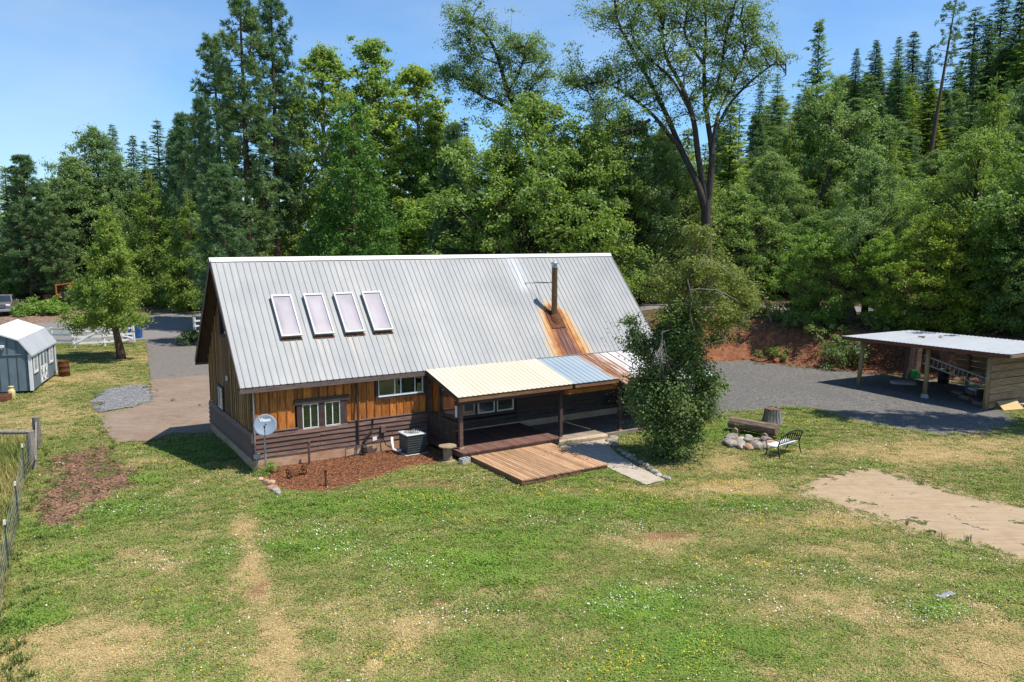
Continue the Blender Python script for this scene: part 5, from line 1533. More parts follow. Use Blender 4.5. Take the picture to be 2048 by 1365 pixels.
# ================================================================== TREES
def leaf_mat(name, c1, c2, trans=.30, rough=.5, spec=.35, hue=.12):
    m, nt = nodes_of(name); k = N(nt)
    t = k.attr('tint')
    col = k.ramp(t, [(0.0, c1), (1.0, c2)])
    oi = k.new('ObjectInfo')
    b_ = k.rangef(oi.outputs['Random'], 0, 1, 1 - hue * 1.6, 1 + hue * 1.6)
    cm = k.new('CombineXYZ'); k.put(cm.inputs[0], b_); k.put(cm.inputs[1], k.rangef(oi.outputs['Random'], 0, 1, 1 - hue, 1 + hue)); k.put(cm.inputs[2], 1.0)
    col = k.mix(1.0, col, cm.outputs[0], 'MULTIPLY')
    p = k.pbsdf(col, rough, 0, spec)
    tl = k.new('BsdfTranslucent')
    k.put(tl.inputs['Color'], k.mix(1.0, col, (1.25, 1.3, .6), 'MULTIPLY'))
    mxs = k.new('MixShader'); mxs.inputs[0].default_value = trans
    nt.links.new(p, mxs.inputs[1]); nt.links.new(tl.outputs[0], mxs.inputs[2])
    k.out(mxs.outputs[0])
    return m

LM = {
    'pine': leaf_mat('pine_needles', (0.055, 0.112, 0.055), (0.194, 0.291, 0.127), 0.32, .52, .22),
    'fir': leaf_mat('fir_needles', (0.048, 0.106, 0.047), (0.170, 0.280, 0.107), 0.28, .52, .22),
    'cotton': leaf_mat('cottonwood_leaves', (0.126, 0.201, 0.041), (0.367, 0.473, 0.122), 0.48, .52, .22),
    'oak': leaf_mat('oak_leaves', (0.092, 0.172, 0.041), (0.274, 0.375, 0.103), 0.42, .52, .22),
    'oakl': leaf_mat('pale_oak_leaves', (0.109, 0.182, 0.060), (0.310, 0.406, 0.146), 0.42, .52, .22),
    'cedar': leaf_mat('cedar_sprays', (0.078, 0.151, 0.032), (0.279, 0.369, 0.083), 0.38, .52, .22),
    'seq': leaf_mat('sequoia_sprays', (0.055, 0.137, 0.027), (0.194, 0.321, 0.060), 0.38, .52, .22),
    'bay': leaf_mat('bay_leaves', (0.102, 0.204, 0.034), (0.307, 0.428, 0.080), 0.44, .52, .22),
    'bayy': leaf_mat('yellowing_bay_leaves', (0.098, 0.194, 0.031), (0.392, 0.449, 0.060), 0.44, .52, .22),
    'ivy': leaf_mat('ivy_leaves', (0.067, 0.115, 0.037), (0.218, 0.287, 0.094), 0.38, .52, .22),
    'plum': leaf_mat('yellow_green_leaves', (0.067, 0.107, 0.032), (0.262, 0.299, 0.095), 0.46, .52, .22),
    'lime': leaf_mat('lime_cedar_sprays', (0.125, 0.195, 0.031), (0.398, 0.466, 0.093), 0.42, .52, .22),
    'shrub': leaf_mat('shrub_leaves', (0.103, 0.194, 0.037), (0.316, 0.467, 0.103), 0.46, .52, .22),
}
def bark(name, c1, c2): return pm(name, c1, c2, 3.0, (3, 3, .6), 6, .9, 0, .15, .8, .03, .15)
BK = {'dark': bark('dark_bark', (.030, .024, .020), (.085, .070, .058)), 'brown': bark('brown_bark', (.065, .040, .026), (.17, .11, .075)),
      'grey': bark('grey_bark', (.13, .115, .10), (.30, .275, .245))}

def unit(v): return v / np.maximum(np.linalg.norm(v, axis=-1, keepdims=True), 1e-6)
def rdir(n): return unit(rng.normal(size=(n, 3)))

def leafmesh(name, C, Nn, size, asp, tint, mat, T=None):
    n = len(C)
    Nn = unit(Nn)
    if T is None: T = rdir(n)
    T = unit(T - Nn * (T * Nn).sum(-1, keepdims=True))
    B = np.cross(Nn, T)
    s = np.asarray(size).reshape(-1, 1); w = s * np.asarray(asp).reshape(-1, 1)
    co = np.stack([C - T * s * .5, C + B * w * .5 - T * s * .08, C + T * s * .5, C - B * w * .5 - T * s * .08], 1).reshape(-1, 3)
    q = np.arange(n * 4).reshape(n, 4)
    me = np_mesh(name, co, q, mat=mat)
    a = me.attributes.new('tint', 'FLOAT', 'POINT')
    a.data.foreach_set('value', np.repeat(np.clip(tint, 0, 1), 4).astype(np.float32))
    return me

def clump_leaves(cl, nper, size, asp=.62, flat=.75, up=.45, out=.7, rnd=.75, spiky=False, shell=.45):
    """cl: array (m,4) centres+radius -> leaf arrays"""
    cl = np.asarray(cl, float); m = len(cl)
    cnt = np.maximum(4, (nper * (cl[:, 3] / cl[:, 3].mean()) ** 2)).astype(int)
    idx = np.repeat(np.arange(m), cnt); n = len(idx)
    d = rdir(n)
    r = rng.random(n) ** .62
    r = np.where(rng.random(n) < .22, r * (1.15 + .75 * rng.random(n)), r)
    # every clump is drawn out along its own direction, so that crowns break up into sprays
    ax = unit(rng.normal(size=(m, 3)) * np.array([1, 1, .55]))[idx]
    st = (.55 + 1.0 * rng.random(m))[idx]
    off = d * (r * cl[idx, 3])[:, None]; off[:, 2] *= flat
    al = (off * ax).sum(-1, keepdims=True)
    off = off * .88 + ax * al * st[:, None]
    off[:, 2] -= .10 * (al[:, 0] ** 2) / np.maximum(cl[idx, 3], .05)
    C = cl[idx, :3] + off
    Nn = out * d + np.array([0, 0, up]) + rnd * rdir(n)
    ct = rng.random(m)
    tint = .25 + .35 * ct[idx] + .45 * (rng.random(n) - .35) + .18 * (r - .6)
    sz = size * (.65 + .7 * rng.random(n))
    T = None
    if spiky: T = d * 1.0 + np.array([0, 0, .5]) + .5 * rdir(n)
    return C, Nn, sz, np.full(n, asp), tint, T

def trunk_curve(h, lean=.02, bend=.25, n=9):
    p = [Vector((0, 0, -.4))]
    a = random.uniform(0, 6.28)
    for i in range(1, n):
        t = i / (n - 1)
        p.append(Vector((lean * h * t * math.cos(a) + bend * math.sin(t * 4 + a), lean * h * t * math.sin(a) + bend * math.sin(t * 3.3), h * t)))
    return p
def at_curve(p, t):
    f = max(0, min(.9999, t)) * (len(p) - 1); i = int(f)
    return p[i].lerp(p[i + 1], f - i)

def broadleaf(h, rx, base=.18, kind='oak', bk='dark', ncl=90, clr=1.1, nper=330, leaf=.19, taper=(.55, 1.0), lobes=.25, asp=.62, top=0.0, power=.8):
    """envelope-sampled crown with branches running to each clump"""
    tr = trunk_curve(h * .86, .02, .3)
    mb = MB(); mb.smooth = True
    r0 = .018 * h + .08
    mb.tube(tr, [r0 * (1 - .9 * i / (len(tr) - 1)) + .02 for i in range(len(tr))], 8)
    cl = []
    ph = [random.uniform(0, 6.28) for _ in range(4)]
    tries = 0
    while len(cl) < ncl and tries < ncl * 30:
        tries += 1
        t = random.random() ** .85
        z = h * (base + (1 - base) * t)
        # profile: widest around 45 %, narrowing to the top
        prof = math.sin(PI * min(1, (t * (1 - taper[0]) + taper[0] * t ** 1.2) * .92 + .10)) ** power
        az = random.uniform(0, 2 * PI)
        lb = 1 + lobes * (math.sin(2 * az + ph[0] + 3 * t) + .6 * math.sin(3 * az + ph[1] - 5 * t) + .5 * math.sin(7 * t + ph[2]))
        lb += .16 * math.sin(5 * az + 11 * t + ph[3])
        rr = rx * prof * lb * (random.random() ** .48)
        c0 = at_curve(tr, z / (h * .86))
        p = Vector((c0.x + rr * math.cos(az), c0.y + rr * math.sin(az), z))
        cr = clr * random.uniform(.45, 1.25) * (1 - .3 * t)
        if random.random() < .10:
            p = p + Vector((math.cos(az), math.sin(az), .5)) * random.uniform(.3, 1.3); cr *= .55
        if p.z + cr * .6 > h: continue
        cl.append((p.x, p.y, p.z, cr))
        s = at_curve(tr, max(.12, (z - rr * .9) / (h * .86)))
        mid = s.lerp(p, .5) + Vector((0, 0, .12 * rr)) + Vector((random.uniform(-.3, .3), random.uniform(-.3, .3), 0))
        if random.random() < .7:
            b0 = max(.02, .035 * rr * .5)
            mb.tube([s, mid, p], [b0, b0 * .6, .012], 5, cap=False)
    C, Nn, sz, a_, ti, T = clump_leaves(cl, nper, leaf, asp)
    return leafmesh('crown', C, Nn, sz, a_, ti, LM[kind]), mb.mesh('trunk', BK[bk]), h

def conifer(h, rmax, base=.1, kind='fir', bk='brown', nwh=34, nbr=7, droop=.25, shape=.8, twig=.5, tw=.16, dens=1.0, asym=.2, spray=9):
    tr = trunk_curve(h, .01, .08)
    mb = MB(); mb.smooth = True
    mb.tube(tr, [(.012 * h + .06) * (1 - .95 * i / (len(tr) - 1)) + .01 for i in range(len(tr))], 7)
    Cs, Ns, Ss, Ts, Ti = [], [], [], [], []
    for w_ in range(nwh):
        t = (w_ + random.uniform(-.3, .3)) / nwh
        z = h * (base + (1 - base) * t)
        rr = rmax * (1 - t) ** shape * random.uniform(.75, 1.12) + .12
        nb_ = max(4, int(nbr * (.6 + .6 * (1 - t))))
        a0 = random.uniform(0, 6.28)
        for b_ in range(nb_):
            az = a0 + 2 * PI * b_ / nb_ + random.uniform(-.3, .3)
            ln = rr * random.uniform(1 - asym * 2, 1 + asym)
            el = random.uniform(-.1, .15) + .5 * t
            out = np.array([math.cos(az), math.sin(az), 0])
            side = np.array([-math.sin(az), math.cos(az), 0])
            c0 = at_curve(tr, min(1, z / h + random.uniform(-.5, .5) / nwh))
            org = np.array(c0)
            k_ = max(3, int(spray * ln / max(rmax, .1) * dens) + 2)
            for s_ in np.linspace(.12, 1.0, k_):
                pz = el * ln * s_ - droop * ln * s_ * s_
                p = org + out * ln * s_ + np.array([0, 0, pz])
                wid = (1.05 - s_) * .55 * ln ** .6 + .12
                for sd in (-1, 0, 1):
                    if sd == 0 and s_ < .6: continue
                    L_ = twig * random.uniform(.7, 1.3)
                    dirv = out * random.uniform(.5, .9) + side * sd * random.uniform(.5, .9) + np.array([0, 0, random.uniform(-.55, .05)])
                    dirv /= np.linalg.norm(dirv)
                    pc = p + side * sd * wid * random.uniform(.15, .8) + dirv * L_ * .3
                    Cs.append(pc); Ts.append(dirv)
                    Ns.append(np.array([random.uniform(-.5, .5), random.uniform(-.5, .5), 1.0]) + out * random.uniform(-.2, .5)); Ss.append(L_)
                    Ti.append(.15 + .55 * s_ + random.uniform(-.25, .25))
            if random.random() < .35:
                e_ = org + out * ln * .8 + np.array([0, 0, el * ln * .8 - droop * ln * .64])
                mb.tube([tuple(org), tuple(e_)], [.02 + .008 * ln, .008], 4, cap=False)
    n = len(Cs)
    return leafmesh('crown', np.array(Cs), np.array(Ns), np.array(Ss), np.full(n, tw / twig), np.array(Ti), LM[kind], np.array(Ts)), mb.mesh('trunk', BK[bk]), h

def pine(h, rmax, base=.25, bk='brown', nwh=30, nbr=4, tufts=9, needle=.42, kind='pine', shape=.55, up=.25, npt=13, bare=0.0):
    tr = trunk_curve(h, .01, .12)
    mb = MB(); mb.smooth = True
    mb.tube(tr, [(.013 * h + .06) * (1 - .93 * i / (len(tr) - 1)) + .015 for i in range(len(tr))], 8)
    P, D = [], []
    for w_ in range(nwh):
        t = (w_ + random.uniform(-.4, .4)) / nwh
        z = h * (base + (1 - base) * max(0, t))
        prof = (1 - t) ** shape * min(1, .45 + 2.2 * t)
        for b_ in range(max(3, int(nbr * random.uniform(.7, 1.5)))):
            if random.random() < bare: continue
            az = random.uniform(0, 6.28)
            ln = rmax * prof * random.uniform(.45, 1.15) + .35
            out = Vector((math.cos(az), math.sin(az), 0))
            org = at_curve(tr, z / h)
            e1 = org + out * ln * .55 + Vector((0, 0, ln * random.uniform(-.12, .1)))
            e2 = org + out * ln + Vector((0, 0, ln * (up * random.uniform(.2, 1.5) - .1)))
            mb.tube([org, e1, e2], [.022 + .012 * ln, .016 + .006 * ln, .01], 4, cap=False)
            for q in range(max(3, int(tufts * (.4 + .6 * ln / rmax)))):
                s_ = random.uniform(.3, 1.0) ** .7
                c = (org.lerp(e1, s_ / .55) if s_ < .55 else e1.lerp(e2, (s_ - .55) / .45))
                j = Vector((random.gauss(0, 1), random.gauss(0, 1), random.gauss(.3, .7))) * (.10 + .15 * ln * .5) * (1.2 - .5 * s_)
                P.append(tuple(c + j)); D.append(tuple((out * .6 + Vector((0, 0, .75)) + j * .8).normalized()))
        # leader tufts
    for q in range(14):
        t = .9 + .1 * q / 14
        P.append(tuple(at_curve(tr, t) + Vector((random.gauss(0, .12), random.gauss(0, .12), 0)))); D.append((0, 0, 1))
    P = np.array(P); D = np.array(D); m = len(P)
    idx = np.repeat(np.arange(m), npt); n = len(idx)
    T = unit(D[idx] * .75 + .85 * rdir(n))
    L_ = needle * (.7 + .5 * rng.random(n))
    C = P[idx] + T * (L_ * .5)[:, None]
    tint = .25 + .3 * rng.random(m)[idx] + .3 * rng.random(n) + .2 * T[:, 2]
    return leafmesh('crown', C, np.cross(T, rdir(n)), L_, np.full(n, .17), tint, LM[kind], T), mb.mesh('trunk', BK[bk]), h

def spire(h, rmax, kind='seq', ncl=190, clr=.62, nper=170, leaf=.26, asp=.30, base=.03, shape=.75, bk='brown', irr=.22):
    """dense cone of tufted clumps (sequoia, young cedar)"""
    tr = trunk_curve(h, .005, .05)
    mb = MB(); mb.smooth = True
    mb.tube(tr, [(.016 * h + .05) * (1 - .95 * i / (len(tr) - 1)) + .01 for i in range(len(tr))], 8)
    cl = []
    ph = [random.uniform(0, 6.28) for _ in range(3)]
    for i in range(ncl):
        t = 1 - math.sqrt(random.random()) if random.random() < .8 else random.random()
        z = h * (base + (1 - base) * t) 
        az = random.uniform(0, 6.28)
        env = rmax * min((1 - t) ** shape, (.55 + 3.2 * t)) * (1 + irr * math.sin(2 * az + 9 * t + ph[0]) + irr * .8 * math.sin(3 * az - 14 * t + ph[1]))
        r_ = max(.02, env) * random.uniform(.45, 1.0) ** .5
        c0 = at_curve(tr, z / h)
        cr = clr * random.uniform(.7, 1.25) * (1 - .5 * t)
        zz = min(z, h - cr)
        p = Vector((c0.x + r_ * math.cos(az), c0.y + r_ * math.sin(az), zz))
        cl.append((p.x, p.y, p.z, cr))
        if random.random() < .4:
            s = at_curve(tr, max(.03, (zz - .2 * r_) / h)); mb.tube([s, p], [.035, .012], 4, cap=False)
    C, Nn, sz, a_, ti, T = clump_leaves(cl, nper, leaf, asp, flat=1.0, up=.3, out=.5, rnd=.9, spiky=True)
    return leafmesh('crown', C, Nn, sz, a_, ti, LM[kind], T), mb.mesh('trunk', BK[bk]), h

def limb_tree(limbs, nsub, sub_len, clr, nper, leaf, kind, bk, seedjit=.0, extra=(), leaf_from=.35, asp=.62, twig_bare=.15):
    """limbs: list of (points, r0, r1); twigs sprout from the upper part of every limb and carry leaf clumps"""
    mb = MB(); mb.smooth = True
    cl = list(extra)
    for (pts, r0, r1, leafy) in limbs:
        P = [Vector(p) for p in pts]
        # smooth the polyline
        Q = []
        for i in range(len(P) - 1):
            p0, p1, p2, p3 = P[max(i - 1, 0)], P[i], P[i + 1], P[min(i + 2, len(P) - 1)]
            for s_ in (0, .34, .67):
                t, t2, t3 = s_, s_ * s_, s_ ** 3
                Q.append(.5 * ((2 * p1) + (p2 - p0) * t + (2 * p0 - 5 * p1 + 4 * p2 - p3) * t2 + (3 * p1 - p0 - 3 * p2 + p3) * t3))
        Q.append(P[-1])
        mb.tube(Q, [r0 + (r1 - r0) * i / (len(Q) - 1) for i in range(len(Q))], 7, cap=False)
        if not leafy: continue
        for q in range(int(nsub * leafy)):
            f = leaf_from + (1 - leaf_from) * random.random()
            i = f * (len(Q) - 1); a = Q[min(int(i), len(Q) - 2)].lerp(Q[min(int(i), len(Q) - 2) + 1], i - int(i))
            d = Vector((random.gauss(0, 1), random.gauss(0, 1), random.gauss(.45, .6))).normalized()
            ln = sub_len * random.uniform(.4, 1.2)
            m1 = a + d * ln * .5 + Vector((random.gauss(0, .2), random.gauss(0, .2), random.gauss(.1, .2))) * ln * .4
            e = a + d * ln + Vector((0, 0, random.uniform(-.1, .35) * ln))
            mb.tube([a, m1, e], [.05, .028, .01], 4, cap=False)
            if random.random() > twig_bare:
                cl.append((*e, clr * random.uniform(.6, 1.2)))
                cl.append((*m1.lerp(e, .4), clr * random.uniform(.4, .8)))
                for _ in range(2):
                    g_ = e + Vector((random.gauss(0, 1), random.gauss(0, 1), random.gauss(.2, .8))) * ln * .4
                    mb.tube([m1.lerp(e, .5), g_], [.02, .006], 3, cap=False)
                    cl.append((*g_, clr * random.uniform(.4, .8)))
    C, Nn, sz, a_, ti, T = clump_leaves(cl, nper, leaf, asp)
    return leafmesh('crown', C, Nn, sz, a_, ti, LM[kind]), mb.mesh('trunk', BK[bk])

def put_tree(name, proto, x, y, h, label, group=None, wide=1.0, rot=None, z=None, tilt=(0, 0)):
    crown, trunk, ph = proto
    s = h / ph
    zz = float(hgt(x, y)) if z is None else z
    o = thing(name, (x, y, zz - .05), random.uniform(0, 6.28) if rot is None else rot, label, 'tree', group)
    o.scale = (s * wide, s * wide, s)
    o.rotation_euler[0] = tilt[0]; o.rotation_euler[1] = tilt[1]
    link('trunk', trunk, o); link('crown', crown, o)
    return o

def top_h(px, py, Y):     # tree at distance Y whose top is seen at (px,py): returns x, height above the terrain
    p = A(px, py, Y)
    return p[0], p[2] - float(hgt(p[0], Y))

# ---- prototypes
PR = {}
PR['pine_tall'] = pine(30, 3.3, .22, nwh=46, nbr=5, tufts=12, needle=.48, shape=.50, npt=14, up=.6)
PR['pine_tall2'] = pine(30, 3.0, .30, nwh=42, nbr=5, tufts=11, needle=.48, shape=.46, npt=14, up=.6)
PR['pine_mid'] = pine(20, 3.6, .06, nwh=40, nbr=6, tufts=13, needle=.46, shape=.6, npt=14, up=.4)
PR['fir_a'] = conifer(24, 4.9, .05, nwh=70, nbr=9, droop=.34, shape=.84, twig=.58, tw=.17, asym=.30, spray=17)
PR['fir_b'] = conifer(22, 4.3, .06, nwh=64, nbr=8, droop=.24, shape=.78, twig=.56, tw=.17, asym=.36, spray=16)
PR['fir_c'] = conifer(18, 3.6, .04, kind='cedar', nwh=58, nbr=8, droop=.10, shape=.68, twig=.52, tw=.17, asym=.30, spray=16)
PR['cotton_a'] = broadleaf(24, 4.0, .16, 'cotton', 'grey', 330, .72, 100, .22, lobes=.16, asp=.8, power=.55)
PR['cotton_b'] = broadleaf(22, 3.3, .12, 'cotton', 'grey', 310, .70, 100, .22, lobes=.2, asp=.8, power=.55)
PR['fir_d'] = conifer(20, 3.6, .12, nwh=46, nbr=6, droop=.18, shape=.62, twig=.60, tw=.17, asym=.46, spray=15)
PR['oak_a'] = broadleaf(14, 5.2, .08, 'oak', 'dark', 330, .72, 150, .165, lobes=.2)
PR['oak_b'] = broadleaf(15, 4.4, .10, 'oakl', 'dark', 310, .68, 150, .165, lobes=.3)
PR['oak_c'] = broadleaf(12, 4.0, .05, 'oak', 'dark', 270, .66, 150, .16, lobes=.28)
PR['seq'] = spire(18, 4.3, 'seq', 520, .72, 135, .26, .40, shape=.62, irr=.14)
PR['cedar_y'] = spire(15, 3.0, 'cedar', 170, .7, 150, .28, .34, shape=.7, irr=.3)
PR['bay'] = broadleaf(9, 3.6, .02, 'bay', 'brown', 240, .62, 135, .18, lobes=.16, asp=.5)
PR['bay_y'] = broadleaf(9, 3.5, .02, 'bayy', 'brown', 230, .62, 135, .18, lobes=.2, asp=.5)

# ---- named trees
def named(name, proto, px, py, Y, label, wide=1.0, hmul=1.0, group=None, tilt=(0, 0)):
    x, h = top_h(px, py, Y)
    if proto.startswith('oak'): hmul *= 1.10
    return put_tree(name, PR[proto], x, Y, h * hmul, label, group, wide, tilt=tilt)

named('pine_tree', 'pine_tall', 472, -25, 68, 'tallest dark pine behind the left half of the roof', 1.0)
named('pine_tree', 'pine_tall2', 535, -8, 71, 'tall pine just right of the tallest pine', .95)
named('pine_tree', 'pine_tall2', 425, 78, 72, 'pine left of the tallest pine, above the roof end', 1.0)
named('pine_tree', 'pine_mid', 440, 330, 60, 'low bushy pine directly above the left ridge end', 1.2)
named('cottonwood_tree', 'cotton_a', 648, 88, 76, 'yellow green cottonwood beside the tall pines', 1.0)
named('cottonwood_tree', 'cotton_b', 745, 78, 78, 'tallest yellow green cottonwood behind the conical sequoia', 1.05)
named('cottonwood_tree', 'cotton_b', 822, 128, 74, 'yellow green cottonwood right of the conical sequoia', 1.15)
named('cottonwood_tree', 'cotton_a', 585, 190, 74, 'shorter yellow green cottonwood partly behind the tall pines', .8)
named('cottonwood_tree', 'cotton_b', 872, 240, 74, 'low cottonwood at the right end of its row', 1.0)
named('sequoia_tree', 'seq', 705, 198, 59, 'dense conical green sequoia behind the ridge', 1.0)
named('pine_tree', 'pine_mid', 905, 250, 60, 'narrow pine between cottonwoods and round oaks', .8)
named('oak_tree', 'oak_a', 1065, 232, 60, 'broad round oak behind the middle of the ridge', 1.0)
named('oak_tree', 'oak_c', 1000, 330, 58, 'lower rounded oak left of the broad round oak', 1.1)
named('oak_tree', 'oak_c', 1180, 285, 60, 'rounded oak behind the stovepipe', .95)
named('oak_tree', 'oak_b', 1250, 258, 64, 'tall oak right of the stovepipe, behind the roof end', 1.0)
named('oak_tree', 'oak_b', 1325, 290, 66, 'oak behind the right end of the ridge', 1.0)
named('oak_tree', 'oak_c', 1475, 400, 66, 'leafy oak at the foot of the big forked oak', 1.2)
named('oak_tree', 'oak_b', 1545, 330, 70, 'pale oak right of the big forked oak', 1.0)
named('cedar_tree', 'fir_c', 1637, 36, 84, 'tall narrow cedar standing above the wood on the right', .62)
named('cedar_tree', 'cedar_y', 1655, 175, 82, 'fuller cedar right beside the tall narrow cedar', .8)
named('bay_tree', 'bay', 1640, 452, 52.5, 'round glossy green bay tree beyond the gravel lot', 1.05)
named('bay_tree', 'bay', 1775, 462, 50.5, 'dark green bay tree between the two brighter ones', .85)
named('bay_tree', 'bay_y', 1890, 430, 48.7, 'round bay tree with yellowing leaves behind the carport', 1.1)
named('bay_tree', 'bay', 2005, 400, 47.5, 'bay tree at the right edge behind the carport', 1.0)
named('oak_tree', 'oak_c', 2048, 430, 46, 'dark oak cut by the right edge of the picture', 1.1)
named('oak_tree', 'oak_b', 1745, 335, 53, 'pale oak rising behind the dark green bay tree', .9)
named('oak_tree', 'oak_a', 1965, 290, 50, 'large oak above the carport at the right', .9)
put_tree('pine_tree', PR['pine_tall'], 25.2, 31.6, 25, 'tall pine standing just outside the right edge of the picture', None, .8)
put_tree('oak_tree', PR['oak_a'], 33.5, 44.5, 16, 'oak beyond the right edge behind the carport', None, 1.0)
# left of the house
named('pine_tree', 'pine_mid', 45, 312, 90, 'broad pine at the left edge beyond the road', 1.25)
named('pine_tree', 'pine_mid', 108, 395, 88, 'shorter pine beside the broad left pine', 1.2)
named('pine_tree', 'pine_tall2', 126, 318, 100, 'thin ragged pine poking out left of the broadleaf', .9)
named('oak_tree', 'oak_b', 190, 285, 98, 'grey green broadleaf on the left skyline', .9)
named('fir_tree', 'fir_a', 226, 246, 108, 'pointed fir on the left skyline above the young cedar', .9)
named('fir_tree', 'fir_b', 312, 236, 106, 'tallest pointed fir between cedar and tall pines', .95)
named('fir_tree', 'fir_b', 286, 278, 110, 'smaller fir left of the tallest pointed fir', .8)
named('cedar_tree', 'cedar_y', 300, 352, 84, 'dark green cedar beyond the driveway', 1.25)
named('cedar_tree', 'cedar_y', 372, 380, 80, 'dark cedar by the roof end', 1.2)
named('pine_tree', 'pine_mid', 350, 262, 96, 'dark pine left of the tall pines', .9)
named('pine_tree', 'pine_mid', 362, 228, 92, 'pointed dark pine above the far driveway', .8)
named('fir_tree', 'fir_a', 262, 268, 104, 'full green fir between the two skyline firs on the left', 1.0)
named('oak_tree', 'oak_b', 150, 340, 96, 'leafy broadleaf between the left pines', 1.1)
named('fir_tree', 'fir_c', 12, 330, 96, 'green cedar cut by the left edge', 1.1)
named('pine_tree', 'pine_mid', 400, 200, 84, 'dark pine filling behind the tall pines', .8)
# skyline firs at right
for i, (px, py, Y, pr, wd, lb) in enumerate([
    (1520, 160, 120, 'fir_b', .8, 'fir left of the tall cedar, on the skyline'), (1556, 145, 124, 'fir_a', .7, 'fir just left of the tall cedar on the skyline'),
    (1600, 185, 118, 'fir_b', .8, 'lower fir beside the tall cedar'), (1713, 95, 122, 'fir_a', .75, 'pointed fir right of the tall cedar'),
    (1756, 78, 120, 'fir_a', .85, 'second pointed fir right of the tall cedar'), (1792, 118, 118, 'fir_b', .8, 'lower fir between two tall pointed firs'),
    (1800, 70, 128, 'fir_b', .7, 'narrow fir behind the lower fir'), (1830, 60, 122, 'fir_b', .85, 'dense fir left of the leaning thin pine'),
    (1860, 95, 118, 'fir_a', .75, 'fir behind the leaning thin pine'), (1955, 12, 118, 'fir_a', .9, 'big fir near the right end of the skyline'),
    (1978, 30, 112, 'fir_a', .8, 'dark fir beside the big skyline fir'), (2005, -20, 116, 'fir_b', .9, 'tall fir cut by the top of the picture'),
    (2042, -5, 108, 'fir_a', .9, 'fir at the upper right corner'), (1915, 130, 108, 'fir_b', .8, 'shorter fir right of the leaning thin pine')]):
    named('fir_tree', 'fir_d' if i % 4 == 1 else pr, px, py, Y, lb, wd * (1.25 + .35 * ((i * 7) % 5) / 5), group='firs on the hill skyline')
# thin leaning pine with a bare trunk
x_, h_ = top_h(1893, -8, 92)
thin = pine(26, 2.0, .62, nwh=16, nbr=3, tufts=6, needle=.5, shape=.35, bare=.25)
put_tree('pine_tree', thin, float(A(1852, 300, 92)[0]), 92, 22, 'thin leaning pine with a long bare trunk on the hillside', None, .9, z=float(A(1852, 380, 92)[2]), tilt=(0, .11), rot=0.0)

# big forked oak, limbs as seen
def PX(pts, Y, jy=1.6):
    ph = random.uniform(0, 6.28); a = random.uniform(.5, 1) * random.choice((-1, 1))
    return [tuple(A(x, y, Y + jy * a * math.sin(ph + i * .8) * min(1, i / 2))) for i, (x, y) in enumerate(pts)]
YO = 61.5
trunk0 = PX([(1414, 640), (1416, 540), (1413, 460), (1413, 400)], YO, 0)
big = [(trunk0, .48, .36, 0),
       (PX([(1413, 430), (1396, 370), (1362, 300), (1335, 235), (1300, 165), (1262, 95), (1235, 40), (1228, -20)], YO, 1.5), .30, .05, 1.1),
       (PX([(1362, 300), (1310, 235), (1262, 195), (1205, 165), (1150, 175)], YO, 2.0), .16, .03, 1.0),
       (PX([(1300, 240), (1250, 262), (1200, 225), (1160, 150)], YO - 1, 1.5), .13, .03, .8),
       (PX([(1412, 400), (1396, 310), (1386, 235), (1362, 170), (1330, 110), (1322, 40), (1300, -40)], YO, 1.5), .27, .04, 1.1),
       (PX([(1386, 235), (1345, 160), (1290, 110), (1262, 60), (1280, 5)], YO + 1, 1.5), .13, .03, .8),
       (PX([(1416, 400), (1424, 310), (1412, 220), (1408, 130), (1412, 50), (1405, -40)], YO, 1.3), .27, .04, 1.1),
       (PX([(1424, 310), (1436, 230), (1470, 160), (1492, 90), (1478, 30)], YO - 1, 1.5), .17, .03, 1.1),
       (PX([(1418, 290), (1455, 215), (1500, 165), (1545, 130), (1568, 125), (1572, 150)], YO, 1.0), .13, .02, .5),
       (PX([(1412, 220), (1440, 150), (1450, 80), (1470, 10), (1465, -40)], YO + 1, 1.2), .14, .03, 1.0),
       (PX([(1408, 130), (1370, 70), (1375, 10), (1360, -40)], YO, 1.2), .12, .03, .9)]
crown_, trunk_ = limb_tree(big, 46, 2.1, .74, 46, .15, 'oakl', 'dark', leaf_from=.30, twig_bare=.22)
o = thing('oak_tree', (0, 0, 0), 0, 'big dark forked oak with sparse crown reaching the top of the picture', 'tree')
link('trunk', trunk_, o); link('crown', crown_, o)

YL = 70
lean = [(PX([(1075, 420), (1060, 300), (1040, 235), (1015, 185), (1000, 130), (980, 80), (950, 48), (940, 40)], YL, 1.0), .34, .04, 1.1),
        (PX([(1040, 235), (1000, 208), (960, 190), (920, 160), (885, 150)], YL, 1.5), .20, .03, 1.3),
        (PX([(1015, 185), (1040, 140), (1050, 100), (1045, 92)], YL, 1.2), .12, .03, .8),
        (PX([(1035, 225), (1060, 180), (1066, 150)], YL - 1, 1.0), .10, .03, .6),
        (PX([(1000, 130), (975, 120), (945, 105), (938, 80)], YL + 1, 1.0), .10, .03, .7),
        (PX([(1170, 330), (1150, 240), (1135, 215)], YL - 6, .5), .12, .03, .3)]
crown_, trunk_ = limb_tree(lean[:5], 34, 1.8, .70, 52, .16, 'oakl', 'dark', leaf_from=.35)
o = thing('oak_tree', (0, 0, 0), 0, 'leaning oak limbs rising into the sky left of centre', 'tree')
link('trunk', trunk_, o); link('crown', crown_, o)

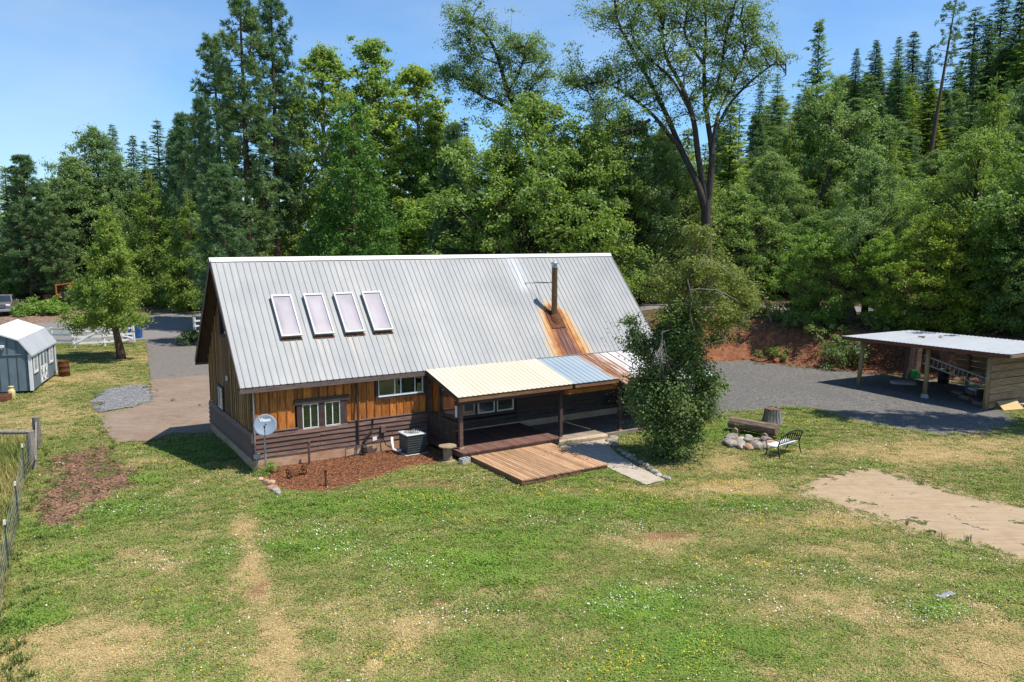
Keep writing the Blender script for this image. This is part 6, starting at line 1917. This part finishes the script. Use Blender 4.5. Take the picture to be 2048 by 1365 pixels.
YB = 72
leanr = [(PX([(1590, 500), (1622, 440), (1650, 370), (1672, 310), (1695, 265), (1730, 240)], YB, .6), .24, .05, .9),
         (PX([(1650, 370), (1690, 330), (1735, 320)], YB, 1), .10, .03, .9), (PX([(1672, 310), (1660, 260), (1665, 225)], YB, 1), .10, .03, .8)]
crown_, trunk_ = limb_tree(leanr, 18, 2.0, .8, 100, .2, 'oakl', 'dark', leaf_from=.5)
o = thing('oak_tree', (0, 0, 0), 0, 'slender oak leaning right across the hillside wood', 'tree')
link('trunk', trunk_, o); link('crown', crown_, o)

# young cedar with a leaning trunk beside the driveway
b0 = GT(243, 718); YC = float(b0[1])
cl = []
for q in range(360):
    t = random.random() ** .85
    py = 424 + t * 216; half = 4 + 86 * min(1, t * 1.02) ** 1.1 * (1 if t < .86 else 1 - (t - .86) * 2.2)
    half *= 1 + .22 * math.sin(t * 21) + random.uniform(-.12, .12)
    cx = 209 + 12 * t + 8 * math.sin(t * 5)
    a = random.uniform(0, 6.28); rr_ = random.random() ** .45
    p = A(cx + half * rr_ * math.cos(a), py + random.uniform(-8, 8) + 10 * rr_ * t, YC + half * rr_ * math.sin(a) * YC / FPX)
    cl.append((*p, (.24 + .20 * t) * random.uniform(.7, 1.2)))
C, Nn, sz, a_, ti, T = clump_leaves(cl, 105, .20, .36, flat=1.0, up=.2, out=.5, rnd=.9, spiky=True)
cm_ = leafmesh('crown', C, Nn, sz, a_, ti, LM['lime'], T)
mb = MB(); mb.smooth = True
tp = [tuple(b0 + np.array([0, 0, -.2]))] + [tuple(A(x, y, YC)) for x, y in ((240, 700), (234, 672), (228, 645), (222, 600), (214, 540), (208, 460))]
mb.tube(tp, [.34, .27, .22, .19, .14, .08, .03], 10)
for c in cl[::5]: mb.tube([tuple(A(224, 640 - random.uniform(0, 130), YC)), c[:3]], [.04, .012], 4, cap=False)
o = thing('cedar_tree', (0, 0, 0), 0, 'young bright green cedar with leaning trunk beside the driveway', 'tree')
link('trunk', mb.mesh('trunk', BK['brown']), o); link('crown', cm_, o)

# ivy-clad tree in front of the porch end
YF = 27.9
ivy, plum = [], []
def cls(lst, spec, dj=1.0, cnt=4, sp=10):
    for (px, py, r) in spec:
        for j in range(cnt):
            lst.append((*A(px + random.uniform(-sp, sp), py + random.uniform(-sp, sp), YF + random.uniform(-1, 1) * dj * r), r * random.uniform(.5, .85)))
cls(ivy, [(1345, 900, .55), (1320, 885, .5), (1375, 885, .5), (1345, 865, .6), (1385, 855, .45), (1310, 850, .5), (1340, 830, .7), (1300, 810, .7), (1370, 815, .7), (1400, 800, .6), (1280, 790, .5), (1325, 785, .7), (1360, 775, .7), (1425, 785, .4), (1405, 765, .5),
          (1290, 760, .5), (1330, 745, .55), (1365, 735, .5), (1340, 700, .55), (1375, 690, .5), (1325, 660, .5), (1360, 650, .5), (1385, 720, .4), (1345, 640, .5), (1375, 625, .5), (1320, 690, .5), (1305, 745, .5), (1395, 745, .55), (1270, 770, .4), (1295, 835, .5), (1410, 815, .5), (1350, 690, .5), (1380, 660, .5), (1340, 670, .5), (1365, 705, .55), (1395, 700, .45), (1265, 670, .4), (1275, 695, .4), (1290, 700, .45), (1260, 645, .35), (1300, 720, .4), (1430, 760, .3), (1442, 770, .2), (1400, 830, .4)], 1.5, 5, 9)
cls(plum, [(1400, 455, .35), (1385, 475, .4), (1415, 480, .4), (1400, 505, .45), (1370, 530, .55), (1340, 545, .5), (1310, 565, .5), (1440, 530, .5), (1470, 555, .55), (1490, 585, .5), (1400, 550, .6), (1430, 580, .6), (1360, 580, .6), (1325, 600, .5), (1390, 610, .6), (1455, 610, .6), (1490, 615, .45),
           (1350, 625, .45), (1420, 640, .5), (1455, 645, .4), (1385, 660, .45), (1415, 670, .35), (1305, 590, .35), (1500, 600, .35), (1370, 500, .35), (1445, 665, .3), (1475, 640, .35)], 1.9, 3, 17)
C, Nn, sz, a_, ti, T = clump_leaves(np.array(ivy) * np.array([1, 1, 1, 1.1]), 215, .088, .7, flat=.95)
m_ivy = leafmesh('ivy', C, Nn, sz, a_, ti, LM['ivy'])
C, Nn, sz, a_, ti, T = clump_leaves(np.array(plum) * np.array([1, 1, 1, 1.04]), 270, .09, .6, flat=.9)
m_plum = leafmesh('crown', C, Nn, sz, a_, ti, LM['plum'])
mb = MB(); mb.smooth = True
def lim(pts, r0, r1, dy=0.0, n=6):
    P = [tuple(A(x, y, YF + dy * i / len(pts))) for i, (x, y) in enumerate(pts)]
    mb.tube(P, [r0 + (r1 - r0) * i / (len(P) - 1) for i in range(len(P))], n)
lim([(1350, 922), (1345, 800), (1348, 700), (1365, 620), (1385, 550), (1398, 460)], .2, .03, 0, 9)
lim([(1360, 640), (1400, 580), (1440, 530)], .06, .02, -.6); lim([(1365, 620), (1330, 580), (1305, 570)], .06, .02, -.5)
lim([(1370, 660), (1420, 650), (1470, 620)], .05, .015, .8)
trk = mb.mesh('trunk', BK['brown']); bare = []
mb = MB(); mb.smooth = True
for pts, dy in [([(1400, 520), (1410, 522), (1435, 530), (1455, 545)], -1.2), ([(1395, 535), (1408, 521), (1420, 520), (1462, 548), (1475, 560)], -1.3), ([(1382, 580), (1395, 578), (1432, 580), (1450, 588), (1480, 605)], -1.4), ([(1430, 585), (1440, 588), (1425, 605)], -1.4), ([(1440, 588), (1460, 600)], -1.4), ([(1380, 630), (1385, 650), (1400, 685)], -1.2), 
                ([(1322, 668), (1330, 663), (1340, 660)], -1.3), ([(1325, 662), (1324, 690), (1322, 715)], -1.3), ([(1410, 690), (1450, 680), (1480, 655), (1497, 620)], -1.0), ([(1375, 560), (1385, 600), (1380, 630)], -1.3)]:
    P = [tuple(A(x, y, YF + dy)) for x, y in pts]
    bare.append(MB().tube(P, [.020 - .013 * i / (len(P) - 1) for i in range(len(P))], 5).mesh('bare_branch', BK['grey']))
for q in range(26):
    x0, y0 = 1324 + random.uniform(-4, 4), 690 + random.uniform(-10, 20)
    mb.tube([tuple(A(x0, y0, YF - 1.3)), tuple(A(x0 + random.uniform(-26, 24), y0 + random.uniform(10, 60), YF - 1.3 + random.uniform(-.4, .4)))], [.010, .004], 3)
tw = mb.mesh('dead_twigs', BK['grey'])
o = thing('ivy_clad_tree', (0, 0, 0), 0, 'ivy-clad tree with bare arching branches standing in front of the porch end', 'tree')
link('trunk', trk, o); link('ivy', m_ivy, o); link('crown', m_plum, o); link('dead_twigs', tw, o)['kind'] = 'stuff'
for q in bare: link('bare_branch', q, o)

# ---- the wood behind: every tree a thing of its own
SKY = np.array([(-100, 330), (0, 335), (60, 330), (130, 345), (190, 300), (225, 275), (270, 310), (312, 270), (350, 290), (400, 300), (560, 320), (880, 262), (950, 250), (1050, 262), (1150, 275), (1250, 265), (1400, 260), (1500, 215), (1560, 180), (1640, 170), (1712, 130), (1760, 110), (1800, 130), (1850, 110), (1900, 150), (1950, 70), (2000, 40), (2150, 10)], float)
placed = []
KN = {'fir_d': 'ragged fir', 'fir_a': 'fir', 'fir_b': 'narrow fir', 'fir_c': 'cedar', 'oak_a': 'round oak', 'oak_b': 'pale oak', 'oak_c': 'oak', 'pine_mid': 'pine', 'cedar_y': 'young cedar', 'bay': 'bay tree'}
LAND = [(0, 'at the left edge'), (110, 'above the shed'), (215, 'above the young cedar'), (320, 'above the driveway'), (430, 'at the left roof end'), (520, 'behind the tall pines'), (610, 'above the skylights'), (705, 'behind the sequoia'), (800, 'behind the cottonwoods'), (900, 'above the tan porch roof'), (990, 'under the leaning oak'), (1080, 'behind the broad round oak'), (1160, 'above the stovepipe'), (1240, 'at the right roof end'), (1330, 'left of the forked oak'), (1420, 'behind the forked oak'), (1500, 'right of the forked oak'), (1570, 'left of the tall cedar'), (1640, 'below the tall cedar'), (1710, 'right of the tall cedar'), (1780, 'above the carport corner'), (1850, 'below the leaning thin pine'), (1920, 'right of the thin pine'), (1990, 'near the right edge'), (2060, 'at the right edge')]
def wood(n, pxr, Yr, kinds, names, label, group, lower=(10, 140), hr=(7, 27), mind=2.6, wd=(.8, 1.15)):
    c = 0; tries = 0
    while c < n and tries < n * 40:
        tries += 1
        px = random.uniform(*pxr); Y = random.uniform(*Yr)
        x = (px - 1024) / FPX * Y * .992
        if any((x - a) ** 2 + (Y - b) ** 2 < mind ** 2 for a, b in placed): continue
        d = Y - float(ybase(x))
        if x > 4 and d < 15.5 and d > 8.0: continue
        top = np.interp(px, SKY[:, 0], SKY[:, 1]) + random.uniform(*lower)
        x, h = top_h(px, top, Y)
        if not hr[0] < h < hr[1]: continue
        i = random.randrange(len(kinds))
        lab = '%s%s %s, %s' % ('tall ' if h > 17 else ('low ' if h < 10 else ''), KN[kinds[i]], label, LAND[min(range(len(LAND)), key=lambda q: abs(LAND[q][0] - px))][1])
        put_tree(names[i], PR[kinds[i]], x, Y, h, lab, group, random.uniform(*wd) * min(1.7, max(1, 15 / h)) ** .5)
        placed.append((x, Y)); c += 1
K1 = (['fir_a', 'fir_b', 'oak_b', 'pine_mid', 'cedar_y'], ['fir_tree', 'fir_tree', 'oak_tree', 'pine_tree', 'cedar_tree'])
K2 = (['fir_a', 'fir_b', 'fir_c', 'oak_b', 'fir_c', 'pine_mid', 'pine_mid', 'fir_d', 'cedar_y'], ['fir_tree', 'fir_tree', 'cedar_tree', 'oak_tree', 'cedar_tree', 'pine_tree', 'pine_tree', 'fir_tree', 'cedar_tree'])
K3 = (['oak_c', 'oak_b', 'bay', 'fir_c'], ['oak_tree', 'oak_tree', 'bay_tree', 'cedar_tree'])
wood(38, (-60, 440), (92, 130), *K1, 'in the wood beyond the road', 'wood beyond the left road', (5, 90), (9, 26), 3.2)
wood(20, (400, 900), (82, 120), *K1, 'in the wood behind the house', 'wood behind the pines and cottonwoods', (10, 120), (9, 26), 3.2)
wood(34, (860, 1480), (76, 120), *K2, 'in the wood behind the oaks', 'wood behind the round oaks', (-30, 70), (8, 27), 3.0)
wood(44, (1300, 2120), (74, 98), *K2, 'low on the hillside', 'lower hillside wood', (60, 220), (6, 22), 2.8)
wood(66, (1420, 2160), (96, 140), *K2, 'high on the hillside', 'upper hillside wood', (0, 120), (8, 25), 3.0)
wood(12, (1480, 2080), (66, 74), *K3, 'at the foot of the hill', 'trees at the foot of the hill', (230, 330), (4, 13), 2.4)
wood(9, (560, 1320), (66, 74), *K3, 'just behind the house', 'low trees behind the house', (90, 190), (6, 16), 2.4)

# ---- shrubs
def shrub(px, py, w_, h, label, kind='shrub', leaf=.13, n=26, nper=110, dy=0):
    g0 = GT(px, py); cl = []
    for i in range(n):
        a = random.uniform(0, 6.28); r_ = w_ * .5 * random.random() ** .5
        z = h * random.uniform(.12, .85) * (1 - .5 * (r_ / (w_ * .5)) ** 2)
        cl.append((r_ * math.cos(a), r_ * math.sin(a), z, h * .22 * random.uniform(.7, 1.2)))
    C, Nn, sz, a_, ti, T = clump_leaves(cl, nper, leaf)
    o = thing('shrub', (g0[0], g0[1] + dy, float(hgt(g0[0], g0[1] + dy))), 0, label, 'shrub')
    mb = MB()
    for c in cl[::2]: mb.tube([(0, 0, -.1), (c[0] * .5, c[1] * .5, c[2] * .6), c[:3]], [.03, .02, .008], 4, cap=False)
    link('stems', mb.mesh('stems', BK['brown']), o)['kind'] = 'stuff'
    link('foliage', leafmesh('foliage', C, Nn, sz, a_, ti, LM[kind]), o)
shrub(384, 690, 2.2, 1.4, 'dark green bush by the driveway at the roof end', 'ivy', .12)
shrub(75, 630, 4.5, 1.9, 'leafy bush right of the grey pickup truck', 'shrub', .2, 30, 120)
shrub(105, 628, 4.0, 1.7, 'bright leafy bush in front of the orange frame', 'shrub', .2, 30, 120)
shrub(365, 604, 3.4, 3.6, 'round light green bush above the brush pile', 'bay', .2, 34, 120)
shrub(1685, 735, 2.6, 2.0, 'dark bush on the bank behind the first carport post', 'ivy', .14)
shrub(1930, 655, 6.0, 2.2, 'spreading bush behind the carport roof', 'bay', .15, 40, 120)
shrub(1850, 645, 5.0, 2.2, 'bush on the bank above the carport roof', 'ivy', .15, 36, 120)
shrub(2030, 660, 5.0, 2.4, 'bush at the right edge above the carport', 'ivy', .15, 36, 120)
shrub(1590, 640, 3.0, 1.8, 'low bush under the round bay tree', 'ivy', .15, 30, 120)
shrub(1505, 632, 3.0, 1.6, 'yellow green bush at the top of the red bank', 'plum', .14, 30, 120)
shrub(535, 948, .9, .45, 'small weedy shrub at the foot of the dish pole', 'shrub', .05, 14, 90)
shrub(1600, 700, 2.4, 1.2, 'small bush on the face of the red bank', 'ivy', .13, 22, 110)
shrub(1755, 705, 2.6, 1.3, 'bush on the red bank seen under the carport roof', 'ivy', .13, 22, 110)
shrub(1545, 668, 2.2, 1.0, 'low scrub at the upper edge of the red bank', 'plum', .12, 20, 100)
shrub(1650, 665, 3.0, 1.3, 'scrub in the shade of the round bay tree', 'ivy', .13, 24, 110)

# ================================================================== GRASS, FLOWERS, LITTER (stuff)
def inst_mat(name, rough=.6, trans=.25, spec=.2):
    m, nt = nodes_of(name); k = N(nt)
    c = k.attr('col', 'INSTANCER', 'Color')
    t = k.attr('tint')
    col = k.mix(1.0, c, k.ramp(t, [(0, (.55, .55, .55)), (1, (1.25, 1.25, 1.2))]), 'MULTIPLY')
    p = k.pbsdf(col, rough, 0, spec)
    if trans:
        tl = k.new('BsdfTranslucent'); k.put(tl.inputs['Color'], col)
        ms = k.new('MixShader'); ms.inputs[0].default_value = trans
        nt.links.new(p, ms.inputs[1]); nt.links.new(tl.outputs[0], ms.inputs[2]); k.out(ms.outputs[0])
    else: k.out(p)
    return m
M_grass = inst_mat('grass_blades'); M_flow = inst_mat('petals', .6, .2); M_flake = inst_mat('litter', .9, 0)

def blades(name, n, h, w, spread, lean=.5, curl=.4, jitter=.4, mat=M_grass):
    co, fs, ti = [], [], []
    for i in range(n):
        a = random.uniform(0, 6.28); r = spread * random.random() ** .6
        b = np.array([r * math.cos(a), r * math.sin(a), -.01])
        az = a + random.gauss(0, .9); hh = h * random.uniform(1 - jitter, 1 + jitter * .6)
        d = np.array([math.cos(az), math.sin(az), 0]) * lean * random.uniform(.2, 1.2)
        sd = np.array([-math.sin(az), math.cos(az), 0]) * w * .5 * random.uniform(.7, 1.3)
        m_ = b + d * hh * .45 + np.array([0, 0, hh * .6]); e = b + d * hh * (1 + curl) + np.array([0, 0, hh * (1 - .25 * lean)])
        k0 = len(co)
        co += [b - sd * .7, b + sd * .7, m_ + sd, m_ - sd, e]
        fs += [(k0, k0 + 1, k0 + 2), (k0, k0 + 2, k0 + 3), (k0 + 3, k0 + 2, k0 + 4)]
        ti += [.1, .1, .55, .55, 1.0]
    me = np_mesh(name, np.array(co), np.array(fs), mat=mat)
    at_ = me.attributes.new('tint', 'FLOAT', 'POINT'); at_.data.foreach_set('value', np.array(ti, np.float32))
    return me

def disc(name, r, n=6, mat=M_flow, h=.0, dome=.3):
    co = [(0, 0, h + r * dome)] + [(r * math.cos(2 * PI * i / n), r * math.sin(2 * PI * i / n), h) for i in range(n)]
    fs = [(0, i + 1, (i + 1) % n + 1) for i in range(n)]
    me = np_mesh(name, np.array(co), np.array(fs), mat=mat)
    at_ = me.attributes.new('tint', 'FLOAT', 'POINT'); at_.data.foreach_set('value', np.full(len(co), .75, np.float32))
    return me

def scatter(name, P, scale, col, protos, idx, label, cat, tilt=0.0):
    n = len(P)
    me = bpy.data.meshes.new(name)
    me.vertices.add(n); me.vertices.foreach_set('co', np.asarray(P, np.float32).ravel())
    def put(nm, ty, arr, fld='value'):
        a_ = me.attributes.new(nm, ty, 'POINT'); a_.data.foreach_set(fld, np.ascontiguousarray(arr).ravel())
    rot = np.zeros((n, 3), np.float32); rot[:, 2] = rng.random(n) * 6.283
    if tilt: rot[:, :2] = rng.normal(size=(n, 2)) * tilt
    put('rot', 'FLOAT_VECTOR', rot, 'vector')
    put('scl', 'FLOAT', np.asarray(scale, np.float32))
    put('idx', 'INT', np.asarray(idx, np.int32))
    c4 = np.ones((n, 4), np.float32); c4[:, :3] = col
    put('col', 'FLOAT_COLOR', c4, 'color')
    o = link(name, me)
    cl_ = bpy.data.collections.new(name + '_pieces')
    for i, pmsh in enumerate(protos):
        q = bpy.data.objects.new('%s_piece_%02d' % (name, i), pmsh); cl_.objects.link(q)
    ng = bpy.data.node_groups.new(name + '_scatter', 'GeometryNodeTree')
    ng.interface.new_socket('Geometry', in_out='INPUT', socket_type='NodeSocketGeometry')
    ng.interface.new_socket('Geometry', in_out='OUTPUT', socket_type='NodeSocketGeometry')
    gi = ng.nodes.new('NodeGroupInput'); go = ng.nodes.new('NodeGroupOutput')
    ip = ng.nodes.new('GeometryNodeInstanceOnPoints')
    ci = ng.nodes.new('GeometryNodeCollectionInfo'); ci.inputs['Collection'].default_value = cl_
    ci.inputs['Separate Children'].default_value = True; ci.inputs['Reset Children'].default_value = True
    def na(nm, ty):
        q = ng.nodes.new('GeometryNodeInputNamedAttribute'); q.data_type = ty; q.inputs['Name'].default_value = nm
        return next(s for s in q.outputs if s.enabled and s.name == 'Attribute')
    ng.links.new(gi.outputs[0], ip.inputs['Points'])
    ng.links.new(ci.outputs[0], ip.inputs['Instance'])
    ip.inputs['Pick Instance'].default_value = True
    ng.links.new(na('idx', 'INT'), ip.inputs['Instance Index'])
    ng.links.new(na('rot', 'FLOAT_VECTOR'), ip.inputs['Rotation'])
    ng.links.new(na('scl', 'FLOAT'), ip.inputs['Scale'])
    ng.links.new(ip.outputs[0], go.inputs[0])
    md = o.modifiers.new('scatter', 'NODES'); md.node_group = ng
    tag(o, label, cat, kind='stuff')
    return o

EXCL = [(REG[n_], e_) for n_, e_ in (('driveway', .05), ('apron', .15), ('road', .1), ('shoulder', .6), ('gravel_patch', .35), ('mulch_bed', .12), ('chip_patch', .35), ('gravel_lot', .3), ('bare_patch', .25), ('walkway', .03))]
EXCL += [([toW(-.02, -.02)[:2], toW(6.5, -.02)[:2], toW(6.5, -2.95)[:2], toW(10.75, -2.95)[:2], toW(10.75, -2.75)[:2], toW(18.4, -2.75)[:2], toW(18.4, 7)[:2], toW(-.02, 7)[:2]], .0),
         ([toW(6.8, -2.9)[:2], toW(10.3, -2.9)[:2], toW(10.3, -6.28)[:2], toW(6.8, -6.28)[:2]], .0)]
def excluded(x, y, soft=True):
    bad = np.zeros(len(x), bool)
    jit = (fbm(x, y, 4, 1.4) - .5) * 1.0
    for P, e in EXCL:
        b = np.array(P); m_ = (x > b[:, 0].min() - 1) & (x < b[:, 0].max() + 1) & (y > b[:, 1].min() - 1) & (y < b[:, 1].max() + 1)
        if not m_.any(): continue
        sd = poly_sd(P, x[m_], y[m_])
        bad[np.where(m_)[0]] |= (sd + jit[m_] * min(1, e * 3)) > e
    return bad

def view_points(n, y0, y1, power=1.0, xl=None):
    """random ground points inside the view, thinning with distance"""
    u = rng.random(n)
    y = y0 * (y1 / y0) ** (u ** power)
    x = (rng.random(n) * 2 - 1) * (.675 * y + 1.0)
    return x, y

gx, gy = view_points(190000, 12.2, 66, 1.0)
infield = poly_sd(FIELD, gx, gy) > .1
ok = ~excluded(gx, gy) & ~infield & ~((gy > ybase(gx) - .8) & (gx > 3)) 
gx, gy = gx[ok], gy[ok]
dry, lush, dirt, red, duff = ground_maps(gx, gy)
keep = rng.random(len(gx)) > np.clip(.8 * dirt + .22 * np.clip(dry, 0, 1), 0, .93)
gx, gy, dry, lush, dirt = gx[keep], gy[keep], dry[keep], lush[keep], dirt[keep]
n = len(gx)
rd = rng.random(n)
rd = .62 * rd + .38 * np.clip((fbm(gx + 31, gy + 3, 3, 2.6) - .25) * 2.0, 0, 1)
isdry = rd < np.clip(dry * .60 + .28 - .26 * lush, 0.05, .80)
islush = (~isdry) & (rng.random(n) < .15 + .75 * lush)
idx = np.where(isdry, 4 + rng.integers(0, 2, n), np.where(islush, 2 + rng.integers(0, 2, n), rng.integers(0, 2, n)))
v1 = fbm(gx, gy, 3, 1.7); v2 = rng.random(n)
cg = np.stack([.160 + .11 * v1 + .09 * v2, .198 + .09 * v1 + .07 * v2, .052 + .04 * v1 + .02 * v2], -1)
cl_ = np.stack([.105 + .06 * v1 + .06 * v2, .200 + .085 * v1 + .065 * v2, .030 + .02 * v2], -1)
cd_ = np.stack([.46 + .22 * v2, .355 + .18 * v2, .165 + .10 * v2], -1)
col = np.where(isdry[:, None], cd_, np.where(islush[:, None], cl_, cg))
scl = (.55 + .75 * rng.random(n)) * (gy / 20) ** .38 * (1 + .35 * lush)
tall = fbm(gx + 5, gy - 3, 3, .45) > .66
scl = np.where(tall & ~isdry, scl * 1.3, scl)
P = np.stack([gx, gy, hgt(gx, gy)], -1)
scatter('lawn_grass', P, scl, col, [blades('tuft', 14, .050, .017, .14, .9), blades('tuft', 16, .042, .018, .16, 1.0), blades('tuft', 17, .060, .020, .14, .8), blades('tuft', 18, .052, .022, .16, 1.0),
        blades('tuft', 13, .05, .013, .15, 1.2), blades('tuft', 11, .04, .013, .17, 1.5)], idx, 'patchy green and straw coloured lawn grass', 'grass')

# bigger weedy tufts: along edges and the fence
wx, wy = view_points(7000, 12.5, 60)
edge_ = np.full(len(wx), 9.0)
for n_ in ('chip_patch', 'bare_patch', 'apron', 'gravel_patch', 'gravel_lot', 'driveway'):
    edge_ = np.minimum(edge_, np.abs(poly_sd(REG[n_], wx, wy)))
fd = np.abs(poly_sd(FIELD, wx, wy)); fd = np.where((wx < -7) & (wy < 31), fd, 9)
pk = (edge_ < .35) * .30 + (fd < .7) * .75 + .0 + .55 * ((poly_sd(REG['chip_patch'], wx, wy) > 0) & (fbm(wx + 2, wy, 3, .7) > .58))
bad = excluded(wx, wy) & (edge_ > .4) & ~(poly_sd(REG['chip_patch'], wx, wy) > 0)
hs = poly_sd(EXCL[-2][0], wx, wy) > -.05
k_ = (rng.random(len(wx)) < pk) & ~bad & ~hs & ~((wy > ybase(wx) - .5) & (wx > 3)) & (poly_sd(EXCL[-1][0], wx, wy) < 0) & (poly_sd(REG['walkway'], wx, wy) < 0.0)
wx, wy = wx[k_], wy[k_]
v2 = rng.random(len(wx))
col = np.stack([.085 + .07 * v2, .135 + .08 * v2, .03 + .02 * v2], -1)
scatter('weed_tufts', np.stack([wx, wy, hgt(wx, wy)], -1), .32 + .5 * rng.random(len(wx)), col, [blades('weed', 26, .20, .026, .16, .6), blades('weed', 22, .15, .035, .2, .9), blades('weed', 20, .30, .018, .12, .4)],
        rng.integers(0, 3, len(wx)), 'darker green weed tufts along the path and patch edges', 'weeds')

# tall field grass left of the wire fence
fx = rng.random(26000) * 22 - 30; fy = rng.random(26000) * 20 + 11
k_ = (poly_sd(FIELD, fx, fy) > .05) & (np.abs(fx) < .69 * fy + 1.0)
fx, fy = fx[k_], fy[k_]
v1, v2 = fbm(fx, fy, 3, .6), rng.random(len(fx))
gmix = np.clip((v1 - .42) * 3 + .3 * (v2 - .5), 0, 1)[:, None]
col = (1 - gmix) * np.stack([.30 + .15 * v2, .26 + .11 * v2, .085 + .05 * v2], -1) + gmix * np.stack([.13 + .08 * v2, .18 + .07 * v2, .04 + .02 * v2], -1)
scatter('field_grass', np.stack([fx, fy, hgt(fx, fy)], -1), .6 + .7 * rng.random(len(fx)), col, [blades('stem', 12, .50, .016, .12, .35), blades('stem', 10, .42, .018, .15, .55), blades('stem', 10, .6, .012, .1, .3)],
        rng.integers(0, 3, len(fx)), 'tall yellowing meadow grass behind the wire fence', 'grass')

# flowers
YB_ = [(1590, 895, 1.0, .5), (1490, 975, 1.4, .5), (1440, 965, 1.0, .5), (1575, 842, 1.2, .6), (1560, 905, .6, .4), (1180, 985, 2.4, .7), (1330, 1000, 2.2, .6), (830, 945, 1.4, .4), (870, 1000, 1.4, .6), (930, 1040, 1.0, .6), (470, 938, 1.0, .3), (740, 960, 1.2, .4), (820, 970, 1.2, .4), (1830, 945, .9, .4), (1600, 1050, 1.6, .5), (1220, 1330, .9, .5), (1400, 1310, 1.4, .6), (360, 1200, .8, .5), (1520, 1130, 1.2, .4), (780, 1310, .6, .3), (1660, 850, 1.5, .6)]
WB_ = [(240, 1020, 1.5, .7), (190, 1030, 1.0, .5), (270, 1000, 1.0, .4), (1550, 1020, 1.3, .6), (1440, 1200, 1.8, .9), (1220, 1200, 1.2, .7), (940, 1230, 1.0, .5), (1620, 1150, 2.0, .7), (1830, 1230, 1.5, .6), (430, 1100, 1.1, .6), (470, 950, .9, .3), (800, 1130, .8, .5), (1300, 1060, 1.2, .6), (1100, 1040, 1, .5), (700, 1100, .9, .5), (1000, 960, 1.4, .4), (2020, 1240, .8, .5), (330, 1130, .6, .4), (640, 1060, 1, .5)]
def flow(n, B, base, y1=44):
    x, y = view_points(n, 12.3, y1)
    d_, l_, di_, _, _ = ground_maps(x, y)
    b_ = blobs([(a, b, c, d, 1) for a, b, c, d in B], x, y)
    p = base * (fbm(x + 60, y, 3, .5) > .5) + .8 * b_ * (fbm(x, y, 3, 1.6) > .42)
    k_ = (rng.random(n) < p) & ~excluded(x, y) & (poly_sd(FIELD, x, y) < -.3) & (rng.random(n) > di_)
    return x[k_], y[k_]
fl = []
x1, y1_ = flow(90000, YB_, .04); x2, y2_ = flow(70000, WB_, .06)
n1_, n2_ = len(x1), len(x2)
P = np.concatenate([np.stack([x1, y1_, hgt(x1, y1_) + .05 + .07 * rng.random(n1_)], -1), np.stack([x2, y2_, hgt(x2, y2_) + .04 + .05 * rng.random(n2_)], -1)])
col = np.concatenate([np.tile((.72, .50, .02), (n1_, 1)), np.tile((.80, .79, .74), (n2_, 1))])
big_ = 1.0 * np.concatenate([.75 + .5 * rng.random(n1_), .6 + .8 * rng.random(n2_) ** 2]) * (P[:, 1] / 18) ** .4
scatter('wild_flowers', P, big_, col, [disc('flower', .0115), disc('flower', .015, 7)], rng.integers(0, 2, n1_ + n2_), 'tiny yellow and white flowers sprinkled over the lawn', 'flowers', .45)

# bark chips on the bed, chips beside the carport and leaf litter on the bank
bx, by = [], []
def inpoly(P, n):
    b = np.array(P); x = b[:, 0].min() + rng.random(n) * np.ptp(b[:, 0]); y = b[:, 1].min() + rng.random(n) * np.ptp(b[:, 1])
    k_ = poly_sd(P, x, y) > .1
    return x[k_], y[k_]
mx1, my1 = inpoly(REG['mulch_bed'], 16000); mx2, my2 = inpoly(REG['chip_patch'], 5000)
chipp = [(20.3, 47.4), (22.4, 46.4), (24.6, 44.9), (25.2, 46.3), (23.0, 48.6), (21.0, 49.0)]
mx3, my3 = inpoly(chipp, 5000)
lx = 9 + rng.random(9000) * 22; ly = ybase(lx) - 1.0 + 9.5 * rng.random(9000)
k_ = fbm(lx, ly, 3, .5) > .42; lx, ly = lx[k_], ly[k_]
X = np.concatenate([mx1, mx2, mx3, lx]); Y_ = np.concatenate([my1, my2, my3, ly])
n1_, n2_, n3_, n4_ = len(mx1), len(mx2), len(mx3), len(lx)
v = rng.random(len(X))[:, None]
col = np.concatenate([np.tile((.27, .12, .06), (n1_, 1)), np.tile((.26, .165, .11), (n2_, 1)), np.tile((.30, .12, .06), (n3_, 1)), np.tile((.33, .26, .19), (n4_, 1))]) * (.35 + 1.2 * v)
dz = np.concatenate([np.full(n1_, .04), np.full(n2_, .025), np.full(n3_, .05), np.full(n4_, .02)])
s_ = np.concatenate([np.full(n1_, .62), np.full(n2_, 1.0), np.full(n3_, 2.0), np.full(n4_, 1.6)]) * (.5 + rng.random(len(X)))
cb_ = MB().box(-.03, .03, -.009, .009, 0, .012).mesh('chip', M_flake)
scatter('wood_chips_and_litter', np.stack([X, Y_, hgt(X, Y_) + dz], -1), s_, col, [cb_], np.zeros(len(X), int), 'red brown bark chips and dry leaf litter on beds and bank', 'wood chips', .35)

# ================================================================== put the origins of things built in place at their own base
bpy.context.view_layer.update()
for o in list(SC.objects):
    if o.parent is not None or 'category' not in o.keys() or o.get('kind') or Vector(o.location).length > 1e-6: continue
    ms = [o] if o.type == 'MESH' else [c for c in o.children if c.type == 'MESH']
    if not ms: continue
    pts = []
    for c in ms:
        a_ = np.empty(len(c.data.vertices) * 3, np.float32); c.data.vertices.foreach_get('co', a_); pts.append(a_.reshape(-1, 3))
    pts = np.concatenate(pts); zmin = float(pts[:, 2].min())
    low = pts[pts[:, 2] < zmin + .5]
    base = Vector((float(low[:, 0].mean()), float(low[:, 1].mean()), zmin))
    if o.type == 'MESH':
        o.data.transform(Matrix.Translation(-base)); o.location = base
    else:
        o.location = base
        for c in o.children: c.location = Vector(c.location) - base
